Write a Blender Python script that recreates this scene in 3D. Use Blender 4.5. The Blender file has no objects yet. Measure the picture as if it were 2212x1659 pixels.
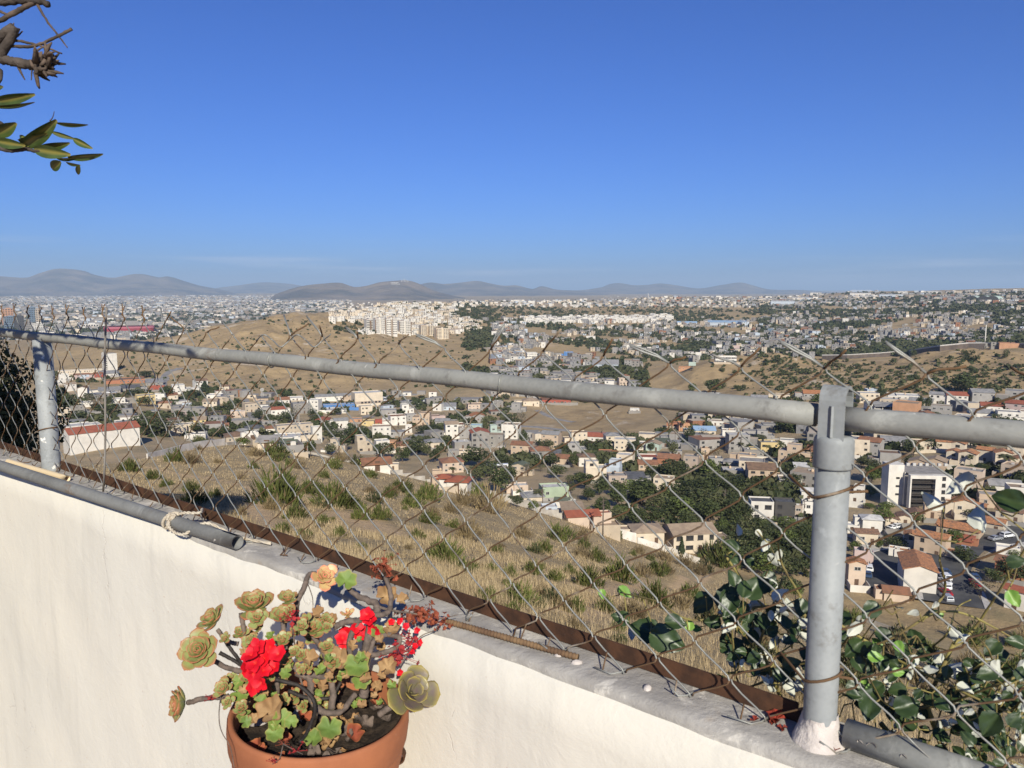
import bpy, math, random
import numpy as np
from mathutils import Vector, Matrix, noise
from mathutils.bvhtree import BVHTree
R = math.radians
random.seed(7)
rng = np.random.default_rng(7)
scene = bpy.context.scene
COL = scene.collection

# ------------------------------------------------------------------ camera
F, CX, CY, HORIZ = 1670.0, 1106.0, 829.5, 621.0      # photo measured at 2212 x 1659
PITCH = math.atan((CY - HORIZ) / F)
cp, sp = math.cos(PITCH), math.sin(PITCH)
cam_d = bpy.data.cameras.new('camera')
cam_d.sensor_width = 36.0
cam_d.lens = 36.0 * F / 2212.0
cam_d.clip_start = 0.05
cam_d.clip_end = 90000.0
cam_d.dof.use_dof = True
cam_d.dof.focus_distance = 9.0
cam_d.dof.aperture_fstop = 14.0
cam = bpy.data.objects.new('camera', cam_d)
cam.rotation_euler = (math.pi / 2 - PITCH, 0, 0)
COL.objects.link(cam)
scene.camera = cam

# ------------------------------------------------------------------ light
SUN_EL, SUN_HEAD = R(30.0), R(180 - 9.7)              # heading clockwise from +Y
TO_SUN = Vector((math.sin(SUN_HEAD) * math.cos(SUN_EL), math.cos(SUN_HEAD) * math.cos(SUN_EL), math.sin(SUN_EL)))
world = bpy.data.worlds.new('World')
scene.world = world
world.use_nodes = True
wn = world.node_tree
bg = wn.nodes['Background']
sky = wn.nodes.new('ShaderNodeTexSky')
sky.sky_type = 'NISHITA'
sky.sun_disc = False
sky.sun_elevation = SUN_EL
sky.sun_rotation = SUN_HEAD
sky.altitude = 100.0
sky.air_density = 1.0
sky.dust_density = 0.45
sky.ozone_density = 5.0
tint = wn.nodes.new('ShaderNodeMix'); tint.data_type = 'RGBA'; tint.blend_type = 'MULTIPLY'
tint.inputs[0].default_value = 1.0
tint.inputs[7].default_value = (0.35, 0.555, 1.06, 1)    # the deep blue of this dry day
wn.links.new(sky.outputs[0], tint.inputs[6])
# thin pale streaks of cirrus low over the horizon
tc = wn.nodes.new('ShaderNodeTexCoord'); mp = wn.nodes.new('ShaderNodeMapping'); mp.inputs['Scale'].default_value = (2.2, 2.2, 38)
cn = wn.nodes.new('ShaderNodeTexNoise'); cn.inputs['Scale'].default_value = 1.7; cn.inputs['Detail'].default_value = 5
mr = wn.nodes.new('ShaderNodeMapRange'); mr.interpolation_type = 'SMOOTHSTEP'; mr.inputs[1].default_value = 0.50; mr.inputs[2].default_value = 0.78
sz_ = wn.nodes.new('ShaderNodeSeparateXYZ'); lo_ = wn.nodes.new('ShaderNodeMapRange'); lo_.interpolation_type = 'SMOOTHSTEP'
lo_.inputs[1].default_value = 0.075; lo_.inputs[2].default_value = 0.02; lo_.inputs[4].default_value = 0.62
mm = wn.nodes.new('ShaderNodeMath'); mm.operation = 'MULTIPLY'
cm_ = wn.nodes.new('ShaderNodeMix'); cm_.data_type = 'RGBA'; cm_.inputs[7].default_value = (5.6, 6.4, 8.2, 1)
for a_, b_ in ((tc.outputs['Generated'], mp.inputs[0]), (mp.outputs[0], cn.inputs['Vector']), (cn.outputs[0], mr.inputs[0]), (tc.outputs['Generated'], sz_.inputs[0]), (sz_.outputs['Z'], lo_.inputs[0]),
               (mr.outputs[0], mm.inputs[0]), (lo_.outputs[0], mm.inputs[1]), (mm.outputs[0], cm_.inputs[0]), (tint.outputs[2], cm_.inputs[6]), (cm_.outputs[2], bg.inputs[0])): wn.links.new(a_, b_)
bg.inputs[1].default_value = 0.081
sl = bpy.data.lights.new('sun', 'SUN')
sl.energy = 5.0
sl.angle = R(0.5)
sl.color = (1.0, 0.945, 0.81)
so = bpy.data.objects.new('sun', sl)
so.rotation_euler = TO_SUN.to_track_quat('Z', 'Y').to_euler()
so.location = (0, 0, 30)
COL.objects.link(so)
scene.view_settings.view_transform = 'Standard'
scene.view_settings.look = 'None'
scene.view_settings.exposure = 0.35
scene.view_settings.gamma = 1.0
scene.render.engine = 'CYCLES'
scene.cycles.use_denoising = True
scene.cycles.max_bounces = 5
scene.cycles.diffuse_bounces = 3
scene.cycles.glossy_bounces = 2
scene.cycles.volume_bounces = 0
scene.cycles.transparent_max_bounces = 8

# ------------------------------------------------------------------ helpers
def ray(px, py):
    u = (px - CX) / F; v = (CY - py) / F
    return Vector((u, cp + sp * v, -sp + cp * v))
def at(px, py, Y):                                      # a point on that line of sight at forward distance Y
    d = ray(px, py)
    return d * (Y / d.y)
def atr(px, py, r):
    d = ray(px, py)
    return d * (r / math.hypot(d.x, d.y))
def onz(px, py, z):
    d = ray(px, py)
    return d * (z / d.z)
def to_px(p):
    y = cp * p[1] - sp * p[2]; z = sp * p[1] + cp * p[2]
    return CX + F * p[0] / y, CY - F * z / y

class MB:
    """collects geometry, then links it as one mesh object"""
    def __init__(s): s.v = []; s.f = []; s.mi = []; s.sm = []; s.at = []; s.a = 0.0
    def add(s, vs, fs, mi=0, sm=False, at=None):
        b = len(s.v); s.v.extend([tuple(p) for p in vs])
        s.at.extend(at if at is not None else [s.a] * len(vs))
        for f in fs: s.f.append(tuple(i + b for i in f)); s.mi.append(mi); s.sm.append(sm)
    def box(s, c, d, rz=0.0, mi=0, M=None, top=None, skip=()):
        hx, hy, hz = d[0] / 2, d[1] / 2, d[2] / 2
        P = [Vector((x, y, z)) for z in (-hz, hz) for y in (-hy, hy) for x in (-hx, hx)]
        if top is not None:
            for i in range(4, 8): P[i].x *= top[0]; P[i].y *= top[1]
        if M is None: M = Matrix.Translation(Vector(c)) @ Matrix.Rotation(rz, 4, 'Z')
        else: M = M @ Matrix.Translation(Vector(c))
        P = [M @ p for p in P]
        Fs = [(0, 2, 3, 1), (4, 5, 7, 6), (0, 1, 5, 4), (2, 6, 7, 3), (0, 4, 6, 2), (1, 3, 7, 5)]
        s.add(P, [f for k, f in enumerate(Fs) if k not in skip], mi)
    def tube(s, pts, r, n=6, mi=0, caps=True, at=None):
        pts = [Vector(p) for p in pts]; m = len(pts)
        rs = r if isinstance(r, (list, tuple)) else [r] * m
        T = []
        for i in range(m):
            a = pts[max(i - 1, 0)]; b = pts[min(i + 1, m - 1)]
            t = (b - a); T.append(t.normalized() if t.length > 1e-9 else Vector((0, 0, 1)))
        up = Vector((0, 0, 1)) if abs(T[0].z) < 0.9 else Vector((1, 0, 0))
        nrm = (up - T[0] * up.dot(T[0])).normalized()
        V = []
        for i in range(m):
            nrm = nrm - T[i] * nrm.dot(T[i])
            nrm = nrm.normalized() if nrm.length > 1e-6 else T[i].orthogonal().normalized()
            bn = T[i].cross(nrm)
            for k in range(n):
                a = 2 * math.pi * k / n
                V.append(pts[i] + (nrm * math.cos(a) + bn * math.sin(a)) * rs[i])
        Fs = []
        for i in range(m - 1):
            for k in range(n):
                k2 = (k + 1) % n
                Fs.append((i * n + k, i * n + k2, (i + 1) * n + k2, (i + 1) * n + k))
        if caps:
            Fs.append(tuple(range(n - 1, -1, -1))); Fs.append(tuple((m - 1) * n + k for k in range(n)))
        s.add(V, Fs, mi, True, None if at is None else [x for x in at for _ in range(n)])
    def lathe(s, prof, n=24, M=Matrix.Identity(4), mi=0, sm=True):
        V = []; Fs = []
        for r, z in prof:
            for k in range(n):
                a = 2 * math.pi * k / n; V.append(M @ Vector((r * math.cos(a), r * math.sin(a), z)))
        for i in range(len(prof) - 1):
            for k in range(n):
                k2 = (k + 1) % n
                Fs.append((i * n + k, i * n + k2, (i + 1) * n + k2, (i + 1) * n + k))
        s.add(V, Fs, mi, sm)
    def mesh(s, name, mats):
        me = bpy.data.meshes.new(name)
        me.from_pydata(s.v, [], s.f)
        for m in (mats if isinstance(mats, (list, tuple)) else [mats]): me.materials.append(m)
        if s.f:
            me.polygons.foreach_set('material_index', s.mi)
            me.polygons.foreach_set('use_smooth', s.sm)
        if any(s.at):
            a = me.attributes.new('tip', 'FLOAT', 'POINT'); a.data.foreach_set('value', s.at)
        me.update()
        return me
    def build(s, name, mats, parent=None, loc=None):
        return link(name, s.mesh(name, mats), parent, loc)

def link(name, me, parent=None, loc=None):
    o = bpy.data.objects.new(name, me); COL.objects.link(o)
    if parent is not None: o.parent = parent
    if loc is not None: o.location = loc
    return o
def empty(name, loc, rz=0.0):
    o = bpy.data.objects.new(name, None); COL.objects.link(o)
    o.location = loc; o.rotation_euler = (0, 0, rz); o.empty_display_size = 0.1
    return o
REG = []
def tag(o, label, cat, group=None, tail=None):
    """label is a phrase; a shared phrase later gets its order in the photo (tail says among what)"""
    o['label'] = label; o['category'] = cat
    if group: o['group'] = group
    REG.append((o, tail))
    return o
def structure(o): o['kind'] = 'structure'; return o
def stuff(o, label=None, cat=None):
    o['kind'] = 'stuff'
    if label: o['label'] = label; o['category'] = cat
    return o
def npmesh(name, V, Q, mats, mi=None, smooth=False):
    """quads or tris from numpy arrays"""
    me = bpy.data.meshes.new(name)
    V = np.asarray(V, dtype=np.float32).reshape(-1, 3); Q = np.asarray(Q, dtype=np.int32)
    k = Q.shape[1]
    me.vertices.add(len(V)); me.vertices.foreach_set('co', V.ravel())
    me.loops.add(Q.size); me.loops.foreach_set('vertex_index', Q.ravel())
    me.polygons.add(len(Q)); me.polygons.foreach_set('loop_start', np.arange(0, Q.size, k, dtype=np.int32))
    me.polygons.foreach_set('loop_total', np.full(len(Q), k, dtype=np.int32))
    for m in (mats if isinstance(mats, (list, tuple)) else [mats]): me.materials.append(m)
    if mi is not None: me.polygons.foreach_set('material_index', np.asarray(mi, dtype=np.int32))
    me.polygons.foreach_set('use_smooth', np.full(len(Q), bool(smooth)))
    me.update(calc_edges=True)
    return me

# ------------------------------------------------------------------ materials
class NT:
    def __init__(s, name):
        s.m = bpy.data.materials.new(name); s.m.use_nodes = True
        s.t = s.m.node_tree; s.b = s.t.nodes['Principled BSDF']
        s.b.inputs['Specular IOR Level'].default_value = 0.25
    def n(s, typ, **kw):
        x = s.t.nodes.new(typ)
        for k, v in kw.items(): setattr(x, k, v)
        return x
    def put(s, sock, v):
        if hasattr(v, 'is_output'): s.t.links.new(v, sock)
        elif isinstance(v, (tuple, list)) and len(v) == 3 and sock.type == 'RGBA': sock.default_value = (*v, 1)
        else: sock.default_value = v
    def coord(s, kind='Object', scale=None):
        c = s.n('ShaderNodeTexCoord').outputs[kind]
        if scale:
            mp = s.n('ShaderNodeMapping'); s.put(mp.inputs[0], c); mp.inputs['Scale'].default_value = scale
            return mp.outputs[0]
        return c
    def noise(s, sc, detail=4, rough=0.55, vec=None, dist=0.0):
        x = s.n('ShaderNodeTexNoise'); x.inputs['Scale'].default_value = sc
        x.inputs['Detail'].default_value = detail; x.inputs['Roughness'].default_value = rough
        x.inputs['Distortion'].default_value = dist
        s.put(x.inputs['Vector'], vec if vec is not None else s.coord())
        return x.outputs[0]
    def step(s, v, a, b):
        x = s.n('ShaderNodeMapRange'); x.interpolation_type = 'SMOOTHSTEP'
        s.put(x.inputs[0], v); x.inputs[1].default_value = a; x.inputs[2].default_value = b
        return x.outputs[0]
    def math(s, op, a, b=0.0):
        x = s.n('ShaderNodeMath', operation=op); s.put(x.inputs[0], a); s.put(x.inputs[1], b); return x.outputs[0]
    def mix(s, fac, a, b, blend='MIX'):
        x = s.n('ShaderNodeMix', data_type='RGBA', blend_type=blend)
        s.put(x.inputs[0], fac); s.put(x.inputs[6], a); s.put(x.inputs[7], b); return x.outputs[2]
    def attr(s, name): return s.n('ShaderNodeAttribute', attribute_name=name).outputs['Fac']
    def rnd(s): return s.n('ShaderNodeObjectInfo').outputs['Random']
    def bump(s, h, strength=0.3, dist=0.01):
        x = s.n('ShaderNodeBump'); x.inputs['Strength'].default_value = strength
        x.inputs['Distance'].default_value = dist; s.put(x.inputs['Height'], h)
        s.put(s.b.inputs['Normal'], x.outputs[0]); return x.outputs[0]
    def col(s, c): s.put(s.b.inputs['Base Color'], c); return s
    def done(s, rough=0.8, metal=0.0, spec=None):
        s.put(s.b.inputs['Roughness'], rough); s.put(s.b.inputs['Metallic'], metal)
        if spec is not None: s.b.inputs['Specular IOR Level'].default_value = spec
        return s.m
def mat(name, c1, c2=None, scale=3.0, rough=0.85, metal=0.0, bump=0.0, bs=None, spec=0.25, detail=4, lo=0.35, hi=0.65, rnd=0.0, bd=0.01):
    t = NT(name)
    if c2 is None: c2 = tuple(x * 0.8 for x in c1)
    nz = t.noise(scale, detail)
    c = t.mix(t.step(nz, lo, hi), c1, c2)
    if rnd:
        h = t.n('ShaderNodeHueSaturation'); t.put(h.inputs['Color'], c)
        v = t.math('MULTIPLY_ADD', t.rnd(), rnd); v.node.inputs[2].default_value = 1 - rnd / 2
        t.put(h.inputs['Value'], v); c = h.outputs[0]
    t.col(c)
    if bump: t.bump(t.noise(bs or scale * 4, 5), bump, bd)
    return t.done(rough, metal, spec)
# ------------------------------------------------------------------ terrain: one sheet, laid out by bearing and distance
# rows: (r, z); columns by bearing (column of the photo it runs under)
COLX = [-1500, -300, 0, 250, 500, 700, 850, 1050, 1250, 1450, 1650, 1850, 2050, 2212, 2700, 3900]
EDGE = {  # z at 14 m, z at 45 m, edge r, edge z, below-edge r, z
 0: (-3.9, -10.2, 110, -21.7, 150, -40), 250: (-4.1, -10.8, 130, -26.5, 165, -47), 500: (-4.6, -11.7, 165, -31.9, 190, -54),
 700: (-5.0, -12.5, 165, -35.8, 190, -56), 850: (-5.3, -13.2, 165, -40, 190, -59), 1050: (-5.7, -14.5, 168, -46, 193, -63),
 1250: (-6.2, -16, 172, -53.5, 197, -67), 1450: (-6.6, -17.5, 185, -63.5, 212, -73), 1650: (-6.95, -19, 180, -68, 206, -76),
 1850: (-7.4, -20, 170, -68, 200, -77), 2050: (-7.7, -21.3, 160, -67, 196, -77), 2212: (-7.8, -21.8, 150, -65, 190, -76)}
RV = [300, 450, 650, 850, 1050, 1300, 1700, 2200, 3000, 4500, 7000, 12000, 45000]
VAL = {
 0:    [-72, -80, -88, -95, -100, -100, -112, -128, -135, -135, -135, -135, -150],
 250:  [-70, -76, -86, -95, -93, -85, -118, -132, -135, -135, -135, -135, -150],
 500:  [-75, -84, -94, -93, -77, -60, -100, -130, -135, -135, -135, -135, -150],
 700:  [-80, -90, -97, -100, -78, -48, -75, -100, -110, -116, -122, -135, -150],
 850:  [-82, -94, -99, -100, -86, -70, -48, -45, -75, -100, -120, -135, -150],
 1050: [-83, -92, -100, -98, -92, -85, -72, -60, -58, -85, -115, -135, -150],
 1250: [-80, -95, -105, -103, -98, -95, -88, -76, -54, -85, -110, -135, -150],
 1450: [-82, -93, -97, -90, -100, -100, -88, -76, -52, -55, -110, -135, -150],
 1650: [-80, -88, -88, -72, -95, -96, -85, -72, -55, -52, -110, -135, -150],
 1850: [-78, -80, -80, -74, -95, -92, -80, -66, -50, -25, -60, -110, -150],
 2050: [-75, -76, -76, -68, -85, -84, -66, -52, -36, -14, -50, -110, -150],
 2212: [-73, -74, -72, -64, -78, -72, -58, -40, -22, -4, -50, -110, -150]}
def col_rows(x):
    k = min(EDGE, key=lambda q: abs(q - x))
    a, b, re, ze, rd, zd = EDGE[k]
    rows = [(0.4, -3.4), (4.5, -3.5), (14, a), (45, b), (re * 0.65, ze * 0.55 + b * 0.45 - 1.5), (re, ze), (rd, zd)]
    return rows + list(zip(RV, VAL[k]))
def crom(ts, ys, t):
    """catmull-rom through (ts, ys), ys may have trailing axes"""
    ts = np.asarray(ts, float); ys = np.asarray(ys, float)
    i = np.clip(np.searchsorted(ts, t) - 1, 0, len(ts) - 2)
    h = ts[i + 1] - ts[i]; u = ((t - ts[i]) / h)
    im = np.maximum(i - 1, 0); ip = np.minimum(i + 2, len(ts) - 1)
    sh = (slice(None),) + (None,) * (ys.ndim - 1)
    m0 = (ys[i + 1] - ys[im]) / (ts[i + 1] - ts[im])[sh]; m1 = (ys[ip] - ys[i]) / (ts[ip] - ts[i])[sh]
    u = u[sh]; h = h[sh]
    return (2*u**3 - 3*u**2 + 1) * ys[i] + (u**3 - 2*u**2 + u) * h * m0 + (-2*u**3 + 3*u**2) * ys[i + 1] + (u**3 - u**2) * h * m1
ctrl = np.array([col_rows(x) for x in COLX])           # cols, rows, 2
NC, NR = 620, 420
xs = np.concatenate([np.linspace(-1500, -60, 40, endpoint=False), np.linspace(-60, 2270, NC - 80, endpoint=False), np.linspace(2270, 3900, 40)])
gc = crom(COLX, ctrl, xs)                               # NC, rows, 2
nrow = ctrl.shape[1]
vv = np.concatenate([np.linspace(0, 2, 20, endpoint=False), np.linspace(2, nrow - 1, NR - 20)])
logr = np.log(np.maximum(gc[:, :, 0], 0.3)).transpose(1, 0)
zc = gc[:, :, 1].transpose(1, 0)
def lin(vv, Y):
    i = np.clip(vv.astype(int), 0, nrow - 2); u = (vv - i)[:, None]
    return Y[i] * (1 - u) + Y[i + 1] * u
rr = np.exp(lin(vv, logr))                              # NR, NC
zz = 0.72 * crom(np.arange(nrow), zc, vv) + 0.28 * lin(vv, zc)
az = np.arctan((xs - CX) / F * cp)
NX = 44                                                 # carry the sheet on round both sides
eL = np.linspace(R(-150), az[0], NX, endpoint=False); eR = np.linspace(az[-1], R(150), NX + 1)[1:]
az = np.concatenate([eL, az, eR]); rr = np.pad(rr, ((0, 0), (NX, NX)), 'edge'); zz = np.pad(zz, ((0, 0), (NX, NX)), 'edge')
xs = np.pad(xs, NX, 'edge'); NC += 2 * NX
TX = rr * np.sin(az)[None, :]; TY = rr * np.cos(az)[None, :]
# relief noise
def vnoise(x, y, seed):
    """numpy value noise"""
    xi = np.floor(x).astype(np.int64); yi = np.floor(y).astype(np.int64)
    fx = x - xi; fy = y - yi; fx = fx*fx*(3-2*fx); fy = fy*fy*(3-2*fy)
    def h(a, b):
        n = (a * 374761393 + b * 668265263 + seed * 144665) & 0x7fffffff
        n = ((n ^ (n >> 13)) * 1274126177) & 0x7fffffff
        return ((n ^ (n >> 16)) & 0xffff) / 65535.0
    return (h(xi, yi)*(1-fx) + h(xi+1, yi)*fx)*(1-fy) + (h(xi, yi+1)*(1-fx) + h(xi+1, yi+1)*fx)*fy
def fbm(x, y, seed, o=4):
    s = 0; a = 0.5
    for k in range(o): s = s + a * (vnoise(x * 2**k, y * 2**k, seed + k) - 0.5); a *= 0.5
    return s
bare = np.zeros_like(zz)
XX = np.repeat(xs[None, :], len(vv), 0)
bare = np.maximum(bare, np.exp(-((XX - 620) / 350) ** 2) * np.clip((rr - 720) / 80, 0, 1) * np.clip((1700 - rr) / 100, 0, 1))      # hill at left
bare = np.maximum(bare, 1 / (1 + np.exp(-(XX - 1430) / 40)) * np.clip((rr - 560) / 90, 0, 1) * np.clip((1010 - rr) / 80, 0, 1))                        # hill at right
bare = np.maximum(bare, np.exp(-((XX - 1290) / 150) ** 2) * np.clip((rr - 470) / 60, 0, 1) * np.clip((720 - rr) / 60, 0, 1))       # cut slope
ampl = np.clip((rr - 8) / 60, 0, 1) * 0.5
zz = zz + ampl * fbm(TX / 14, TY / 14, 3) + np.clip((rr - 20) / 60, 0, 1) * 0.25 * fbm(TX / 4, TY / 4, 9) \
   + np.clip((rr - 150) / 900, 0, 1) * 16 * fbm(TX / 160, TY / 160, 21)
rid = np.abs(fbm(TX / 90 + 5, TY / 150, 33, 4)) * 2
zz = zz + bare * (rid * 20 - 4 + 4.5 * np.abs(fbm(TX / 38 + 3, TY / 60, 51, 4)) * 2 + 2.2 * fbm(TX / 16, TY / 16, 61, 3)) * np.clip((rr - 500) / 300, 0, 1)
idx = np.arange(NR * NC).reshape(NR, NC) if len(vv) == NR else np.arange(len(vv) * NC).reshape(len(vv), NC)
Qd = np.stack([idx[:-1, :-1], idx[:-1, 1:], idx[1:, 1:], idx[1:, :-1]], -1).reshape(-1, 4)
TV = np.stack([TX, TY, zz], -1).reshape(-1, 3)

t = NT('dry_ground')
P = t.coord()
n1 = t.noise(0.9, 6, 0.65, P); n2 = t.noise(0.045, 5, 0.6, P); n3 = t.noise(0.008, 4, 0.6, P)
n4 = t.noise(6.0, 4, 0.7, P)
straw = t.mix(t.step(n1, 0.35, 0.68), (0.43, 0.305, 0.15), (0.30, 0.21, 0.105))
straw = t.mix(t.step(n4, 0.5, 0.75), straw, (0.20, 0.145, 0.075))
olive = t.mix(t.step(n2, 0.52, 0.72), straw, (0.20, 0.165, 0.075))
soil = t.mix(t.step(n1, 0.3, 0.7), (0.52, 0.385, 0.235), (0.42, 0.30, 0.18))
g = t.mix(t.step(n3, 0.56, 0.72), olive, soil)
geo = t.n('ShaderNodeNewGeometry'); sep = t.n('ShaderNodeSeparateXYZ'); t.put(sep.inputs[0], geo.outputs['True Normal'])
steep = t.step(t.math('ADD', sep.outputs['Z'], t.math('MULTIPLY', n2, 0.25)), 1.02, 0.90)
g = t.mix(t.math('MULTIPLY', steep, 0.75), g, soil)
g = t.mix(t.attr('path'), g, t.mix(t.step(n4, 0.3, 0.7), (0.64, 0.45, 0.25), (0.54, 0.375, 0.205)))
nearc = t.mix(t.step(n4, 0.35, 0.7), t.mix(t.step(n1, 0.35, 0.65), (0.58, 0.435, 0.24), (0.44, 0.33, 0.18)), (0.29, 0.22, 0.12))  # near slope made paler to stand in for light on the grass
g = t.mix(t.math('MULTIPLY', t.attr('nearby'), t.math('SUBTRACT', 1.0, t.attr('path'))), g, nearc)
barec = t.mix(t.step(t.noise(0.06, 6, 0.7, P), 0.35, 0.65), (0.40, 0.285, 0.15), (0.28, 0.20, 0.108))
barec = t.mix(t.step(t.noise(0.02, 5, 0.65, P, 1.0), 0.58, 0.66), barec, (0.48, 0.385, 0.27))
barec = t.mix(t.step(t.noise(0.25, 4, 0.7, P), 0.56, 0.7), barec, (0.17, 0.135, 0.075))
g = t.mix(t.attr('bare'), g, barec)
town = t.mix(t.step(n2, 0.4, 0.6), (0.37, 0.285, 0.185), (0.25, 0.205, 0.14))
g = t.mix(t.attr('town'), g, town)
t.col(g)
t.bump(t.math('ADD', t.noise(1.4, 6, 0.7, P), t.math('ADD', t.math('MULTIPLY', n4, 0.4), t.math('MULTIPLY', n2, 6.0))), 0.9, 0.3)
M_GROUND = t.done(0.95, 0, 0.1)
tme = npmesh('ground', TV, Qd, M_GROUND, smooth=True)
ground = structure(link('ground', tme))
BVH = BVHTree.FromPolygons([tuple(p) for p in TV.tolist()], Qd.tolist(), all_triangles=False)
def hit(px, py, rmin=0.0):
    """where the line of sight through a point of the photo meets the ground"""
    d = ray(px, py).normalized()
    o = d * max(rmin, 1.0)
    h = BVH.ray_cast(o, d)
    return h[0]
def gz(x, y):
    h = BVH.ray_cast(Vector((x, y, 800)), Vector((0, 0, -1)))
    return h[0].z if h[0] is not None else -80.0
def wpath(pts): return [h for h in (hit(*p) for p in pts) if h is not None]
# painted ground attributes: footpaths and built-over ground
patt = np.zeros(len(TV)); V2 = TV[:, :2]
def seg_paint(pts, w):
    pp = wpath(pts)
    for a, b in zip(pp[:-1], pp[1:]):
        A = np.array([a.x, a.y]); D = np.array([b.x, b.y]) - A
        u = np.clip(((V2 - A) @ D) / max(D @ D, 1e-6), 0, 1)
        d = np.hypot(*(V2 - A - u[:, None] * D).T)
        d = d + 0.5 * w * fbm(V2[:, 0] / (2.5 * w), V2[:, 1] / (2.5 * w), 5)
        np.maximum(patt, np.clip(1.6 - d / w * 1.6, 0, 1), out=patt)
seg_paint([(300, 1006), (383, 1023), (488, 1041), (547, 1056), (552, 1088), (567, 1120), (600, 1145)], 0.9)
seg_paint([(1284, 1275), (1357, 1278), (1460, 1267), (1530, 1240)], 1.6)
seg_paint([(1322, 1208), (1345, 1208)], 3.0)
seg_paint([(715, 1117), (760, 1110), (830, 1150)], 2.0)
seg_paint([(1230, 1330), (1290, 1285), (1400, 1258)], 0.9)
tr = np.hypot(TV[:, 0], TV[:, 1])
town = np.clip((tr - 195) / 25, 0, 1) * 0.7 * (1 - bare.reshape(-1)) * (1 - .65 * np.clip((tr - 600) / 300, 0, 1) * (tr < 2600)) * (tr < 9000)
pa = tme.attributes.new('path', 'FLOAT', 'POINT'); pa.data.foreach_set('value', patt.astype(np.float32))
ba = tme.attributes.new('bare', 'FLOAT', 'POINT'); ba.data.foreach_set('value', np.clip(bare.reshape(-1) * 1.3, 0, 1).astype(np.float32))
na = tme.attributes.new('nearby', 'FLOAT', 'POINT'); na.data.foreach_set('value', np.clip((200 - tr) / 30, 0, .8).astype(np.float32))
ta = tme.attributes.new('town', 'FLOAT', 'POINT'); ta.data.foreach_set('value', town.astype(np.float32))

# ------------------------------------------------------------------ far mountains, each a real ridge
M_MOUNT = mat('mountain_scrub', (0.23, 0.175, 0.12), (0.095, 0.08, 0.06), 0.0016, bump=1.0, bs=0.004, bd=60, rough=1.0, detail=8)  # scrub tones, with contrast raised in place of shading on the ridges
def mountain(name, prof, dist, seed, depth=3500, base=-150):
    """prof: skyline of the range as (photo x, photo y); a ridged body with slopes to front and back"""
    pxs = np.array([p[0] for p in prof], float); pys = np.array([p[1] for p in prof], float)
    n = 150; m = 44
    X = np.linspace(pxs[0], pxs[-1], n)
    H = crom(pxs, pys, X)
    rows = []
    a = np.arctan((X - CX) / F * cp)
    peak = np.array([atr(x, y - 2.5, dist).z for x, y in zip(X, H)])
    for j in range(m):
        w = (j / (m - 1)) * 2 - 1
        r = dist + w * depth
        xx = r * np.sin(a); yy = r * np.cos(a)
        sh = np.clip(1 - abs(w), 0, 1) ** 1.15
        rg = 1 - np.abs(fbm(xx / 900, yy / 1500, seed, 4)) * 2.8 * (1 - sh) - np.abs(fbm(xx / 350, yy / 500, seed + 7, 3)) * 0.8 * (1 - sh)
        end = np.clip(np.minimum(np.arange(n), np.arange(n)[::-1]) / 6.0, 0, 1)
        z = base + (peak - base) * sh * rg * end + (peak - base) * 0.02 * fbm(xx / 250, yy / 250, seed + 3)
        rows.append(np.stack([xx, yy, z], -1))
    V = np.stack(rows, 0); ii = np.arange(m * n).reshape(m, n)
    Q = np.stack([ii[:-1, :-1], ii[:-1, 1:], ii[1:, 1:], ii[1:, :-1]], -1).reshape(-1, 4)
    return structure(link(name, npmesh(name, V.reshape(-1, 3), Q, M_MOUNT, smooth=True)))
mountain('mountain', [(-420, 612), (-200, 600), (-60, 598), (0, 598), (60, 601), (85, 592), (120, 582), (145, 581), (185, 586), (205, 594), (245, 601), (285, 594), (310, 593), (345, 600), (365, 598), (400, 609), (430, 618), (480, 628), (530, 640)], 17500, 3)
mountain('mountain', [(400, 640), (470, 624), (510, 619), (560, 612), (590, 612), (640, 617), (720, 636)], 24000, 5, 4500)
mountain('mountain', [(575, 645), (610, 632), (650, 620), (700, 614), (735, 612), (765, 621), (790, 619), (820, 611), (850, 608), (880, 607), (905, 614), (935, 628), (975, 640), (1030, 650)], 9500, 11, 2000, -140)
mountain('mountain', [(820, 640), (900, 618), (930, 612), (960, 615), (1000, 611), (1030, 608), (1060, 614), (1090, 619), (1115, 618), (1150, 626), (1170, 620), (1200, 627), (1240, 630), (1300, 636), (1400, 645)], 16000, 13)
mountain('mountain', [(1150, 640), (1210, 632), (1265, 628), (1310, 622), (1345, 628), (1400, 640)], 19000, 16, 3000)
mountain('mountain', [(1260, 645), (1310, 618), (1335, 613), (1370, 618), (1400, 617), (1425, 614), (1460, 618), (1510, 625), (1560, 617), (1600, 612), (1625, 618), (1660, 627), (1740, 629), (1850, 640)], 21000, 19, 4000)
# ------------------------------------------------------------------ terrace, parapet wall
WT = -0.763                                             # wall top, metres below the eye
FLOOR = -2.62
FV = ray(-1010, 621); FV.z = 0; FV.normalize()          # the fence runs away to the left along this
O0 = onz(1768, 1598, WT)                                # foot of the near post
NV = Vector((-FV.y, FV.x, 0))
if NV.y < 0: NV = -NV                                   # outward, away from the terrace
def fpt(t, h, off=0.0): return O0 + FV * t + NV * off + Vector((0, 0, h))
def onf(px, py, off=0.0):
    """point of the photo -> the upright plane of the fence, as (t, h)"""
    d = ray(px, py); o = O0 + NV * off
    s = o.dot(NV) / d.dot(NV); p = d * s - o
    return p.dot(FV), p.z
def fp(px, py, off=0.0):
    t, h = onf(px, py, off); return fpt(t, h, off)
INN = (onz(778, 1294, WT) - O0).dot(NV)                  # inner edge of the wall top (negative)
OUT = 0.075
TR = (-3.6, 4.6)                                        # wall runs between these

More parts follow.
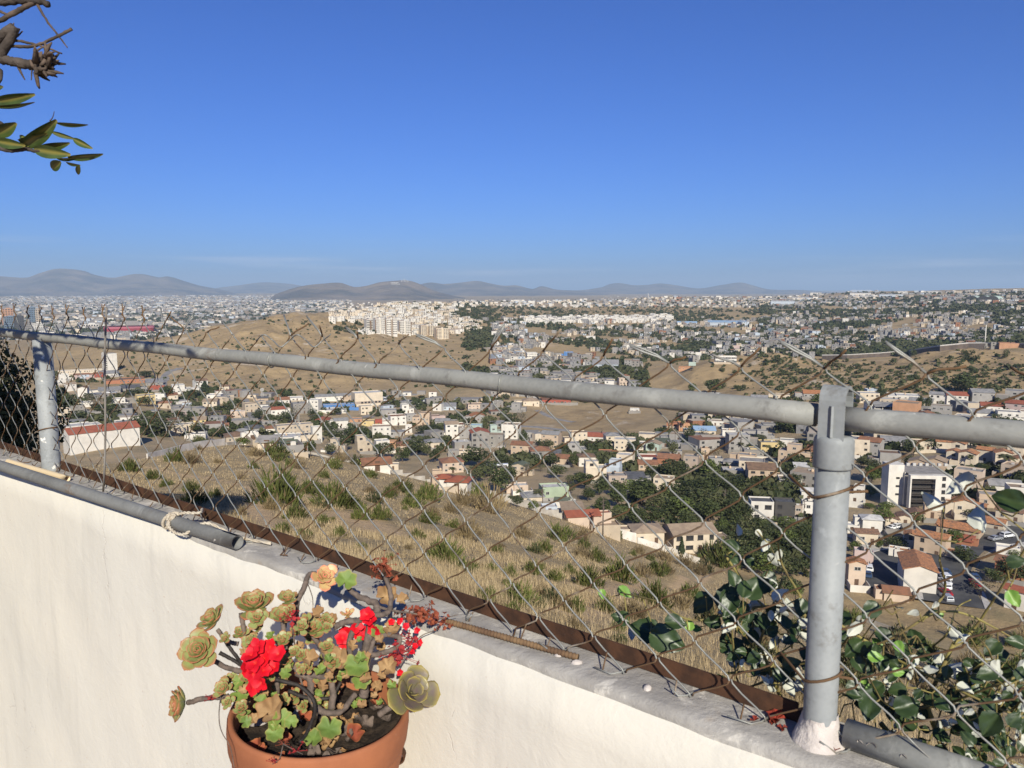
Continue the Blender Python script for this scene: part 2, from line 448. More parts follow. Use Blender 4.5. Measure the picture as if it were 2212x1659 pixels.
t = NT('white_plaster')
P = t.coord()
Ps = t.coord('Object', (1, 1, 0.14))
big = t.noise(1.6, 5, 0.6, P); fine = t.noise(38, 5, 0.6, P); trow = t.noise(9, 6, 0.65, P, 0.6); streak = t.noise(7, 4, 0.6, Ps)
c = t.mix(t.step(big, 0.35, 0.65), (0.645, 0.605, 0.52), (0.60, 0.57, 0.50))
c = t.mix(t.math('MULTIPLY', t.step(streak, 0.52, 0.72), 0.5), c, (0.50, 0.475, 0.42))
c = t.mix(t.math('MULTIPLY', t.step(trow, 0.66, 0.74), 0.3), c, (0.68, 0.65, 0.575))
spots = t.n('ShaderNodeTexVoronoi'); spots.inputs['Scale'].default_value = 16; t.put(spots.inputs['Vector'], P)
c = t.mix(t.math('MULTIPLY', t.step(spots.outputs['Distance'], 0.07, 0.03), 0.6), c, (0.42, 0.30, 0.22))
vo = t.n('ShaderNodeTexVoronoi', feature='DISTANCE_TO_EDGE'); vo.inputs['Scale'].default_value = 1.5
wv = t.n('ShaderNodeVectorMath', operation='ADD'); t.put(wv.inputs[0], P)
nv3 = t.n('ShaderNodeTexNoise'); nv3.inputs['Scale'].default_value = 5.0; nv3.inputs['Detail'].default_value = 5
t.put(nv3.inputs['Vector'], P)
sc = t.n('ShaderNodeVectorMath', operation='SCALE'); t.put(sc.inputs[0], nv3.outputs['Color']); sc.inputs['Scale'].default_value = 0.35
t.put(wv.inputs[1], sc.outputs[0]); t.put(vo.inputs['Vector'], wv.outputs[0])
crk = t.math('MULTIPLY', t.step(vo.outputs['Distance'], 0.006, 0.001), t.step(big, 0.56, 0.62))
c = t.mix(t.math('MULTIPLY', crk, 0.14), c, (0.35, 0.28, 0.22))
t.col(c)
hgt = t.math('ADD', t.math('MULTIPLY', fine, 0.35), t.math('ADD', trow, t.math('MULTIPLY', crk, -0.35)))
t.bump(hgt, 0.5, 0.006)
M_PLASTER = t.done(0.9)
t = NT('bare_cement')
P = t.coord(); a = t.noise(4, 6, 0.65, P, 0.4); b = t.noise(30, 5, 0.7, P)
c = t.mix(t.step(a, 0.32, 0.62), (0.43, 0.405, 0.365), (0.29, 0.27, 0.245))
c = t.mix(t.step(b, 0.6, 0.8), c, (0.5, 0.47, 0.42)); c = t.mix(t.math('MULTIPLY', t.step(t.noise(11, 4, 0.6, P), 0.62, 0.75), 0.6), c, (0.30, 0.24, 0.18))
c = t.mix(t.math('MULTIPLY', t.step(t.noise(7, 6, 0.7, P, 0.9), 0.54, 0.62), 0.7), c, (0.60, 0.56, 0.49)); c = t.mix(t.math('MULTIPLY', t.step(t.noise(18, 5, 0.7, P), 0.62, 0.72), 0.6), c, (0.19, 0.165, 0.14))
t.col(c); t.bump(t.math('ADD', a, t.math('MULTIPLY', b, 0.5)), 1.0, 0.009)
M_CEMENT = t.done(0.95)

def wall_slab(name, o1, o2, z0, z1, mats, nz, n_t=260, wob=0.004, parent=None, rnd=0.0, no=6):
    """a long slab between offsets o1 < o2, skin slightly uneven"""
    ts = np.linspace(TR[0], TR[1], n_t)
    prof = []
    for k in range(nz + 1): prof.append((o1, z0 + (z1 - rnd - z0) * k / nz))
    for k in range(1, no + 1): prof.append((o1 + (o2 - o1) * k / no, z1 - (rnd * 0.2 if k == no else 0)))
    for k in range(nz + 1): prof.append((o2, z1 - (z1 - z0) * k / nz))
    V = []
    for q, tt in enumerate(ts):
        for o, z in prof:
            p = fpt(tt, z, o)
            w = wob * (noise.noise(p * 3.1) * 1.4 + noise.noise(p * 11.0) * 0.6)
            e = 2.2 if abs(z - z1) < 0.035 and abs(o - o1) < 0.02 else 1.0
            V.append(p + NV * w * e + Vector((0, 0, w * 0.8 * e if z > z0 + 0.01 else 0)))
    m = len(prof); Fq = []
    for i in range(n_t - 1):
        for k in range(m - 1): Fq.append((i * m + k, i * m + k + 1, (i + 1) * m + k + 1, (i + 1) * m + k))
    me = npmesh(name, np.array([tuple(v) for v in V]), Fq, mats, smooth=True)
    return link(name, me, parent)
M_DIRTY = mat('dark_steel', (0.05, 0.04, 0.035), (0.03, 0.025, 0.022), 6, 0.7)
pw = wall_slab('parapet_wall', INN, OUT - 0.01, FLOOR - WT - 2.2, -0.014, M_PLASTER, 40, wob=0.005, rnd=0.010)
tag(pw, 'white plastered parapet wall with fine cracks under the chain-link fence', 'wall')
wall_slab('coping', INN + 0.012, OUT, -0.030, 0.0, M_CEMENT, 2, wob=0.0032, parent=pw, rnd=0.004)
# terrace floor behind the wall
fl = MB()
A, B = fpt(TR[0], FLOOR - WT, INN + 0.01), fpt(TR[1], FLOOR - WT, INN + 0.01)
Cc, D = B - NV * 4.2, A - NV * 4.2
fl.add([A, B, Cc, D], [(0, 1, 2, 3)]); dn = Vector((0, 0, -2.0))
fl.add([A, B, Cc, D, A + dn, B + dn, Cc + dn, D + dn], [(0, 4, 5, 1), (1, 5, 6, 2), (2, 6, 7, 3), (3, 7, 4, 0)])
structure(fl.build('terrace_floor', mat('terrace_tile', (0.40, 0.30, 0.24), (0.32, 0.25, 0.2), 3, bump=0.2)))

# ------------------------------------------------------------------ metals
def galv(name, base, dark, rough=0.5, metal=0.35, paint=0.0, stain=0.55):
    t = NT(name); P = t.coord()
    v = t.n('ShaderNodeTexVoronoi'); v.inputs['Scale'].default_value = 120; t.put(v.inputs['Vector'], P)
    a = t.noise(5, 5, 0.65, P); b = t.noise(26, 5, 0.7, P)
    c = t.mix(t.step(a, 0.35, 0.7), base, dark)
    c = t.mix(t.math('MULTIPLY', v.outputs['Distance'], 0.25), c, tuple(x * 1.35 for x in base))
    c = t.mix(t.math('MULTIPLY', t.step(b, 0.54, 0.70), stain), c, (0.14, 0.13, 0.115))
    c = t.mix(t.math('MULTIPLY', t.step(t.noise(9, 6, 0.7, P, 0.8), 0.56, 0.68), 0.55), c, tuple(x * 1.5 for x in base))
    c = t.mix(t.math('MULTIPLY', t.step(t.noise(3.1, 6, 0.75, P, 0.5), 0.62, 0.70), 0.6), c, (0.16, 0.095, 0.05))
    if paint: c = t.mix(t.step(t.noise(17, 3, 0.5, P, 0.5), 0.80 - paint * 0.16, 0.83 - paint * 0.16), c, (0.72, 0.69, 0.62))
    t.col(c); t.bump(b, 0.35, 0.002)
    return t.done(t.math('MULTIPLY_ADD', b, 0.3) if False else rough, metal)
M_GALV = galv('galvanised_pipe', (0.275, 0.272, 0.245), (0.20, 0.20, 0.185), 0.6, 0.05, paint=0.55)
M_POST = galv('galvanised_post', (0.275, 0.285, 0.28), (0.19, 0.20, 0.20), 0.6, 0.05, paint=0.75)
M_OLDPIPE = galv('weathered_pipe', (0.20, 0.20, 0.19), (0.13, 0.13, 0.125), 0.65, 0.05, paint=0.5, stain=0.5)
M_RUST = mat('rusted_steel', (0.095, 0.045, 0.025), (0.05, 0.027, 0.018), 22, 0.9, 0.15, 0.6, 60, 0.2, 6, bd=0.002)
t = NT('zinc_wire'); P = t.coord(); a = t.noise(9, 4, 0.6, P)
t.col(t.mix(t.step(a, 0.58, 0.7), (0.25, 0.25, 0.228), (0.14, 0.095, 0.058))); M_WIRE = t.done(0.5, 0.3)
t = NT('rusty_wire'); P = t.coord(); a = t.noise(11, 4, 0.6, P)
t.col(t.mix(t.step(a, 0.52, 0.72), (0.135, 0.078, 0.04), (0.40, 0.34, 0.26))); M_RWIRE = t.done(0.8, 0.1)
M_ROD = mat('dull_steel', (0.22, 0.20, 0.175), (0.13, 0.11, 0.09), 8, 0.7)
M_PAINTLUMP = mat('paint_lump', (0.56, 0.5, 0.45), (0.46, 0.41, 0.37), 20, 0.8, bump=0.5)

# ------------------------------------------------------------------ chain-link fence
fence = tag(empty('chain_link_fence', O0), 'rusty grey chain-link fence with torn wire ends above its top rail', 'fence')
IV = Matrix.Translation(-O0)
def fbuild(mb, name, mats, par=None):
    mb.v = [tuple(Vector(v) - O0) for v in mb.v]
    return mb.build(name, mats, par or fence)
tL, _ = onf(112, 1018); _, hR = onf(1780, 898); _, hL = onf(105, 729)
hR2 = hR
def rail_h(tt): return hR + (hL - hR) * tt / tL
PR, PRL = 0.027, 0.036
def post(tt, r, top, capped):
    mb = MB(); mb.lathe([(r * 1.02, -0.01), (r * 1.03, 0.02), (r, 0.028), (r, top), (0, top)], 28, Matrix.Translation(fpt(tt, 0, 0)))
    p = fbuild(mb, 'post', M_POST)
    if capped:
        mb = MB(); mb.lathe([(r + .001, top - 0.052), (r + .004, top - 0.0515), (r + .0042, top - 0.049), (r + .0042, top - 0.010), (r + .0035, top - 0.005), (r + .001, top - 0.001), (r - .004, top + .001), (r - .006, top + 0.0012), (0, top + 0.0015)], 28, Matrix.Translation(fpt(tt, 0, 0)))
        fbuild(mb, 'post_cap', M_POST)
        # flat strap bent over the rail
        mb = MB(); w = 0.020; hw = 0.023; z0 = top - 0.004; z1 = top + 0.082
        prof = [(-hw, z0)]; 
        for k in range(9):
            a = math.pi * (1 - k / 8); prof.append((hw * math.cos(a), z1 - hw + hw * math.sin(a)))
        prof.append((hw, z0))
        inner = [(o * 0.86, z - (0.004 if 0 < i < len(prof) - 1 else 0)) for i, (o, z) in enumerate(prof)]
        n = len(prof); V = []
        for s in (-w, w):
            for o, z in prof: V.append(fpt(tt + s, z, o))
            for o, z in inner: V.append(fpt(tt + s, z, o))
        Fs = []
        for i in range(n - 1):
            Fs.append((i, i + 1, 2 * n + i + 1, 2 * n + i)); Fs.append((n + i, 3 * n + i, 3 * n + i + 1, n + i + 1))
            Fs.append((i, n + i, n + i + 1, i + 1)); Fs.append((2 * n + i, 2 * n + i + 1, 3 * n + i + 1, 3 * n + i))
        mb.add(V, Fs)
        mb.box((0, 0, 0), (0.004, 0.01, 0.05), M=Matrix.Translation(fpt(tt, z0 + 0.03, -hw - 0.001)))
        fbuild(mb, 'strap', M_POST)
    return p
post(0.0, PR, onf(1800, 938)[1] - 0.002, True)
post(tL, PRL, rail_h(tL) - 0.012, False)
mb = MB(); mb.lathe([(.046, -.006), (.044, .006), (.036, .018), (.0305, .034), (.0275, .048)], 22, Matrix.Translation(fpt(0, 0, 0)))
mb.v = [tuple(Vector(v) + Vector((noise.noise(Vector(v) * 60), noise.noise(Vector(v) * 60 + Vector((3, 3, 3))), noise.noise(Vector(v) * 45 + Vector((9, 3, 3))) * 1.6)) * .005) for v in mb.v]
fbuild(mb, 'mortar_collar', M_PAINTLUMP)
def rail(t0, t1, r=0.0195):
    mb = MB(); n = 60
    mb.tube([fpt(t0 + (t1 - t0) * i / n, rail_h(t0 + (t1 - t0) * i / n) + 0.0015 * math.sin(i * 0.7)) for i in range(n + 1)], r, 20)
    return fbuild(mb, 'top_rail', M_GALV)
rail(0.030, 4.5); rail(-3.6, -0.004)
mb = MB(); mb.tube([fpt(tt, 0.022, 0.012) for tt in np.linspace(-0.04, -3.6, 26)], 0.024, 18)
fbuild(mb, 'bottom_rail', M_GALV)
for px, py, s in ((1880, 1642, .012), (1958, 1548, .008), (2085, 1640, .014), (1860, 1588, .007)):
    mb = MB(); tt, h = onf(px, py, -0.012)
    mb.lathe([(0, .004), (s * .6, .004), (s, 0)], 9, Matrix.Translation(fpt(tt, 0.026, -0.012)) @ Matrix.Rotation(R(70), 4, FV) @ Matrix.Rotation(px, 4, 'Z') @ Matrix.Diagonal((1, .6, 1, 1)))
    fbuild(mb, 'paint_flake', M_PAINTLUMP)

Dw, Vh = 0.142, 0.112
NCOL = int((TR[1] + 3.32) / (Dw / 2))
def warp(tt, h):
    w1 = noise.noise(Vector((tt * 2.3, h * 3.0, 1.7))); w2 = noise.noise(Vector((tt * 2.1, h * 2.6, 8.3))); w3 = noise.noise(Vector((tt * 1.3, h * 2.0, 4.1)))
    hh = h / (rail_h(tt) + 0.075) if h > 0 else 0
    return tt + 0.030 * w1 * min(1, hh * 2), h + 0.022 * w2, 0.020 * w3 - 0.004
mesh = MB()
r_w = 0.00175
for i in range(NCOL):
    t0 = -3.32 + i * Dw / 2
    hmax = rail_h(t0) + 0.07
    nst = 11
    st = (hmax - 0.004) / nst
    prev = None
    for k in range(nst + 1):
        col_ = i if (k % 2) == (i % 2) else i + 1
        side = 1 if col_ > i else -1
        tt, h = -3.32 + col_ * Dw / 2, 0.004 + k * st
        a, b, o = warp(tt, h)
        cur = (a, b, o, side)
        if prev is not None:
            up_left = cur[0] > prev[0]
            pa, pb = Vector((prev[0], prev[1], prev[2])), Vector((cur[0], cur[1], cur[2]))
            pts = []
            s0, s1 = prev[3], cur[3]
            bow = 0.004 * random.uniform(0.4, 1.5)
            for f_, do, hk in ((0.0, 0.004 * s0, 0), (0.05, 0.0035 * s0, 0.006), (0.30, 0.001 * s0, 0.002), (0.65, 0.001 * s1, -0.002), (0.95, 0.0035 * s1, -0.006), (1.0, 0.004 * s1, 0)):
                q = pa.lerp(pb, f_)
                pts.append(fpt(q.x + (s0 if f_ < 0.5 else s1) * bow * math.sin(math.pi * f_) * 0.5, q.y + hk * 0.8, q.z + do))
            mesh.tube(pts, r_w, 6, 0 if up_left else 1, caps=(k in (1, nst)))  # strand colour follows its lean: part rust, part light painted in
        prev = cur
    # torn ends above the rail
    tt, h, o, side = prev
    reg = onf(330, 690)[0]
    col_ = i if (nst % 2) == (i % 2) else i + 1
    if tt > reg:                                        # far end: neat twisted barbs
        sgn = 1 if (i % 2) else -1
        pts = [fpt(tt, h, o), fpt(tt + 0.004 * sgn, h + 0.012, o + .004), fpt(tt - 0.004 * sgn, h + 0.026, o - .004), fpt(tt + sgn * random.uniform(.002, .02), h + random.uniform(.045, .065), o)]
        mesh.tube(pts, r_w * 1.15, 6, 1)
    else:
        L = random.uniform(0.055, 0.10)
        if i % 2: dt, dh, m_ = L * random.uniform(.55, .9), L * random.uniform(.35, .75), 0
        else: dt, dh, m_ = -L * random.uniform(.45, .9), L * random.uniform(.1, .6), 1
        do = random.uniform(-.05, .03)
        if random.random() < 0.12: continue
        if random.random() < 0.2: dt *= -0.6
        q = [fpt(tt, h, o), fpt(tt + dt * .3, h + dh * .25 + .004, o + do * .3), fpt(tt + dt * .72, h + dh * .7, o + do * .7), fpt(tt + dt, h + dh, o + do)]
        mesh.tube(q, r_w * 1.2, 6, m_)
        if m_ == 0 and random.random() < 0.75:             # doubled strand
            mesh.tube([p + Vector((0, 0, 0.007 * f_)) + FV * 0.005 * f_ for p, f_ in zip(q, (0, .6, 1, .4))], r_w, 6, 0)
fbuild(mesh, 'wire_mesh', [M_WIRE, M_RWIRE])
for i in range(0, NCOL, 2):
    hooks = MB()
    tt = -3.32 + i * Dw / 2; sg = random.choice((-1, 1))
    l = random.uniform(.015, .04)
    hooks.tube([fpt(tt, .008, 0), fpt(tt + .006 * sg, .004, -.012), fpt(tt + .018 * sg, .004, -.02 - l * .3), fpt(tt + (.018 + l) * sg, random.uniform(.004, .022), -.02 - l * random.uniform(0, .8))], r_w, 6, random.choice((0, 0, 1)))
    hooks.tube([fpt(tt + (.018 + l * .5) * sg, .004, -.02 - l * .3), fpt(tt + (.02 + l * .5) * sg, random.uniform(.02, .04), -.012)], r_w * .9, 5, 1)
    fbuild(hooks, 'wire_hook', [M_WIRE, M_RWIRE])

for px, py, rr_, tp in ((1765, 1060, PR, 0.0), (1752, 1453, PR, 0.0), (112, 930, PRL, tL)):
    ties = MB(); h = onf(px, py)[1]
    pts = []
    for k in range(15):
        a = math.pi * (1.15 + k / 14 * 1.7)
        pts.append(fpt(tp - math.cos(a) * (rr_ + .003), h + .012 * math.cos(a * 1.0) + .002, math.sin(a) * (rr_ + .003)))
    ties.tube([fpt(tp + .07, h + .02, -.0)] + pts + [fpt(tp - .055, h + .012, 0)], .0024, 6, 1)
    fbuild(ties, 'tie_wire', [M_WIRE, M_RWIRE])
for px, py in ((590, 762), (1088, 818)):
    ties = MB(); tt, h = onf(px, py); pts = []
    for k in range(17):
        a = 2 * math.pi * k / 16 * 1.05; pts.append(fpt(tt + .012 * k / 16 + .01 * math.cos(a), rail_h(tt) + .0215 * math.sin(a), .0215 * math.cos(a)))
    ties.tube(pts, .0019, 6, 0)
    fbuild(ties, 'tie_wire', [M_WIRE, M_RWIRE])
curl = []
for k in range(5):                                      # loose curl of wire over the rail
    x0 = 560 + k * 36
    a, b = onf(x0, 735), onf(x0 + 60, 728 + 8 * (k % 2)); m_ = onf(x0 + 30, 722 + 26 * (k % 2))
    curl += [fpt(a[0], a[1], -.01), fpt(m_[0], m_[1], -.03)]
ties = MB(); ties.tube([Vector(q) for q in crom(np.arange(len(curl)), np.array([tuple(q) for q in curl]), np.linspace(0, len(curl) - 1.001, 60))], .0019, 6, 0)
fbuild(ties, 'tie_wire', [M_WIRE, M_RWIRE])

# rusty angle iron along the outer edge of the wall
mb = MB()
tb0, tb1 = 0.045, 4.2
z1 = 0.035
for (o0, o1, za, zb) in ((0.028, 0.033, -0.001, z1), (0.033, 0.066, -0.001, 0.004)):
    V = []
    for q in np.linspace(tb0, tb1, 40):
        j = 0.0015 * math.sin(q * 5)
        for o, z in ((o0, za), (o1, za), (o1, zb), (o0, zb)): V.append(fpt(q, z + 0.002 + j, o))
    Fs = []
    for i in range(39):
        for k in range(4): Fs.append((i * 4 + k, i * 4 + (k + 1) % 4, (i + 1) * 4 + (k + 1) % 4, (i + 1) * 4 + k))
    Fs.append((0, 1, 2, 3)); Fs.append((159, 158, 157, 156)); mb.add(V, Fs)
tag(mb.build('angle_iron', M_RUST), 'rusty brown angle iron lying along the outer edge of the wall top', 'steel bar')

# loose pipes, rod, rebar on the wall top
def on_top(px, py, h): return onz(px, py, WT + h)
def hollow(name, a, b, r, m, wall=0.0035, inner=None):
    d = (b - a).normalized(); Mx = Matrix.Translation(a) @ d.to_track_quat('Z', 'Y').to_matrix().to_4x4(); L = (b - a).length
    n = 12
    mb = MB(); mb.lathe([(r - wall, L - .14), (r - wall, L), (r, L)] + [(r * (1 + .006 * math.sin(k * 2.1)), L * (1 - k / n)) for k in range(n + 1)], 24, Mx)
    mb.lathe([(0, L - .14), (r - wall, L - .14)], 24, Mx, 1)  # dark disc closes the bore inside the open end
    return mb.build(name, [m, M_DIRT])
M_DIRT = mat('dark_bore', (0.035, 0.03, 0.02), (0.02, 0.016, 0.01), 30)
pr = 0.0215
p1, p0 = on_top(513, 1172, pr), on_top(-30, 996, pr)
tag(hollow('loose_pipe', p0, p1, pr, M_OLDPIPE), 'long grey steel pipe with open end lying loose on the wall top', 'pipe')
q1, q0 = on_top(146, 1034, .013), on_top(18, 997, .013)
tag(hollow('plastic_pipe', q0, q1, 0.0118, mat('cream_plastic', (0.66, 0.53, 0.34), (0.6, 0.48, 0.31), 5, 0.45), .002), 'short cream plastic pipe lying beside the grey pipe on the wall', 'pipe')
mb = MB(); a, b = fp(223, 1062, -.05), fp(231, 664, -.03)
mb.tube([a.lerp(b, k / 6) + NV * .004 * math.sin(k) for k in range(7)], .0038, 8)
tag(mb.build('steel_rod', M_ROD), 'thin upright steel rod standing against the fence beside the far post', 'rod')
mb = MB(); a, b = on_top(965, 1342, .006), on_top(1248, 1420, .007)
npt = 120; mb.tube([a.lerp(b, k / npt) for k in range(npt + 1)], [.0062 + (.0016 if k % 3 == 0 else 0) for k in range(npt + 1)], 8)
tag(mb.build('rebar', mat('rusted_rebar', (0.20, 0.125, 0.065), (0.12, 0.07, 0.04), 25, 0.9, bump=0.3)), 'short ribbed rusty rebar set into the wall top behind the flowers', 'rebar')

# rope knotted round the loose pipe
rope = MB()
ax = (p1 - p0).normalized(); rc = p0.lerp(p1, 0.0) ; side = ax.cross(Vector((0, 0, 1))).normalized()
def pipe_at(px):                                        # point of the pipe axis under a column of the photo
    lo, hi = 0.0, 1.0
    for _ in range(30):
        m_ = (lo + hi) / 2
        if to_px(p0.lerp(p1, m_))[0] < px: lo = m_
        else: hi = m_
    return p0.lerp(p1, lo)
def twine(pts, r=.0042):
    pts = [Vector(p) for p in pts]; ts = np.arange(len(pts)); n = len(pts) * 9
    P_ = crom(ts, np.array([tuple(p) for p in pts]), np.linspace(0, len(pts) - 1.001, n))
    for ph in (0, math.pi):
        q = []
        for k in range(n):
            d = Vector(P_[min(k + 1, n - 1)]) - Vector(P_[max(k - 1, 0)]); d.normalize()
            u = d.orthogonal().normalized(); w = d.cross(u); a = k * 0.9 + ph
            q.append(Vector(P_[k]) + (u * math.cos(a) + w * math.sin(a)) * r * .55)
        rope.tube(q, r * .72, 6)
for px, ph in ((368, 0.0), (376, .7)):
    c0 = pipe_at(px); twine([c0 + (side * math.cos(a) + Vector((0, 0, 1)) * math.sin(a)) * (pr + .004) + ax * .01 * math.sin(a + ph) for a in np.linspace(-.6, 2 * math.pi - .8, 12)])
c0 = pipe_at(380); up = Vector((0, 0, 1))
tow = -NV
twine([c0 + tow * .022 + up * .012, c0 + tow * .032 - up * .004 + ax * .02, c0 + tow * .034 - up * .014 + ax * .06, c0 + tow * .028 - up * .01 + ax * .1, c0 + ax * .13 + up * .016, c0 + ax * .17 + up * .024 - tow * .015, c0 + ax * .25 - tow * .05 - up * .01, c0 + ax * .38 - tow * .075 - up * .012])
twine([c0 + up * .025, c0 + up * .034 - tow * .015 + ax * .03, c0 + up * .035 - tow * .04 + ax * .07, fp(437, 1100, .004)])
for k in range(5):
    a = k * 1.2; twine([c0 + up * .02 + tow * .012 + Vector((math.cos(a), math.sin(a * 1.3), math.sin(a))) * .012, c0 + up * .026 + tow * .006 + Vector((math.sin(a), math.cos(a), .3)) * .014, c0 + up * .018 + tow * .018 + Vector((math.cos(a + 2), .2, math.sin(a + 2))) * .012], .0038)
tag(rope.build('rope', mat('hemp_rope', (0.52, 0.46, 0.36), (0.40, 0.34, 0.26), 60, 0.95)), 'frayed pale rope knotted round the loose grey pipe', 'rope')

# fallen red petals and crumbs round the foot of the near post
M_PETAL = mat('dry_red_petal', (0.26, 0.035, 0.02), (0.16, 0.03, 0.018), 50, 0.8)
def blossom(px, py, s, lift=.006, nn=6):
    mb = MB(); c0 = on_top(px, py, lift)
    for k in range(nn):
        a = random.uniform(0, 6.28); d = Vector((math.cos(a), math.sin(a), random.uniform(-.1, .5))) * s
        w = Vector((-math.sin(a), math.cos(a), random.uniform(-.4, .4))) * s * .45
        m_ = c0 + d * .55 + Vector((0, 0, s * .3)); mb.add([c0, m_ + w, c0 + d, m_ - w], [(0, 1, 2, 3)]); mb.add([c0 - Vector((0, 0, .001)), m_ - w, c0 + d - Vector((0, 0, .001)), m_ + w], [(0, 1, 2, 3)])
    return mb
bl = [(1675, 1552, .020, 9), (1770, 1570, .016, 7), (1806, 1612, .018, 8), (1797, 1580, .014, 6), (1630, 1556, .010, 3), (1690, 1572, .010, 4), (1740, 1585, .010, 4)]
for px, py, s, nn in bl:
    tag(blossom(px, py, s, .005, nn).build('fallen_blossom', M_PETAL), 'dried red blossom fallen on the wall top by the near post', 'blossom', 'dried blossoms round the near post')
for px, py, s in ((1263, 1458, .008), (1120, 1370, .007), (1415, 1459, .008), (1222, 1440, .006)):
    tt = onf(px, py)[0]; mb = MB(); mb.lathe([(s, 0), (s * .9, s * .5), (s * .4, s * .8), (0, s * .85)], 9, Matrix.Translation(fpt(tt, 0, -.022 - s)) @ Matrix.Rotation(px, 4, 'Z') @ Matrix.Diagonal((1.5, 1, 1, 1)))
    tag(mb.build('mortar_lump', M_PAINTLUMP), 'small white mortar lump stuck on the wall top at the wire hooks', 'mortar', 'mortar lumps along the wire hooks')
# ------------------------------------------------------------------ flower pot in front of the wall
WALLN = INN                                              # inner face of the wall, offset from fence plane
def off_of(p): return (p - O0).dot(NV)
lo, hi = 0.5, 3.0
for _ in range(40):
    Y = (lo + hi) / 2; p = at(692, 1529, Y)
    rad = 190 / F * (cp * p.y - sp * p.z)
    if WALLN - off_of(p) > rad + 0.035: lo = Y
    else: hi = Y
PC = at(692, 1529, lo); PRAD = 190 / F * (cp * PC.y - sp * PC.z); PY = PC.y
RM = Matrix.Translation(PC) @ Matrix.Rotation(R(3), 4, 'Y')
t = NT('terracotta'); P = t.coord(); a = t.noise(7, 5, 0.6, P); b = t.noise(40, 4, 0.6, P)
c = t.mix(t.step(a, 0.3, 0.7), (0.345, 0.125, 0.055), (0.25, 0.09, 0.042)); c = t.mix(t.math('MULTIPLY', t.step(t.noise(6, 7, 0.75, P, 0.6), 0.54, 0.72), 0.6), c, (0.42, 0.25, 0.16))
t.col(c); t.bump(b, 0.25, 0.002); M_TERRA = t.done(0.75)
t = NT('potting_soil'); P = t.coord(); b = t.noise(60, 6, 0.7, P)
t.col(t.mix(t.step(b, 0.35, 0.7), (0.05, 0.035, 0.024), (0.015, 0.011, 0.008))); t.bump(b, 1.0, 0.01); M_SOIL = t.done(0.95)
pot = tag(empty('flower_pot', PC), 'big round terracotta flower pot full of succulents in front of the white wall', 'flower pot')
def local(mb): mb.v = [tuple(Vector(v) - PC) for v in mb.v]; return mb
r = PRAD
mb = MB(); mb.lathe([(r * .93, -.07), (r * .93, -.004), (r * .955, .002), (r * .985, .002), (r, -.006), (r * 1.005, -.03), (r * .99, -.062), (r * .975, -.072), (r * .955, -.078)], 72, RM)
local(mb).build('rim', M_TERRA, pot)
mb = MB(); mb.lathe([(r * .955, -.076), (r * .945, -.1), (r * .70, -.34), (r * .66, -.36), (0, -.36)], 72, RM)
local(mb).build('body', M_TERRA, pot)
mb = MB(); n = 30
for i in range(n + 1):
    for k in range(60):
        q = r * .925 * i / n; a = 2 * math.pi * k / 60; x, y = q * math.cos(a), q * math.sin(a)
        mb.v.append(tuple(RM @ Vector((x, y, -.052 + .022 * noise.noise(Vector((x, y, 0)) * 14) + .012 * noise.noise(Vector((x, y, 2)) * 40))))); mb.at.append(0)
for i in range(n):
    for k in range(60): mb.f.append((i * 60 + k, (i + 1) * 60 + k, (i + 1) * 60 + (k + 1) % 60, i * 60 + (k + 1) % 60)); mb.mi.append(0); mb.sm.append(True)
local(mb).build('soil', M_SOIL, pot)
# iron stand with its curled strap
st = MB(); base = PC + Vector((0, 0, -.36)); fz = FLOOR - base.z
for k in range(4):
    a = k * math.pi / 2 + .5; d = Vector((math.cos(a), math.sin(a), 0))
    st.tube([base + d * r * .62 + Vector((0, 0, -.008)), base + d * r * .75 + Vector((0, 0, fz * .5)), base + d * r * .95 + Vector((0, 0, fz + .004))], .007, 8)
st.lathe([(r * .70, -.006), (r * .74, -.006), (r * .74, .006), (r * .70, .006), (r * .70, -.006)], 40, Matrix.Translation(base))
tag(st.build('pot_stand', M_RUST), 'iron stand under the terracotta flower pot', 'plant stand')
hk = MB(); c0 = at(857, 1632, PY + .04); pts = []
for k in range(17):
    a = R(140) - k / 16 * R(330); pts.append(c0 + Vector((math.cos(a) * .017, 0.0, math.sin(a) * .014)))
pts = [at(843, 1618, PY + .05)] + pts
V = []
for p in pts: V += [p + Vector((0, -.011, 0)), p + Vector((0, .011, 0))]
hk.add(V, [(2 * i, 2 * i + 1, 2 * i + 3, 2 * i + 2) for i in range(len(pts) - 1)])
o = hk.build('curled_strap', M_RUST); sd = o.modifiers.new('thick', 'SOLIDIFY'); sd.thickness = 0.003
tag(o, 'small curled iron strap beside the right side of the terracotta pot', 'bracket')
# pebble
pb = MB(); pp = at(769, 1562, PY - .02)
# ------------------------------------------------------------------ leaf shapes
def leafmat(name, c1, c2, tipc, rough=0.5, spec=0.35, tr=0.0):
    t = NT(name); P = t.coord(); a = t.noise(26, 4, 0.6, P)
    c = t.mix(t.step(a, 0.35, 0.65), c1, c2); c = t.mix(t.attr('tip'), c, tipc)
    t.col(c)
    if tr:
        t.b.inputs['Subsurface Weight'].default_value = tr; t.b.inputs['Subsurface Radius'].default_value = (.01, .012, .004); t.b.inputs['Subsurface Scale'].default_value = .5
    return t.done(rough, 0, spec)
M_SUC = leafmat('succulent_green', (0.265, 0.30, 0.105), (0.195, 0.22, 0.072), (0.36, 0.10, 0.05), 0.45)
M_SUCY = leafmat('succulent_yellow', (0.52, 0.38, 0.17), (0.44, 0.29, 0.12), (0.6, 0.16, 0.10), 0.45)
M_SUCP = leafmat('succulent_purple', (0.145, 0.135, 0.06), (0.125, 0.09, 0.085), (0.31, 0.24, 0.05), 0.4)
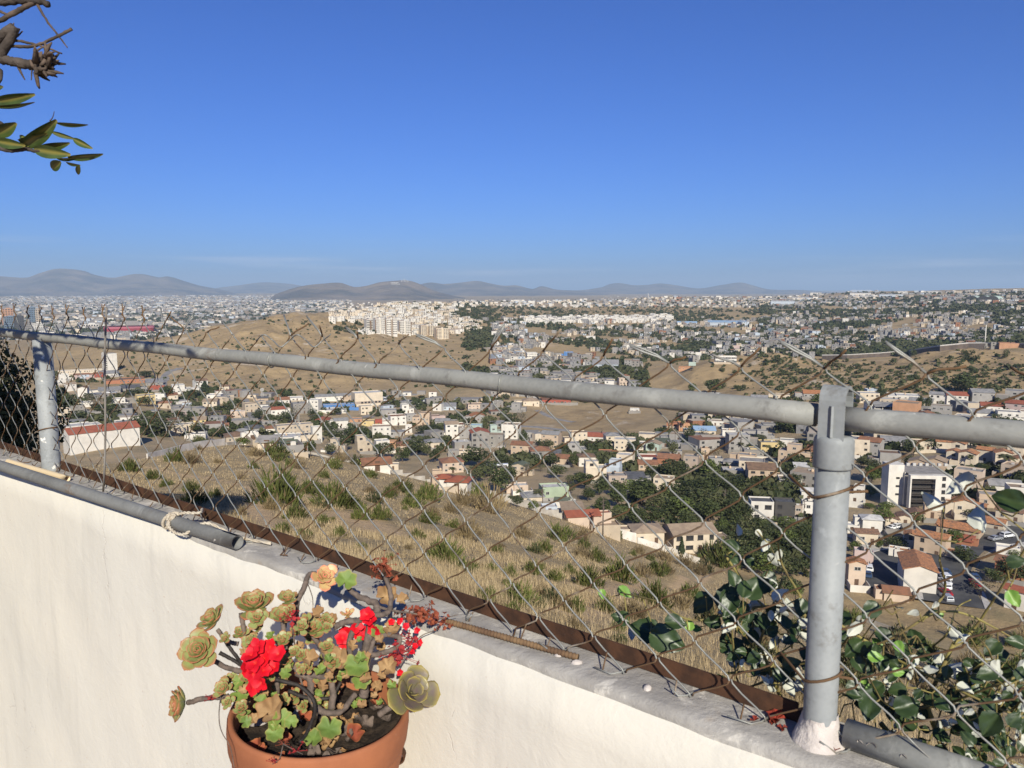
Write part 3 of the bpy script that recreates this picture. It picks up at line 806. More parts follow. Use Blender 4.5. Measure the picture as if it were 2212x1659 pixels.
M_STEM = mat('woody_stem', (0.165, 0.125, 0.10), (0.09, 0.07, 0.058), 60, 0.9, bump=0.8, bs=130, bd=.003)
M_DSTRAND = mat('dark_strand', (0.04, 0.032, 0.028), (0.02, 0.017, 0.015), 40, 0.6, bump=0.3)
M_RED = leafmat('geranium_red', (0.62, 0.006, 0.014), (0.45, 0.005, 0.016), (0.65, 0.05, 0.03), 0.55, 0.2)
M_GLEAF = leafmat('geranium_leaf', (0.15, 0.215, 0.042), (0.10, 0.155, 0.03), (0.27, 0.22, 0.06), 0.6)
M_DRYLEAF = leafmat('dry_leaf', (0.36, 0.235, 0.115), (0.25, 0.15, 0.07), (0.28, 0.14, 0.06), 0.85, .1)
M_DRYFL = leafmat('dry_flower', (0.27, 0.075, 0.04), (0.20, 0.05, 0.03), (0.33, 0.13, 0.05), 0.85, .1)
M_DRYRED = leafmat('faded_red_flower', (0.36, 0.03, 0.035), (0.25, 0.03, 0.03), (0.4, 0.09, 0.06), 0.8, .1)
def frame_of(n, roll=0.0):
    n = Vector(n).normalized(); q = n.to_track_quat('Z', 'Y').to_matrix().to_4x4()
    return q @ Matrix.Rotation(roll, 4, 'Z')
def succ_leaf(mb, M, L, W, T, curl=0.25, pt=0.18):
    """plump spoon-shaped leaf along +x, cupped upward, closed body"""
    nu, nv = 9, 6; V = []; A = []
    for i in range(nu):
        u = i / (nu - 1)
        w = W * (0.34 + 0.66 * math.sin(min(1, u / .72) * math.pi / 2)) if u < .72 else W * math.sqrt(max(0, 1 - ((u - .72) / .28) ** 2)) * (1 - pt * (u - .72) / .28)
        w = max(w, .0006)
        x = L * u; zb = curl * L * u * u
        for k in range(nv * 2):
            a = 2 * math.pi * k / (nv * 2); y = w * math.cos(a); th = T * (0.35 + .65 * math.sin(math.pi * min(.96, .12 + u * .86)))
            z = zb + (y / max(W, 1e-6)) ** 2 * W * .28 + th * math.sin(a) * (.55 if math.sin(a) > 0 else 1)
            V.append(M @ Vector((x, y, z)))
            A.append(min(1, max(0, (u - .74) / .26) * .9 + max(0, abs(math.cos(a)) - .82) * 4.5 * u))
    m = nv * 2; Fs = []
    for i in range(nu - 1):
        for k in range(m): Fs.append((i * m + k, i * m + (k + 1) % m, (i + 1) * m + (k + 1) % m, (i + 1) * m + k))
    Fs.append(tuple(range(m - 1, -1, -1))); Fs.append(tuple((nu - 1) * m + k for k in range(m)))
    mb.add(V, Fs, 0, True, A)
def rosette(c, n, Rr, count=24, wide=.36, open_=.9, roll=None):
    mb = MB(); B = Matrix.Translation(c) @ frame_of(n, random.uniform(0, 6) if roll is None else roll)
    for k in range(count):
        f_ = k / (count - 1)                              # 0 outer .. 1 inner
        a = k * 2.39996 + random.uniform(-.1, .1); el = R(4 + 8 * random.random()) + f_ ** 1.1 * R(72) * open_
        L = Rr * (1.0 - .66 * f_) * random.uniform(.88, 1.06)
        M = B @ Matrix.Rotation(a, 4, 'Z') @ Matrix.Translation((Rr * .05, 0, -Rr * .12 + Rr * .2 * f_)) @ Matrix.Rotation(-el, 4, 'Y')
        succ_leaf(mb, M, L, L * wide * random.uniform(.9, 1.1), L * .075 + .0012, random.uniform(.12, .3))
    return mb
def D2P(zx, zy): return 324 + zx * .3174, 1188 + zy * .3174
def q(zx, zy, dy=0.0): return at(*D2P(zx, zy), PY + dy)
TOCAM = -PC.normalized()
def stem(pts, r0, r1, knob=.14, nn=7):
    r0 *= .8; r1 *= .8
    pts = np.array([tuple(p) for p in pts]); n = len(pts) * 8
    P_ = crom(np.arange(len(pts)), pts, np.linspace(0, len(pts) - 1.001, n)); mb = MB()
    rs = [(r0 + (r1 - r0) * k / n) * (1 + knob * (random.random() - .35) + (.10 if k % 3 == 0 else 0)) for k in range(n)]
    mb.tube([Vector(p) + Vector((noise.noise(Vector(p) * 60), 0, noise.noise(Vector(p) * 60 + Vector((5, 5, 5))))) * r0 * .35 for p in P_], rs, nn + 2)
    return mb
def soilpt(zx, zy):
    p = onz(*D2P(zx, zy), PC.z - .05); return p
# ------------------------------------------------------------------ succulents growing in the pot: (centre, size, facing, depth offset, leaves, stem points)
suc = tag(empty('succulent', soilpt(1050, 1080)), 'branching succulent with red-tipped green rosettes in the terracotta pot', 'succulent')
def sbuild(mb, name, m, par):
    L0 = par.location; mb.v = [tuple(Vector(v) - L0) for v in mb.v]; return mb.build(name, m, par)
UP = Vector((0, 0, 1)); RT = Vector((1, 0, 0))
ROS = [
 (710, 385, 165, UP * .9 + TOCAM * .5 - RT * .05, .02, 26), (940, 340, 92, UP + TOCAM * .5, .04, 20), (430, 480, 125, UP * .6 - RT * .5 + TOCAM * .3, .0, 20),
 (345, 690, 168, TOCAM + UP * .25 - RT * .25, -.03, 30), (215, 1045, 140, TOCAM * .55 - RT * .75 - UP * .15, -.04, 28), (900, 455, 115, UP + TOCAM * .7, .0, 22),
 (1100, 540, 115, UP * .8 + TOCAM * .6 + RT * .2, .0, 22), (620, 570, 78, UP + TOCAM, .0, 16), (900, 620, 85, UP + TOCAM * .8, -.03, 18), (500, 950, 85, UP * .7 + TOCAM - RT * .4, -.07, 18),
 (620, 1080, 70, TOCAM + UP, -.10, 16), (1210, 660, 70, UP + TOCAM, -.02, 16), (730, 470, 90, UP * .6 + TOCAM + RT * .1, -.02, 18), (1190, 480, 60, UP + TOCAM, .02, 14), (530, 1040, 60, TOCAM + UP * .6 - RT * .3, -.09, 14), (1020, 800, 45, TOCAM + UP, -.05, 10)]
for k in range(50): ROS.append((random.uniform(500, 1280), random.uniform(470, 1080), random.uniform(40, 78), TOCAM + UP * random.uniform(.2, 1.2) + RT * random.uniform(-.6, .6), random.uniform(-.07, .06), 14))
for zx, zy, sz, nrm, dy, cnt in ROS:
    c = q(zx, zy, dy); Rr = sz * .3174 / F * PY * .98
    sbuild(rosette(c, nrm, Rr, cnt), 'rosette', M_SUC, suc)
for pts, r0, r1 in (([(640, 660, 0), (640, 560, 0), (620, 430, .01)], .007, .006), ([(600, 640, 0), (530, 620, 0), (455, 540, 0)], .006, .005),
                    ([(640, 830, -.02), (560, 815, -.02), (400, 740, -.02)], .007, .006), ([(560, 1000, -.06), (480, 1003, -.05), (350, 1015, -.04), (260, 1040, -.03)], .007, .0065),
                    ([(1000, 830, -.02), (1090, 880, -.02), (1090, 980, -.03), (1150, 1085, -.04), (1260, 1110, -.04), (1340, 1060, -.02), (1400, 980, 0)], .010, .007),
                    ([(1240, 1080, -.03), (1245, 960, -.02), (1225, 860, -.01), (1180, 700, 0), (1100, 560, 0)], .009, .006),
                    ([(1200, 870, -.02), (1090, 845, -.02), (1000, 815, -.02), (930, 700, -.02), (900, 470, 0)], .008, .006),
                    ([(760, 980, 0), (700, 840, 0), (650, 660, 0)], .009, .007), ([(860, 1000, 0), (880, 700, 0), (940, 380, .03)], .007, .005)):
    sbuild(stem([q(*p) for p in pts], r0, r1), 'stem', M_STEM, suc)
yel = tag(empty('succulent', q(1000, 560, .06)), 'yellow succulent rosette on a tall grey stem above the flowers', 'succulent')
c = q(1185, 185, .10); sbuild(rosette(c, TOCAM + UP * .45 + RT * .3, 105 * .3174 / F * PY * 1.1, 18, .40), 'rosette', M_SUCY, yel)
sbuild(stem([q(*p) for p in ((1000, 560, .06), (1000, 360, .07), (1050, 260, .08), (1070, 190, .09), (1110, 160, .10), (1180, 180, .10))], .0085, .006), 'stem', M_STEM, yel)
c = q(1345, 440, .10); sbuild(rosette(c, UP + TOCAM * .4, 75 * .3174 / F * PY, 9, .34), 'rosette', M_SUCY, yel)
prp = tag(empty('succulent', soilpt(1560, 1130)), 'purple-green succulent with broad leaves hanging over the right rim', 'succulent')
c = q(1775, 975, -.02); sbuild(rosette(c, TOCAM * .9 + UP * .35 + RT * .35, 215 * .3174 / F * PY, 13, .46, .72, 1.0), 'rosette', M_SUCP, prp)
sbuild(stem([q(*p) for p in ((1560, 1120, 0), (1620, 1080, 0), (1700, 1020, 0), (1770, 990, -.0))], .009, .008), 'stem', M_STEM, prp)

# ------------------------------------------------------------------ geraniums
def disc_leaf(mb, M, Rr, lobes=7, wav=.25, cup=.25):
    V = [M @ Vector((0, 0, -Rr * .12))]; A = [0]; n = 42
    for j, f_ in enumerate((.5, .85, 1.0)):
        for k in range(n):
            a = 2 * math.pi * k / n; rr_ = Rr * f_ * (1 + .09 * f_ * math.sin(a * lobes) + .03 * f_ * math.sin(a * 21))
            if abs(a - math.pi) < .35: rr_ *= 1 - .75 * f_ * (1 - abs(a - math.pi) / .35)
            V.append(M @ Vector((rr_ * math.cos(a), rr_ * math.sin(a), cup * Rr * f_ * f_ + wav * Rr * .3 * f_ * math.sin(a * lobes * .5 + 1)))); A.append((0, .1, .9)[j])
    Fs = [(0, 1 + k, 1 + (k + 1) % n) for k in range(n)]
    for j in range(2):
        for k in range(n): Fs.append((1 + j * n + k, 1 + (j + 1) * n + k, 1 + (j + 1) * n + (k + 1) % n, 1 + j * n + (k + 1) % n))
    mb.add(V, Fs, 0, True, A)
ger = tag(empty('geranium', soilpt(1180, 1060)), 'red-flowered geranium with bare twisted stems in the terracotta pot', 'geranium')
def gl(zx, zy, sz, dy, m=M_GLEAF, name='leaf', nrm=None, wav=.3, cup=.25):
    mb = MB(); c = q(zx, zy, dy); n_ = nrm or (TOCAM + Vector((random.uniform(-.5, .5), 0, random.uniform(.1, .9))))
    disc_leaf(mb, Matrix.Translation(c) @ frame_of(n_, random.uniform(0, 6)), sz * .3174 / F * PY, 7, wav, cup)
    return sbuild(mb, name, m, ger)
for a in ((755, 1035, 52, -.07), (1405, 790, 85, -.06), (1430, 880, 70, -.05), (900, 1150, 62, -.11), (850, 1250, 60, -.13), (1115, 1285, 62, -.13), (1220, 1215, 80, -.12), (610, 975, 66, -.06), (925, 840, 42, -.07), (1335, 210, 78, .08), (960, 1170, 45, -.12), (600, 900, 50, -.05), (650, 1170, 40, -.12), (1550, 560, 50, .02), (1030, 720, 45, -.03), (1180, 520, 40, .0), (840, 1190, 40, -.12), (640, 1130, 45, -.1)): gl(*a)
for a in ((1285, 760, 82, -.05), (830, 1100, 92, -.10), (1090, 745, 56, -.05), (1610, 320, 78, .09), (1620, 800, 65, .0), (1720, 340, 45, .09), (1150, 430, 45, .02), (1640, 540, 60, .03), (1240, 470, 40, 0), (700, 1150, 35, -.11), (1200, 1300, 30, -.12)): gl(*a, m=M_DRYLEAF, name='dry_leaf', wav=1.0, cup=.5)
for k in range(62): gl(random.uniform(620, 1650), random.uniform(560, 1180), random.uniform(20, 42), random.uniform(-.08, .06), *random.choice(((M_GLEAF, 'leaf'), (M_DRYLEAF, 'dry_leaf'), (M_DRYLEAF, 'dry_leaf'))), wav=.8, cup=.4)
def petals(mb, c, n_, Rr, k0=5):
    B = Matrix.Translation(c) @ frame_of(n_, random.uniform(0, 6))
    for k in range(k0):
        M = B @ Matrix.Rotation(2 * math.pi * k / k0 + random.uniform(-.2, .2), 4, 'Z') @ Matrix.Rotation(-R(random.uniform(5, 40)), 4, 'Y')
        V = []; A = []; L = Rr * random.uniform(.9, 1.1)
        for i in range(5):
            u = i / 4; w = L * (.08 + .36 * math.sin(u * 2.3)) if i < 4 else L * .17
            for s in (-1, -.4, .4, 1): V.append(M @ Vector((L * u - (abs(s) > .9) * L * .08 * u, s * w, L * .12 * math.sin(u * 3) + .05 * L * s * s + random.uniform(-.03, .03) * L))); A.append(.8 if i == 0 else 0)
        mb.add(V, [(i * 4 + j, (i + 1) * 4 + j, (i + 1) * 4 + j + 1, i * 4 + j + 1) for i in range(4) for j in range(3)], 0, True, A)
def flowerhead(cs, Rp, dy, m=M_RED, name='flower_head', per=5):
    mb = MB()
    for zx, zy in cs: petals(mb, q(zx, zy, dy + random.uniform(-.03, .01)), TOCAM + Vector((random.uniform(-.6, .6), 0, random.uniform(-.4, .6))), Rp * .3174 / F * PY, per)
    return sbuild(mb, name, m, ger)
flowerhead([(735, 665), (820, 660), (690, 720), (875, 710), (780, 740), (700, 840), (770, 820), (655, 800), (700, 930), (760, 900), (850, 800), (720, 770)], 66, -.09)
flowerhead([(1340, 560), (1400, 520), (1450, 560), (1500, 480), (1310, 600), (1330, 640), (1530, 540), (1480, 440), (1420, 590)], 58, .03)
for g_ in ([(1640, 490), (1700, 480), (1740, 520)], [(1830, 630), (1800, 660), (1780, 690)], [(1820, 545)], [(1700, 830)], [(1680, 600)]): flowerhead(g_, 30, .05)
def dryhead(zx, zy, sz, dy, m, n=26, flat=1.0):
    mb = MB(); c = q(zx, zy, dy); s = sz * .3174 / F * PY
    for k in range(n):
        d = Vector((random.gauss(0, .45), random.gauss(0, .3), random.gauss(0, .42 * flat))) * s
        p = c + d
        mb.tube([c + d * .15, c + d * .6 + Vector((0, 0, .02 * s)), p], [.0006, .0006, .0004], 4)
        petals(mb, p, d + Vector((0, 0, .01)), s * random.uniform(.13, .26), random.choice((3, 4, 5)))
    return sbuild(mb, 'dry_flower_head', m, ger)
dryhead(1590, 110, 120, .10, M_DRYFL, 34); dryhead(1830, 440, 150, .07, M_DRYFL, 40, .6); dryhead(970, 470, 80, -.05, M_DRYRED, 26, 1.3); dryhead(1690, 720, 120, .02, M_DRYRED, 34)
dryhead(1990, 490, 110, .08, M_DRYFL, 18, .9); dryhead(1900, 430, 100, .08, M_DRYFL, 18, .8); dryhead(415, 1010, 45, -.06, M_DRYRED, 12); dryhead(545, 1030, 35, -.08, M_DRYRED, 8); dryhead(1000, 1370, 60, -.19, M_DRYRED, 9); dryhead(830, 1445, 45, -.21, M_DRYRED, 8); dryhead(910, 1320, 45, -.17, M_DRYFL, 8); dryhead(1760, 600, 90, .04, M_DRYRED, 20)
for pts, r0, r1 in (([(1460, 800, 0), (1480, 640, .02), (1520, 470, .04), (1545, 380, .06), (1450, 330, .08), (1370, 285, .085), (1345, 220, .085)], .013, .0055),
                    ([(1250, 520, .0), (1330, 490, .0), (1420, 480, .01), (1500, 450, .02), (1620, 420, .05), (1640, 300, .08), (1600, 180, .10)], .0085, .006),
                    ([(1420, 700, 0), (1510, 715, 0), (1650, 680, .02), (1700, 600, .02), (1600, 580, .02), (1530, 610, .01), (1500, 700, 0), (1450, 900, 0)], .0075, .006),
                    ([(1390, 900, 0), (1360, 620, .01), (1420, 480, .01)], .009, .007), ([(1460, 1000, 0), (1450, 860, 0), (1460, 740, 0)], .012, .011),
                    ([(1545, 380, .06), (1640, 410, .06), (1830, 440, .07)], .004, .0025), ([(1830, 440, .07), (1950, 470, .08), (2100, 440, .08)], .002, .001), ([(1700, 790, .0), (1830, 600, .05), (1960, 540, .08)], .002, .001),
                    ([(1180, 980, -.02), (1190, 700, 0), (1200, 620, 0)], .003, .002), ([(1060, 1010, -.02), (1000, 760, -.03), (970, 500, -.05)], .003, .002)):
    sbuild(stem([q(*p) for p in pts], r0, r1), 'stem', M_STEM, ger)
for pts in ([(850, 880, -.05), (1000, 920, -.05), (1100, 1000, -.06), (1120, 1100, -.08), (1080, 1220, -.12), (1020, 1310, -.155)], [(940, 960, -.02), (1080, 1010, -.03), (1230, 1000, -.02), (1300, 900, .0)], [(480, 560, .02), (540, 660, .0), (640, 800, .0), (720, 960, .0)], [(470, 700, .0), (600, 770, .0), (760, 900, 0)]):
    sbuild(stem([q(*p) for p in pts], .0052, .004, .05), 'dark_strand', M_DSTRAND, ger)  # first curve is a dark hose, the others are stems
for pts in ([(480, 1000, -.09), (470, 1140, -.13), (490, 1240, -.15), (545, 1340, -.16), (575, 1484, -.17)], [(1075, 230, .09), (1105, 320, .08), (1110, 400, .08)], [(905, 1330, -.17), (880, 1420, -.19), (830, 1460, -.2)], [(905, 1320, -.17), (960, 1350, -.18), (1040, 1390, -.19)]):
    sbuild(stem([q(*p) for p in pts], .0014, .0008), 'twig', M_STEM, ger)
M_STONE = mat('pale_stone', (0.40, 0.37, 0.34), (0.30, 0.27, 0.25), 30, 0.9, bump=0.3)
for k in range(46):
    a = random.uniform(0, 6.28); rr_ = PRAD * .86 * math.sqrt(random.random()); c = RM @ Vector((rr_ * math.cos(a), rr_ * math.sin(a), -.043))
    mb = MB(); disc_leaf(mb, Matrix.Translation(c) @ frame_of(Vector((random.uniform(-.6, .6), random.uniform(-.6, .6), 1)), random.uniform(0, 6)), random.uniform(.008, .02), 5, 1.0, .6); sbuild(mb, 'fallen_leaf', random.choice((M_DRYLEAF, M_DRYFL, M_STEM)), ger)
for zx, zy, s in ((770, 1190, .024), (1010, 1130, .02)):
    mb = MB(); c = soilpt(zx, zy)
    mb.lathe([(0, s), (s * .55, s * .85), (s * .95, s * .3), (s, -.1 * s), (s * .7, -s * .5), (0, -s * .7)], 9, Matrix.Translation(c) @ Matrix.Rotation(zx, 4, 'Z') @ Matrix.Diagonal((1.2, .8, .8, 1)))
    tag(mb.build('pebble', M_STONE), 'grey pebble on the soil inside the flower pot', 'pebble')

# ------------------------------------------------------------------ white-backed climber outside the fence at right
M_CLTOP = leafmat('climber_leaf_top', (0.034, 0.058, 0.018), (0.020, 0.036, 0.013), (0.05, 0.075, 0.022), 0.4, 0.4)
M_CLBRT = leafmat('climber_leaf_young', (0.17, 0.30, 0.05), (0.12, 0.24, 0.04), (0.2, 0.3, 0.06), 0.45, 0.4)
M_CLBACK = leafmat('climber_leaf_back', (0.54, 0.54, 0.46), (0.42, 0.43, 0.36), (0.5, 0.5, 0.4), 0.9, 0.1)
M_CLSTEM = mat('climber_stem', (0.26, 0.22, 0.07), (0.16, 0.12, 0.05), 20, 0.7)
cl = tag(empty('climbing_plant', fpt(-.75, -1.2, .35)), 'climbing plant with dark green white-backed leaves outside the fence by the near post', 'climber')
def cl_leaf(mb, px, py, sz, kind, off=None):
    o = random.uniform(.04, .26) if off is None else off
    c = fp(px, py, o); s = sz * (.95 if kind == 'w' else 1.06) * (cp * c.y - sp * c.z) / F
    vd = -c.normalized()
    if kind == 'w': n_ = -(vd + Vector((random.uniform(-.7, .7), random.uniform(-.3, .3), random.uniform(-.5, .6))))
    elif kind == 'e': n_ = Vector((random.uniform(-1, 1), .2, random.uniform(.4, 1)))
    else: n_ = vd + Vector((random.uniform(-.45, .45), random.uniform(-.2, .2), random.uniform(-.1, .6)))
    M = Matrix.Translation(c) @ frame_of(n_, random.uniform(0, 6.28))
    nu, nv = 9, 9; top = []; A = []
    fold = random.uniform(.10, .55); drp = random.uniform(-.1, .35); ph = random.uniform(0, 6)
    if kind == 'w': fold = random.uniform(.3, .9); drp = random.uniform(.1, .7)
    for i in range(nu):
        u = i / (nu - 1); w = (.72 if kind == 'w' else 1) * s * .80 * (max(0, math.sin(math.pi * min(.992, .07 + .93 * u ** .72))) ** .72) * (1 + .06 * math.sin(u * 24 + ph))
        for j in range(nv):
            v = j / (nv - 1) * 2 - 1
            top.append(Vector(((u - .45) * s * 2.05, v * w, fold * abs(v) * w - drp * s * (u - .3) ** 2 + .05 * s * math.sin(u * 9 + v * 5 + ph)))); A.append(.8 if abs(v) < .01 else 0)
    Fs = [(i * nv + j, (i + 1) * nv + j, (i + 1) * nv + j + 1, i * nv + j + 1) for i in range(nu - 1) for j in range(nv - 1)]
    mt = 2 if kind == 'b' else 0
    mb.add([M @ p for p in top], Fs, mt, True, A)
    mb.add([M @ (p - Vector((0, 0, .0012))) for p in top], [f[::-1] for f in Fs], 1, True, [0] * len(top))
    return M @ Vector((-.45 * s * 2.05, 0, 0))
Zb = lambda zx, zy: (1566 + zx * .292, 1242 + zy * .292)
Za = lambda zx, zy: (1566 + zx * .292, 1026 + zy * .292)
Zc = lambda zx, zy: (918 + zx * .3174, 1242 + zy * .3174)
G6 = [(215, 100, 90), (60, 110, 60), (70, 320, 60), (250, 370, 110), (320, 365, 80), (520, 400, 50), (50, 610, 40), (120, 570, 40), (880, 320, 60), (1080, 260, 75), (960, 540, 80), (1180, 450, 70), (1410, 480, 75), (1310, 560, 70), (1160, 650, 60), (1300, 690, 70), (870, 450, 45), (950, 890, 50), (1280, 850, 60), (1080, 950, 110), (1340, 970, 90), (1330, 1060, 100), (1600, 1190, 60), (1800, 1080, 90), (1970, 1100, 95), (2030, 960, 70), (2040, 740, 100), (1930, 850, 60), (1980, 540, 70), (2150, 500, 60), (2150, 980, 60), (2140, 1070, 60), (2030, 1240, 50), (1900, 1200, 60), (300, 80, 70), (330, 30, 60), (1230, 1010, 60), (1480, 1020, 60), (1700, 900, 60), (1850, 660, 50), (1240, 760, 40), (40, 220, 80), (60, 30, 60), (450, 350, 50), (800, 380, 40), (1120, 550, 40)]
B6 = [(1130, 510, 45), (1110, 610, 50), (1290, 530, 45), (1020, 800, 50), (1080, 850, 48), (2130, 170, 60), (500, 470, 32), (1280, 720, 40), (1580, 290, 35), (2150, 940, 40)]
W6 = [(400, 150, 75), (400, 270, 85), (270, 680, 85), (460, 660, 55), (530, 690, 40), (475, 830, 72), (300, 780, 42), (960, 400, 75), (1000, 340, 50), (1400, 280, 45), (1470, 570, 62), (1390, 640, 65), (1580, 605, 80), (1745, 685, 118), (1710, 440, 75), (1770, 455, 50), (1770, 840, 65), (1855, 765, 60), (1970, 640, 55), (2120, 850, 85), (1460, 780, 30), (1420, 860, 35), (1370, 740, 40), (160, 250, 55), (420, 330, 60), (340, 60, 60), (1650, 960, 40), (2010, 940, 40), (1560, 220, 35)]
E6 = [(1850, 960, 85), (1290, 240, 40)]
jobs = [(*Zb(a, b), c * .292, 'g') for a, b, c in G6] + [(*Zb(a, b), c * .292, 'b') for a, b, c in B6] + [(*Zb(a, b), c * .292, 'w') for a, b, c in W6] + [(*Zb(a, b), c * .292, 'e') for a, b, c in E6]
jobs += [(*Za(a, b), c * .292, k) for a, b, c, k in ((100, 410, 45, 'w'), (250, 430, 40, 'w'), (300, 520, 60, 'w'), (370, 630, 70, 'w'), (400, 590, 50, 'w'), (1740, 60, 120, 'w'), (1540, 190, 100, 'w'), (1890, 320, 130, 'w'), (2110, 190, 105, 'g'), (70, 620, 45, 'g'), (170, 640, 50, 'g'), (60, 520, 50, 'g'), (2150, 640, 60, 'g'))]
for k in range(240):
    xx = random.uniform(1560, 2230); yy = random.uniform(1400, 1659) if xx > 1830 else random.uniform(1290, 1480)
    if 1740 < xx < 1835: continue
    jobs.append((xx, yy, random.uniform(9, 21), random.choice('gggggwww')))
jobs += [(*Zc(a, b), c * .3174, k) for a, b, c, k in ((1355, 115, 50, 'b'), (1205, 128, 32, 'b'), (1335, 295, 60, 'g'), (1505, 380, 100, 'g'), (1640, 440, 115, 'g'), (1700, 330, 70, 'g'), (1410, 395, 50, 'w'), (1800, 340, 38, 'b'), (1850, 365, 30, 'b'), (2100, 300, 75, 'g'), (1890, 190, 80, 'g'), (2060, 150, 100, 'g'), (2150, 230, 60, 'g'), (2170, 100, 60, 'g'), (1960, 320, 55, 'g'), (2180, 360, 60, 'g'))]
STP = []
for pts in ([(1566, 1455), (1700, 1440), (1900, 1390), (2050, 1320), (2230, 1400)], [(1740, 1330), (1650, 1310), (1500, 1340), (1420, 1300), (1340, 1280)], [(1730, 1290), (1690, 1220), (1680, 1170)], [(1800, 1340), (1930, 1420), (2090, 1500), (2230, 1560)], [(1820, 1500), (1990, 1530), (2150, 1480), (2240, 1440)], [(1990, 1340), (2040, 1280), (2030, 1210)], [(1566, 1200), (1640, 1300), (1740, 1400)], [(2060, 1390), (2110, 1350), (2230, 1160)], [(1700, 1450), (1600, 1480), (1580, 1350)]):
    p_ = [fp(x, y, .12 + .05 * math.sin(i * 2.0)) for i, (x, y) in enumerate(pts)]
    STP += [Vector(q_) for q_ in crom(np.arange(len(p_)), np.array([tuple(v) for v in p_]), np.linspace(0, len(p_) - 1.001, 40))]
    sbuild(stem(p_, .0032, .0018, .05), 'stem', M_CLSTEM, cl)
for k in range(16):
    x0, y0 = random.uniform(1560, 2200), random.uniform(1380, 1640); p_ = [fp(x0 + i * random.uniform(15, 40) * (1 if k % 2 else -1), y0 - i * random.uniform(10, 45), .05 + .2 * random.random()) for i in range(4)]
    STP += [Vector(q_) for q_ in p_]; sbuild(stem(p_, .0022, .0012, .05), 'stem', M_CLSTEM, cl)
pm = MB()
lowst = [fpt(-.75, -1.2, .35), fpt(-.6, -.6, .25), fp(1900, 1560, .2)]
sbuild(stem(lowst, .012, .006, .1), 'stem', M_CLSTEM, cl)
mb = MB()
mb.tube([fpt(-.5, -.9, .25), fp(2000, 1520, .2), fp(2060, 1390, .14)], [.008, .005, .003], 6); sbuild(mb, 'stem', M_CLSTEM, cl)
mb = MB(); mb.tube([fpt(-.2, -.9, .25), fp(1700, 1540, .2), fp(1640, 1390, .14), fp(1690, 1250, .12)], [.008, .005, .003, .002], 6); sbuild(mb, 'stem', M_CLSTEM, cl)

TIPS = []
for px, py, sz, kd in jobs:
    mb = MB(); b0 = cl_leaf(mb, px, py, sz, kd, .03 + .22 * random.random()); TIPS.append(b0)
    q_ = min(STP, key=lambda v: (v - b0).length)
    if (q_ - b0).length < .16:
        mid = b0.lerp(q_, .5) + Vector((0, 0, -.012)); mb.tube([b0, mid, q_], [.0011, .0012, .0015], 5, 3); STP.append(mid)
    sbuild(mb, 'leaf', [M_CLTOP, M_CLBACK, M_CLBRT, M_CLSTEM], cl)
# ------------------------------------------------------------------ tree reaching in at the upper left
M_BARK = mat('grey_bark', (0.10, 0.08, 0.066), (0.045, 0.036, 0.03), 14, 0.95, bump=0.9, bs=50, bd=.01)
M_DEADWOOD = mat('dead_wood', (0.125, 0.09, 0.068), (0.055, 0.042, 0.032), 20, 0.95, bump=0.6, bs=60)
M_TLEAF = leafmat('leathery_leaf', (0.055, 0.085, 0.018), (0.035, 0.055, 0.014), (0.2, 0.17, 0.04), 0.35, 0.5)
YT = 2.3
zt = lambda zx, zy, dy=0.0: at(zx * .2442, zy * .2442, YT + dy)
tr0 = Vector((-2.85, YT + .2, 0)); tr0.z = gz(tr0.x, tr0.y) - .1
ttree = tag(empty('overhanging_tree', tr0), 'overhanging tree with broken dead branch and leathery leaves at the upper left', 'tree')
mb = MB(); mb.tube([tr0, tr0 + Vector((.05, .02, 1.6)), tr0 + Vector((.10, -.03, 3.4)), tr0 + Vector((.05, -.2, 4.6)), tr0 + Vector((.25, -.7, 6.2))], [.16, .14, .12, .09, .05], 14); sbuild(mb, 'trunk', M_BARK, ttree)
jo = tr0 + Vector((.09, 0, 3.3)); jo2 = tr0 + Vector((.07, -.1, 4.2))
def tbr(pts, r0, r1, m=M_DEADWOOD, name='branch'): return sbuild(stem(pts, r0, r1, .2, 8), name, m, ttree)
tbr([jo, zt(-150, 480), zt(0, 525), zt(120, 550), zt(250, 570), zt(345, 575)], .015, .016, M_BARK)
tbr([jo2, zt(-200, -40), zt(0, 15), zt(150, 5), zt(330, 10), zt(440, 40)], .015, .010, M_BARK)
tbr([zt(-80, 220), zt(0, 180), zt(150, 100), zt(330, 5), zt(420, -60)], .008, .009)
tbr([zt(320, 20), zt(370, 110), zt(440, 220), zt(520, 320), zt(595, 420)], .005, .002)
tbr([zt(-60, 400), zt(60, 405), zt(280, 410), zt(450, 350), zt(635, 255)], .0055, .005)
tbr([zt(-60, 350), zt(60, 352), zt(220, 370), zt(370, 410), zt(550, 475)], .006, .0025)
tbr([zt(20, 320), zt(80, 280), zt(125, 205)], .005, .002); tbr([zt(40, 345), zt(140, 330), zt(200, 275)], .004, .002)
tbr([zt(160, 590), zt(190, 650), zt(220, 705)], .005, .002); tbr([zt(285, 600), zt(280, 650), zt(275, 710)], .003, .0015)
tbr([zt(300, 500), zt(340, 440), zt(460, 375)], .004, .002); tbr([zt(-40, 100), zt(0, 100), zt(55, 125)], .006, .004)
sm = MB()                                              # splintered end of the broken branch
for k in range(60):
    a = random.uniform(0, 6.28); b0 = zt(random.uniform(300, 430), random.uniform(500, 640), random.uniform(-.03, .03))
    d = Vector((random.uniform(-.2, 1), random.uniform(-.4, .4), random.uniform(-.75, .75))).normalized() * random.uniform(.015, .05)
    sm.tube([b0, b0 + d * .6 + Vector((0, 0, random.uniform(-.01, .01))), b0 + d], [.007, .005, .002], 5)
sbuild(sm, 'splintered_end', M_DEADWOOD, ttree)
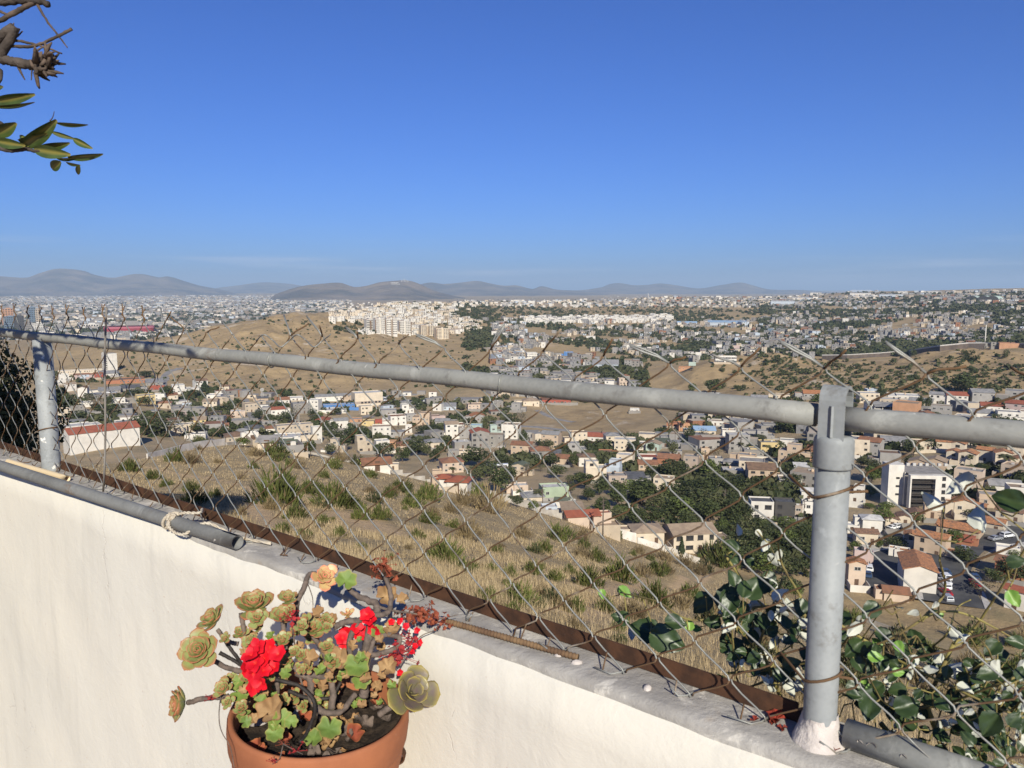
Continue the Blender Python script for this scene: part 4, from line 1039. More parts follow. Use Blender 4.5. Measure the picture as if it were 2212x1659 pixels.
def long_leaf(mb, a, b, w, twist=0.0, curl=.1):
    d = b - a; L = d.length; x = d.normalized(); vd = -((a + b) / 2).normalized(); z = (vd * math.cos(twist) + x.cross(vd) * math.sin(twist)).normalized(); y = z.cross(x).normalized(); z = x.cross(y)
    V = []; A = []; n = 9
    for i in range(n):
        u = i / (n - 1); ww = w * max(.03, math.sin(math.pi * (.06 + .9 * u ** .85))) ** .8
        for s in (-1, -.5, 0, .5, 1): V.append(a + x * L * u + y * s * ww + z * (abs(s) * ww * .5 - curl * L * u * u)); A.append(1.0 if (s == 0 or u > .9) else 0)
    Fs = [(i * 5 + j, (i + 1) * 5 + j, (i + 1) * 5 + j + 1, i * 5 + j + 1) for i in range(n - 1) for j in range(4)]
    mb.add(V, Fs, 0, True, A)
def tleaf(x0, y0, x1, y1, w, tw=0.0, curl=.1):
    mb = MB(); long_leaf(mb, zt(x0, y0), zt(x1, y1, random.uniform(-.04, .04)), w * .2442 / F * YT, tw, curl); sbuild(mb, 'leaf', M_TLEAF, ttree)
tbr([jo, zt(-300, 1250, .05), zt(0, 1315), zt(150, 1325), zt(300, 1330), zt(420, 1370), zt(500, 1395)], .012, .003, M_BARK)
tbr([jo, zt(-280, 800, .05), zt(-60, 900)], .012, .005, M_BARK)
for a in ((-60, 900, 285, 850, 48, .3), (-50, 940, 295, 935, 24, .9), (-40, 950, 255, 962, 20, 1.4), (-40, 1180, 135, 1100, 60, .3), (-30, 1250, 200, 1290, 45, .2), (180, 1300, 500, 1085, 70, .5), (500, 1085, 775, 1120, 26, .8), (455, 1165, 660, 1235, 22, .4), (650, 1230, 800, 1310, 30, .3), (160, 1240, 410, 1200, 40, .8), (360, 1300, 605, 1280, 42, .6), (300, 1320, 600, 1370, 55, .2), (600, 1390, 912, 1380, 38, .7), (500, 1400, 680, 1412, 25, 1.0), (540, 1430, 445, 1500, 45, .2), (585, 1435, 700, 1470, 20, .9), (700, 1455, 685, 1555, 22, .3), (250, 1300, 180, 1180, 30, .3), (-60, 770, 15, 770, 30, .2)): tleaf(*a)
tbr([zt(440, 1070), zt(465, 1040), zt(480, 985)], .002, .001)
# the rest of its crown, out of the photo above and to the left
for bx in range(7):
    b1 = tr0 + Vector((random.uniform(-.2, 1.2), random.uniform(-1.5, .2), 0)); b1.z = random.uniform(1.0, 2.4)
    pts = [jo2, jo2.lerp(b1, .5) + Vector((0, 0, .25)), b1]; tbr(pts, .03, .008, M_BARK)
    mb = MB()
    for k in range(55):
        c = b1 + Vector((random.gauss(0, .3), random.gauss(0, .3), random.gauss(0, .22))); d = Vector((random.uniform(-1, 1), random.uniform(-1, 1), random.uniform(-.8, .5))).normalized() * random.uniform(.08, .14)
        u_, v_ = to_px(c) if c.y > .3 else (-999, 0)
        if u_ > 60 and v_ > -30 : continue
        long_leaf(mb, c, c + d, .018, random.uniform(0, 3))
    if mb.v: sbuild(mb, 'leaf_spray', M_TLEAF, ttree)

# unseen sprays of the same crown, placed to shade the rail's far end
for px in range(10, 440, 36):
    t_, h_ = onf(px, 716 + px * .105); b = fpt(t_, rail_h(t_)); d_ = .5
    while True:
        c0 = b + TO_SUN * d_
        if c0.x / c0.y < -.74 or d_ > 2.6: break
        d_ += .1
    if d_ > 2.5: continue
    mb = MB(); mb.tube([c0 + Vector((-.5, .1, .25)), c0 + Vector((-.2, 0, .12)), c0], [.006, .005, .003], 5)
    for k in range(9):
        c = c0 + Vector((random.uniform(-.3, .02), random.uniform(-.06, .06), random.uniform(-.05, .14))); d = Vector((random.uniform(-.6, 1), random.uniform(-.5, .5), random.uniform(-.8, .3))).normalized() * random.uniform(.06, .11)
        if (c + d).x / (c + d).y > -.70: continue
        long_leaf(mb, c, c + d, .014, random.uniform(0, 3))
    sbuild(mb, 'leaf_spray', M_TLEAF, ttree)
# ------------------------------------------------------------------ hillside: dry grass, shrubs, boundary walls
def edge_r(x):
    k = sorted(EDGE); return float(np.interp(x, k, [EDGE[q][2] for q in k]))
def nearest_px(p): return to_px(p)
M_STRAW = [mat('straw_grass', (0.41, 0.315, 0.18), (0.33, 0.25, 0.145), 2, 0.9), mat('pale_grass', (0.47, 0.37, 0.225), (0.385, 0.30, 0.175), 2, 0.9), mat('brown_grass', (0.27, 0.20, 0.11), (0.21, 0.155, 0.088), 2, 0.9)]
PATHPT = []
def on_path(x, y):
    for (a, b, w) in PATHPT:
        D = b - a; u = max(0, min(1, ((x - a.x) * D.x + (y - a.y) * D.y) / max(D.x**2 + D.y**2, 1e-6)))
        if math.hypot(x - a.x - u * D.x, y - a.y - u * D.y) < w: return True
    return False
for pts, w in (([(300, 1006), (383, 1023), (488, 1041), (547, 1056), (552, 1088), (567, 1120), (600, 1145)], .8), ([(1284, 1275), (1357, 1278), (1460, 1267), (1530, 1240)], 1.4), ([(1322, 1208), (1345, 1208)], 2.2), ([(715, 1117), (760, 1110), (830, 1150)], 1.6)):
    pp = wpath(pts); PATHPT += [(a, b, w) for a, b in zip(pp[:-1], pp[1:])]
GV = []; GM = []
tries = 0
while len(GV) < 620000 and tries < 120000:
    tries += 1
    px = random.uniform(-60, 2270); py = random.uniform(930, 1700) if tries % 5 < 2 else random.uniform(930, 1310)
    h = hit(px, py)
    if h is None: continue
    r_ = math.hypot(h.x, h.y)
    if r_ > edge_r(px) + 3 or r_ < 4 or on_path(h.x, h.y): continue
    if noise.noise(Vector((h.x * .12, h.y * .12, 0))) + noise.noise(Vector((h.x * .5, h.y * .5, 3))) * .6 < -.15: continue
    nb = 5 if r_ > 60 else 8
    m_ = random.choice((0, 0, 1, 2)); ht = random.uniform(.07, .20) * (1 + r_ / 160); spread = .10 + .004 * r_
    for b in range(nb):
        a = random.uniform(0, 6.28); bx, by_ = h.x + random.gauss(0, spread), h.y + random.gauss(0, spread)
        w = max(.0022, r_ * .00030); hh = ht * random.uniform(.6, 1.1); ln = hh * random.uniform(.1, .7)
        ca, sa = math.cos(a), math.sin(a)
        GV.append(((bx - w * sa, by_ + w * ca, h.z - .03), (bx + w * sa, by_ - w * ca, h.z - .03), (bx + ln * ca, by_ + ln * sa, h.z + hh))); GM.append(m_)
GV = np.array(GV); gi = np.arange(len(GV) * 3).reshape(-1, 3)
stuff(link('dry_grass', npmesh('dry_grass', GV.reshape(-1, 3), gi, M_STRAW, GM)), 'dry straw-coloured grass covering the hillside below the fence', 'grass')

def foliage_mat(name, c1, c2, rnd=.5):
    return mat(name, c1, c2, 1.3, 0.75, rnd=rnd, spec=.15)
M_SHG = foliage_mat('shrub_green', (0.105, 0.118, 0.032), (0.06, 0.07, 0.022))
M_SHD = foliage_mat('shrub_dry', (0.22, 0.165, 0.085), (0.14, 0.105, 0.06))
M_SHO = foliage_mat('shrub_dark', (0.075, 0.08, 0.035), (0.05, 0.055, 0.026))
def sprig_shrub(seed, n, m, spread=.55, ln=.34, wid=.02, grey=None):
    g = random.Random(seed); V = []; mi = []
    for k in range(n):
        a = g.uniform(0, 6.28); rr_ = spread * math.sqrt(g.random()); lobe = .72 + .28 * math.sin(a * 3 + seed) 
        top = (1 - (rr_ / spread) ** 2 * .75) * lobe * .82
        x, y = rr_ * math.cos(a) * lobe, rr_ * math.sin(a) * lobe; z = top * g.uniform(.25, .95) ** .7
        d = Vector((x * 1.1 + g.gauss(0, .25), y * 1.1 + g.gauss(0, .25), .75 + g.gauss(0, .2))).normalized() * ln * g.uniform(.5, 1.1)
        b = g.uniform(0, 6.28); w = Vector((math.cos(b), math.sin(b), g.uniform(-.3, .3))) * wid * g.uniform(.7, 1.4)
        p = Vector((x, y, max(0, z - ln * .25)))
        V += [p, p + d * .55 + w, p + d, p + d * .55 - w]; mi.append(1 if (grey and g.random() < grey) else 0)
    return npmesh('shrub', np.array([tuple(v) for v in V]), np.arange(len(V)).reshape(-1, 4), [m, M_SHD], mi)
SH_G = [sprig_shrub(s, 620, M_SHG, grey=.10) for s in (1, 2, 3)]
SH_D = [sprig_shrub(s, 480, M_SHD, wid=.014, ln=.4) for s in (4, 5)]
SH_O = [sprig_shrub(s, 420, M_SHO, wid=.03, ln=.26, grey=.12) for s in (6, 7)]
def place_shrub(px, py, wpx, kind, label, group, squash=1.0, rr=None):
    wpx *= 1.15
    h = hit(px, py)
    if h is None: return None
    ax_ = cp * h.y - sp * h.z; w = wpx * ax_ / F
    me = random.choice({'g': SH_G, 'd': SH_D, 'o': SH_O}[kind])
    o = link('shrub', me, None, (h.x, h.y, h.z - .06 * w)); o.rotation_euler = (0, 0, random.uniform(0, 6.28))
    o.scale = (w * .92, w * .92, w * random.uniform(.8, 1.1) * squash)
    tag(o, label, 'shrub', group); return o
HG = [(602, 1090, 97), (640, 1122, 48), (670, 1068, 44), (720, 1094, 76), (755, 1098, 50), (420, 1090, 50), (412, 1062, 30), (359, 1050, 26), (547, 1012, 20), (594, 985, 50), (430, 962, 30), (781, 1122, 40), (822, 1122, 40), (611, 1150, 34), (655, 1161, 32), (734, 1160, 30), (781, 1190, 26), (925, 1130, 40), (954, 1200, 40), (866, 1062, 45), (925, 1080, 52), (901, 1164, 30), (959, 1214, 66), (1006, 1234, 46), (1073, 1193, 24), (1208, 1167, 54), (1176, 1193, 38), (1337, 1255, 66), (1270, 1267, 60), (1199, 1255, 32), (1120, 1308, 64), (1105, 1330, 46), (1050, 1299, 44), (1308, 1322, 42), (1413, 1308, 68), (1489, 1293, 40), (1548, 1214, 64), (1570, 1225, 50), (890, 1095, 46), (840, 1075, 30), (700, 1032, 24), (980, 1140, 30), (1060, 1235, 30), (1150, 1240, 36), (1230, 1240, 30), (330, 1035, 30), (465, 1075, 24), (1035, 1075, 50)]
HD = [(588, 1100, 35), (614, 1030, 26), (643, 1012, 30), (1056, 1106, 68), (1003, 1091, 53), (977, 1108, 34), (1012, 1167, 58), (1129, 1161, 40), (1255, 1167, 40), (1255, 1205, 42), (1381, 1196, 26), (1469, 1314, 46), (1387, 1243, 42), (1437, 1211, 44), (936, 1117, 30), (1170, 1290, 34), (1215, 1318, 50), (1360, 1330, 50), (690, 1143, 20), (560, 985, 24), (800, 1065, 26), (520, 1035, 20), (470, 1000, 18), (1480, 1225, 40), (1510, 1240, 36)]
for x, y, w in HG: place_shrub(x, y, w, 'g', ('large ' if w > 58 else 'small ' if w < 32 else '') + 'green shrub on the dry hillside below the fence', 'green shrubs on the near hillside')
for x, y, w in HD: place_shrub(x, y, w, 'd', ('large ' if w > 48 else 'small ' if w < 32 else '') + 'dry brown shrub on the hillside below the fence', 'dry shrubs on the near hillside')
k = 0
while k < 62:                                           # brush on the steep ground at right
    x, y = random.uniform(1600, 2240), random.uniform(1310, 1520)
    if y < 1290 + (x - 1600) * .09 + 20: continue
    if place_shrub(x, y, random.uniform(30, 64), random.choice('dddgo'), 'grey-brown brush shrub on the steep slope behind the climber', 'brush on the steep slope behind the climber'): k += 1
k = 0
while k < 98:
    x, y = random.uniform(250, 1560), random.uniform(960, 1420); h = hit(x, y)
    if h is None or math.hypot(h.x, h.y) > edge_r(x) - 4 or on_path(h.x, h.y): continue
    if place_shrub(x, y, random.uniform(12, 40) * (1.3 if y > 1150 else 1), random.choice('ggod'), 'low tuft shrub among the dry grass below the fence', 'low tuft shrubs in the dry grass'): k += 1

# boundary walls along the brow of the hillside
M_BLOCK = mat('grey_block_wall', (0.42, 0.385, 0.335), (0.30, 0.27, 0.23), .6, .95, bump=.4, bs=3, bd=.03)
M_WHITEWALL = mat('white_block_wall', (0.66, 0.61, 0.54), (0.52, 0.48, 0.42), .5, .9)
def brow_wall(x0, x1, hgt, m, label, n=24, add=1.5, piers=False):
    mb = MB(); pts = []
    for i in range(n + 1):
        x = x0 + (x1 - x0) * i / n; r_ = edge_r(x) + add; a = math.atan((x - CX) / F * cp)
        p = Vector((r_ * math.sin(a), r_ * math.cos(a), 0)); p.z = gz(p.x, p.y); pts.append(p)
    zs = np.array([p.z for p in pts]); zs = np.convolve(np.pad(zs, 2, 'edge'), np.ones(5) / 5, 'valid')
    for i in range(n):
        a, b = pts[i], pts[i + 1]; zt_ = hgt + (round(zs[i] * 1.2) / 1.2 if piers else zs[i]); zt2 = hgt + (round(zs[i] * 1.2) / 1.2 if piers else zs[i + 1])
        d = (b - a); d.z = 0; nrm = Vector((-d.y, d.x, 0)).normalized() * .10
        V = [a - nrm, b - nrm, b + nrm, a + nrm]; V = [Vector((v.x, v.y, min(a.z, b.z) - 1.5)) for v in V] + [Vector((v.x, v.y, zt_ if k in (0, 3) else zt2)) for k, v in enumerate(V)]
        mb.add(V, [(0, 1, 5, 4), (1, 2, 6, 5), (2, 3, 7, 6), (3, 0, 4, 7), (4, 5, 6, 7)])
    o = mb.build('boundary_wall', m); tag(o, label, 'wall'); return o, pts
brow_wall(296, 470, 1.5, M_WHITEWALL, 'pale low boundary wall beside the long white building with red roof')
brow_wall(474, 760, 1.1, M_BLOCK, 'low grey boundary wall along the hill brow above the first houses')
brow_wall(764, 1060, 1.4, M_BLOCK, 'grey block boundary wall in the middle of the hill brow', piers=True)
brow_wall(1064, 1240, 2.0, M_BLOCK, 'stepped grey block boundary wall below the green two-storey house', piers=True)
gw, gpts = brow_wall(1275, 1385, 2.3, M_WHITEWALL, 'pale boundary wall with orange graffiti beside the tan-roofed house')
mb = MB()
i0 = 11; a, b = gpts[i0], gpts[i0 + 4]; d = (b - a); d.z = 0; L = d.length; d.normalize(); nn = Vector((-d.y, d.x, 0)); nn = nn if nn.dot(-a) > 0 else -nn
for k in range(3):
    pts = [a + d * (L * (.12 + .3 * k) + .55 * math.cos(u) * (1 + .3 * math.sin(2 * u))) + nn * .14 + Vector((0, 0, 1.2 - (a.z - gpts[i0 + 1].z) * 0 + .55 * math.sin(u + k) - .5 * k * .5)) for u in np.linspace(0, 7.5, 22)]
    mb.tube(pts, .035, 4)
mb.build('graffiti', mat('orange_spray', (0.5, 0.16, 0.07)), gw)
brow_wall(1388, 1530, 1.6, M_WHITEWALL, 'cream boundary wall in front of the house with the cypress')
brow_wall(1800, 2010, .9, M_BLOCK, 'grey boundary wall above the brush behind the near post')
# ------------------------------------------------------------------ town: materials
def wm(name, c, v=.82): return mat('wall_' + name, c, tuple(x * v for x in c), .35, .9, lo=.3, hi=.75, rnd=.12, detail=6)
WALL = {'white': wm('white', (.62, .58, .51)), 'cream': wm('cream', (.58, .49, .37)), 'beige': wm('beige', (.45, .37, .275)), 'tan': wm('tan', (.46, .35, .25)), 'grey': wm('grey', (.31, .29, .265)),
        'concrete': wm('concrete', (.25, .23, .205)), 'taupe': wm('taupe', (.37, .295, .235)), 'yellow': wm('yellow', (.56, .43, .21)), 'orange': wm('orange', (.45, .25, .145)), 'peach': wm('peach', (.52, .41, .315)),
        'pink': wm('pink', (.45, .345, .31)), 'red': wm('red', (.33, .085, .055)), 'blue': wm('blue', (.09, .20, .42)), 'pale blue': wm('pale_blue', (.42, .46, .50)), 'mint': wm('mint', (.38, .45, .39)), 'green': wm('green', (.34, .40, .28)),
        'brick': wm('brick', (.36, .16, .09)), 'lime': wm('lime', (.55, .66, .15)), 'dark': wm('dark', (.07, .065, .06))}
def rm(name, a, b, sc=.6, bump=.0): return mat('roof_' + name, a, b, sc, .9, rnd=.2, detail=6, bump=bump, bs=2.5, bd=.08)
ROOF = {'grey': rm('grey', (.27, .26, .25), (.19, .185, .18)), 'red': rm('red', (.30, .095, .055), (.23, .075, .045)), 'rust': rm('rust', (.27, .125, .07), (.19, .10, .06)), 'white': rm('white', (.50, .48, .45), (.36, .345, .32)),
        'tan': rm('tan', (.32, .24, .165), (.25, .185, .13)), 'brown': rm('brown', (.20, .125, .08), (.14, .09, .06)), 'dark': rm('dark', (.11, .11, .115), (.07, .07, .075)), 'green': rm('green', (.11, .125, .09), (.08, .09, .065)),
        'blue': rm('blue', (.22, .33, .47), (.26, .34, .42)), 'concrete': rm('concrete', (.31, .285, .255), (.21, .195, .175)), 'orange': rm('orange', (.40, .175, .08), (.32, .14, .065))}
t = NT('roof_tile'); P = t.coord(); wv_ = t.n('ShaderNodeTexVoronoi'); wv_.inputs['Scale'].default_value = 3.2; t.put(wv_.inputs['Vector'], P)
sepc = t.n('ShaderNodeSeparateColor'); t.put(sepc.inputs[0], wv_.outputs['Color'])
c = t.mix(sepc.outputs[0], (.50, .22, .095), (.24, .12, .065)); c = t.mix(t.step(t.noise(.7, 5, .6, P), .5, .7), c, (.17, .11, .075)); t.col(c); t.bump(wv_.outputs['Distance'], 1.0, .12); ROOF['tile'] = t.done(.85)
t = NT('roof_tile_dark'); P = t.coord(); wv_ = t.n('ShaderNodeTexVoronoi'); wv_.inputs['Scale'].default_value = 3.2; t.put(wv_.inputs['Vector'], P)
sepc = t.n('ShaderNodeSeparateColor'); t.put(sepc.inputs[0], wv_.outputs['Color'])
c = t.mix(sepc.outputs[0], (.27, .155, .095), (.12, .075, .055)); t.col(c); t.bump(wv_.outputs['Distance'], 1.0, .12); ROOF['dark tile'] = t.done(.85)
M_GLASS = mat('window_glass', (.022, .024, .028), (.05, .05, .05), .4, .12, spec=.5)
M_FRAME = mat('window_frame', (.50, .48, .44), (.4, .38, .35), 1)
M_DFRAME = mat('dark_window_frame', (.06, .05, .045))
M_DOOR = mat('house_door', (.13, .08, .05), (.09, .055, .04), 2)
M_TANKB = mat('black_tank', (.03, .03, .032), rough=.5); M_TANKT = mat('tan_tank', (.55, .40, .26), rough=.6)
M_ASPH = mat('asphalt', (.055, .055, .058), (.085, .083, .08), .25, .9, detail=6)
M_CONCROAD = mat('worn_road', (.27, .25, .23), (.20, .185, .17), .2, .95, detail=6)
M_KERB = mat('kerb_concrete', (.46, .43, .39), (.36, .34, .31), .8)
def win_mesh(frame):
    mb = MB(); mb.box((0, -.02, 0), (1, .07, 1), skip=(2,)); 
    mb = MB()
    for c_, d_ in (((0, -.03, .46), (1, .08, .08)), ((0, -.03, -.46), (1.08, .12, .08)), ((-.46, -.03, 0), (.08, .08, .84)), ((.46, -.03, 0), (.08, .08, .84)), ((0, -.02, 0), (.05, .05, .84))): mb.box(c_, d_)
    mb.add([(-.42, -.012, -.42), (.42, -.012, -.42), (.42, -.012, .42), (-.42, -.012, .42)], [(0, 1, 2, 3)], 1)
    return mb.mesh('window', [frame, M_GLASS])
WIN = [win_mesh(M_FRAME), win_mesh(M_DFRAME)]
mb = MB(); mb.box((0, -.03, 0), (1, .08, 1)); DOORME = mb.mesh('door', M_DOOR)
mb = MB(); mb.lathe([(0, 0), (.55, 0), (.58, .15), (.56, .8), (.4, 1.0), (.18, 1.08), (.18, 1.16), (0, 1.16)], 12); TANK = [mb.mesh('water_tank', M_TANKB), mb.mesh('water_tank', M_TANKT)]
mb = MB(); mb.box((0, 0, .3), (.9, .7, .6)); mb.box((0, -.36, .3), (.6, .04, .45)); ACME = mb.mesh('air_conditioner', [M_FRAME])

def at_ground(px, py):
    h = hit(px, py)
    if h is None: raise ValueError((px, py))
    return h
def face_rz(p, yaw): d = Vector((-p.x, -p.y)).normalized(); return math.atan2(d.x, -d.y) + R(yaw)
HOUSES = []
def add_windows(root, W, D, H, ns, side, dens=1.0, big=1.0, wk=0, skipdoor=False, ribbon=False, maxn=30, z0=0.0, cx=0.0, cy=0.0):
    """front (-y) and one side wall; every window its own part"""
    fh = H / ns; n = 0
    cols = max(1, int(W * dens / 3.0)); 
    for s_ in range(ns):
        for c_ in range(cols):
            if n >= maxn: return
            if random.random() < .14: continue
            x = (c_ + .5) / cols * W - W / 2 + random.uniform(-.12, .12)
            if s_ == 0 and c_ == cols // 2 and not skipdoor:
                d = link('door', DOORME, root, (cx + x, cy - D / 2, z0 + 1.05)); d.scale = (1.0, 1, 2.1); skipdoor = True; continue
            w = link('window', WIN[wk], root, (cx + x, cy - D / 2, z0 + s_ * fh + fh * .56)); w.scale = (random.choice((1.0, 1.3, 1.7)) * big, 1, random.choice((1.0, 1.2)) * big * min(1, fh / 2.8)); n += 1
    cols = max(1, int(D * dens / 4.0))
    for s_ in range(ns):
        for c_ in range(cols):
            if random.random() < .35: continue
            y = (c_ + .5) / cols * D - D / 2
            w = link('window', WIN[wk], root, (cx + side * W / 2, cy + y, z0 + s_ * fh + fh * .56)); w.rotation_euler = (0, 0, side * math.pi / 2); w.scale = (1.1 * big, 1, 1.0 * big * min(1, fh / 2.8))
def flat_box(wb, rb, W, D, z0, z1, par=.45, cx=0.0, cy=0.0, under=6.0):
    tk = .18
    o = [(-W/2, -D/2), (W/2, -D/2), (W/2, D/2), (-W/2, D/2)]; q_ = [(x - math.copysign(tk, x), y - math.copysign(tk, y)) for x, y in o]
    V = [(cx + x, cy + y, z0 - under) for x, y in o] + [(cx + x, cy + y, z1 + par) for x, y in o] + [(cx + x, cy + y, z1 + par) for x, y in q_] + [(cx + x, cy + y, z1 - .02) for x, y in q_]
    Fs = []
    for i in range(4):
        j = (i + 1) % 4; Fs += [(i, j, 4 + j, 4 + i), (4 + i, 4 + j, 8 + j, 8 + i), (8 + i, 8 + j, 12 + j, 12 + i)]
    wb.add(V, Fs)
    rb.add([(cx + x, cy + y, z1) for x, y in q_], [(0, 1, 2, 3)])
def pitched(wb, rb, W, D, z0, z1, kind, pitch=.32, ov=.45, cx=0.0, cy=0.0, under=6.0):
    th = .16
    if kind in ('gable_x', 'gable_y', 'shed'):
        along_x = kind == 'gable_x'
        if kind == 'shed':
            rise = D * .16
            V = [(-W/2, -D/2, -under), (W/2, -D/2, -under), (W/2, D/2, -under), (-W/2, D/2, -under), (-W/2, -D/2, z1), (W/2, -D/2, z1), (W/2, D/2, z1 + rise), (-W/2, D/2, z1 + rise)]
            wb.add([(cx + a, cy + b, z0 + c if c == -under else c) for a, b, c in V], [(0, 1, 5, 4), (1, 2, 6, 5), (2, 3, 7, 6), (3, 0, 4, 7)])
            e = ov; s_ = rise / D
            T = [(-W/2-e, -D/2-e, z1 - e*s_ + .02), (W/2+e, -D/2-e, z1 - e*s_ + .02), (W/2+e, D/2+e, z1 + rise + e*s_ + .02), (-W/2-e, D/2+e, z1 + rise + e*s_ + .02)]
            T = T + [(a, b, c + th) for a, b, c in T]
            rb.add([(cx + a, cy + b, c) for a, b, c in T], [(0, 3, 2, 1), (4, 5, 6, 7), (0, 1, 5, 4), (1, 2, 6, 5), (2, 3, 7, 6), (3, 0, 4, 7)]); return
        A_, B_ = (W, D) if along_x else (D, W)             # ridge along A
        rise = B_ / 2 * pitch
        def tr_(a, b, c): return (cx + a, cy + b, c) if along_x else (cx + b, cy + a, c)
        V = [(-A_/2, -B_/2, z0-under), (A_/2, -B_/2, z0-under), (A_/2, B_/2, z0-under), (-A_/2, B_/2, z0-under), (-A_/2, -B_/2, z1), (A_/2, -B_/2, z1), (A_/2, B_/2, z1), (-A_/2, B_/2, z1), (-A_/2, 0, z1+rise), (A_/2, 0, z1+rise)]
        wb.add([tr_(*v) for v in V], [(0, 1, 5, 4), (1, 2, 6, 9, 5), (2, 3, 7, 6), (3, 0, 4, 8, 7)])
        e = ov; 
        for s_ in (-1, 1):
            T = [(-A_/2-e, s_*(B_/2+e), z1 - e*pitch + .03), (A_/2+e, s_*(B_/2+e), z1 - e*pitch + .03), (A_/2+e, 0, z1+rise+.03), (-A_/2-e, 0, z1+rise+.03)]
            T = T + [(a, b, c + th) for a, b, c in T]
            rb.add([tr_(*v) for v in T], [(0, 3, 2, 1), (4, 5, 6, 7), (0, 1, 5, 4), (1, 2, 6, 5), (3, 0, 4, 7)])
    else:                                                  # hip
        e = ov; a, b = W/2 + e, D/2 + e; rise = min(a, b) * pitch
        wb.add([(cx + x, cy + y, z) for z in (z0 - under, z1) for x, y in ((-W/2, -D/2), (W/2, -D/2), (W/2, D/2), (-W/2, D/2))], [(0, 1, 5, 4), (1, 2, 6, 5), (2, 3, 7, 6), (3, 0, 4, 7)])
        rx, ry = (a - min(a, b), 0) if a > b else (0, b - min(a, b))
        V = [(-a, -b, z1 - .02), (a, -b, z1 - .02), (a, b, z1 - .02), (-a, b, z1 - .02), (-rx, -ry, z1 + rise), (rx, ry, z1 + rise)]
        V2 = [(x, y, z + th) for x, y, z in V[:4]] + [(x, y, z + th) for x, y, z in V[4:]]
        if a > b: top = [(6, 7, 11, 10), (7, 8, 11), (8, 9, 10, 11), (9, 6, 10)]
        else: top = [(6, 7, 10), (7, 8, 11, 10), (8, 9, 11), (9, 6, 10, 11)]
        rb.add([(cx + x, cy + y, z) for x, y, z in V + V2], top + [(0, 1, 7, 6), (1, 2, 8, 7), (2, 3, 9, 8), (3, 0, 6, 9), (3, 2, 1, 0)])
STW = ['one', 'one', 'two', 'three', 'four', 'five', 'six', 'seven', 'eight', 'nine', 'ten', 'eleven']
def place_words(x, y):
    if x > 1830:
        if y > 1100: return 'on the tiled estate by the curved road'
        if y > 940: return 'near the white apartment building at right'
        if y > 835: return 'at the foot of the scrubby hill at right'
        return 'on the far right slope above the scrubby hill'
    if x > 1570:
        if y > 940: return 'in the village left of the near post'
        if y > 840: return 'behind the rail left of the near post'
        return 'on the far slope at right of centre'
    if x > 1230:
        if y > 1075: return 'just past the pale boundary wall'
        if y > 965: return 'beside the tall cream house and trees'
        if y > 860: return 'around the bare cut slope'
        return 'on the far middle slope'
    if x > 900:
        if y > 985: return 'just past the stepped grey boundary wall'
        if y > 860: return 'in the village right of the big cream hall'
        return 'on the settled slope below the white terraces'
    if x > 560:
        if y > 925: return 'in the village below the hill brow'
        if y > 835: return 'around the big cream hall'
        return 'near the tall apartment blocks'
    if y > 890: return 'just past the hill brow at left'
    if y > 760: return 'below the white tower at left'
    return 'in the distant city at left'
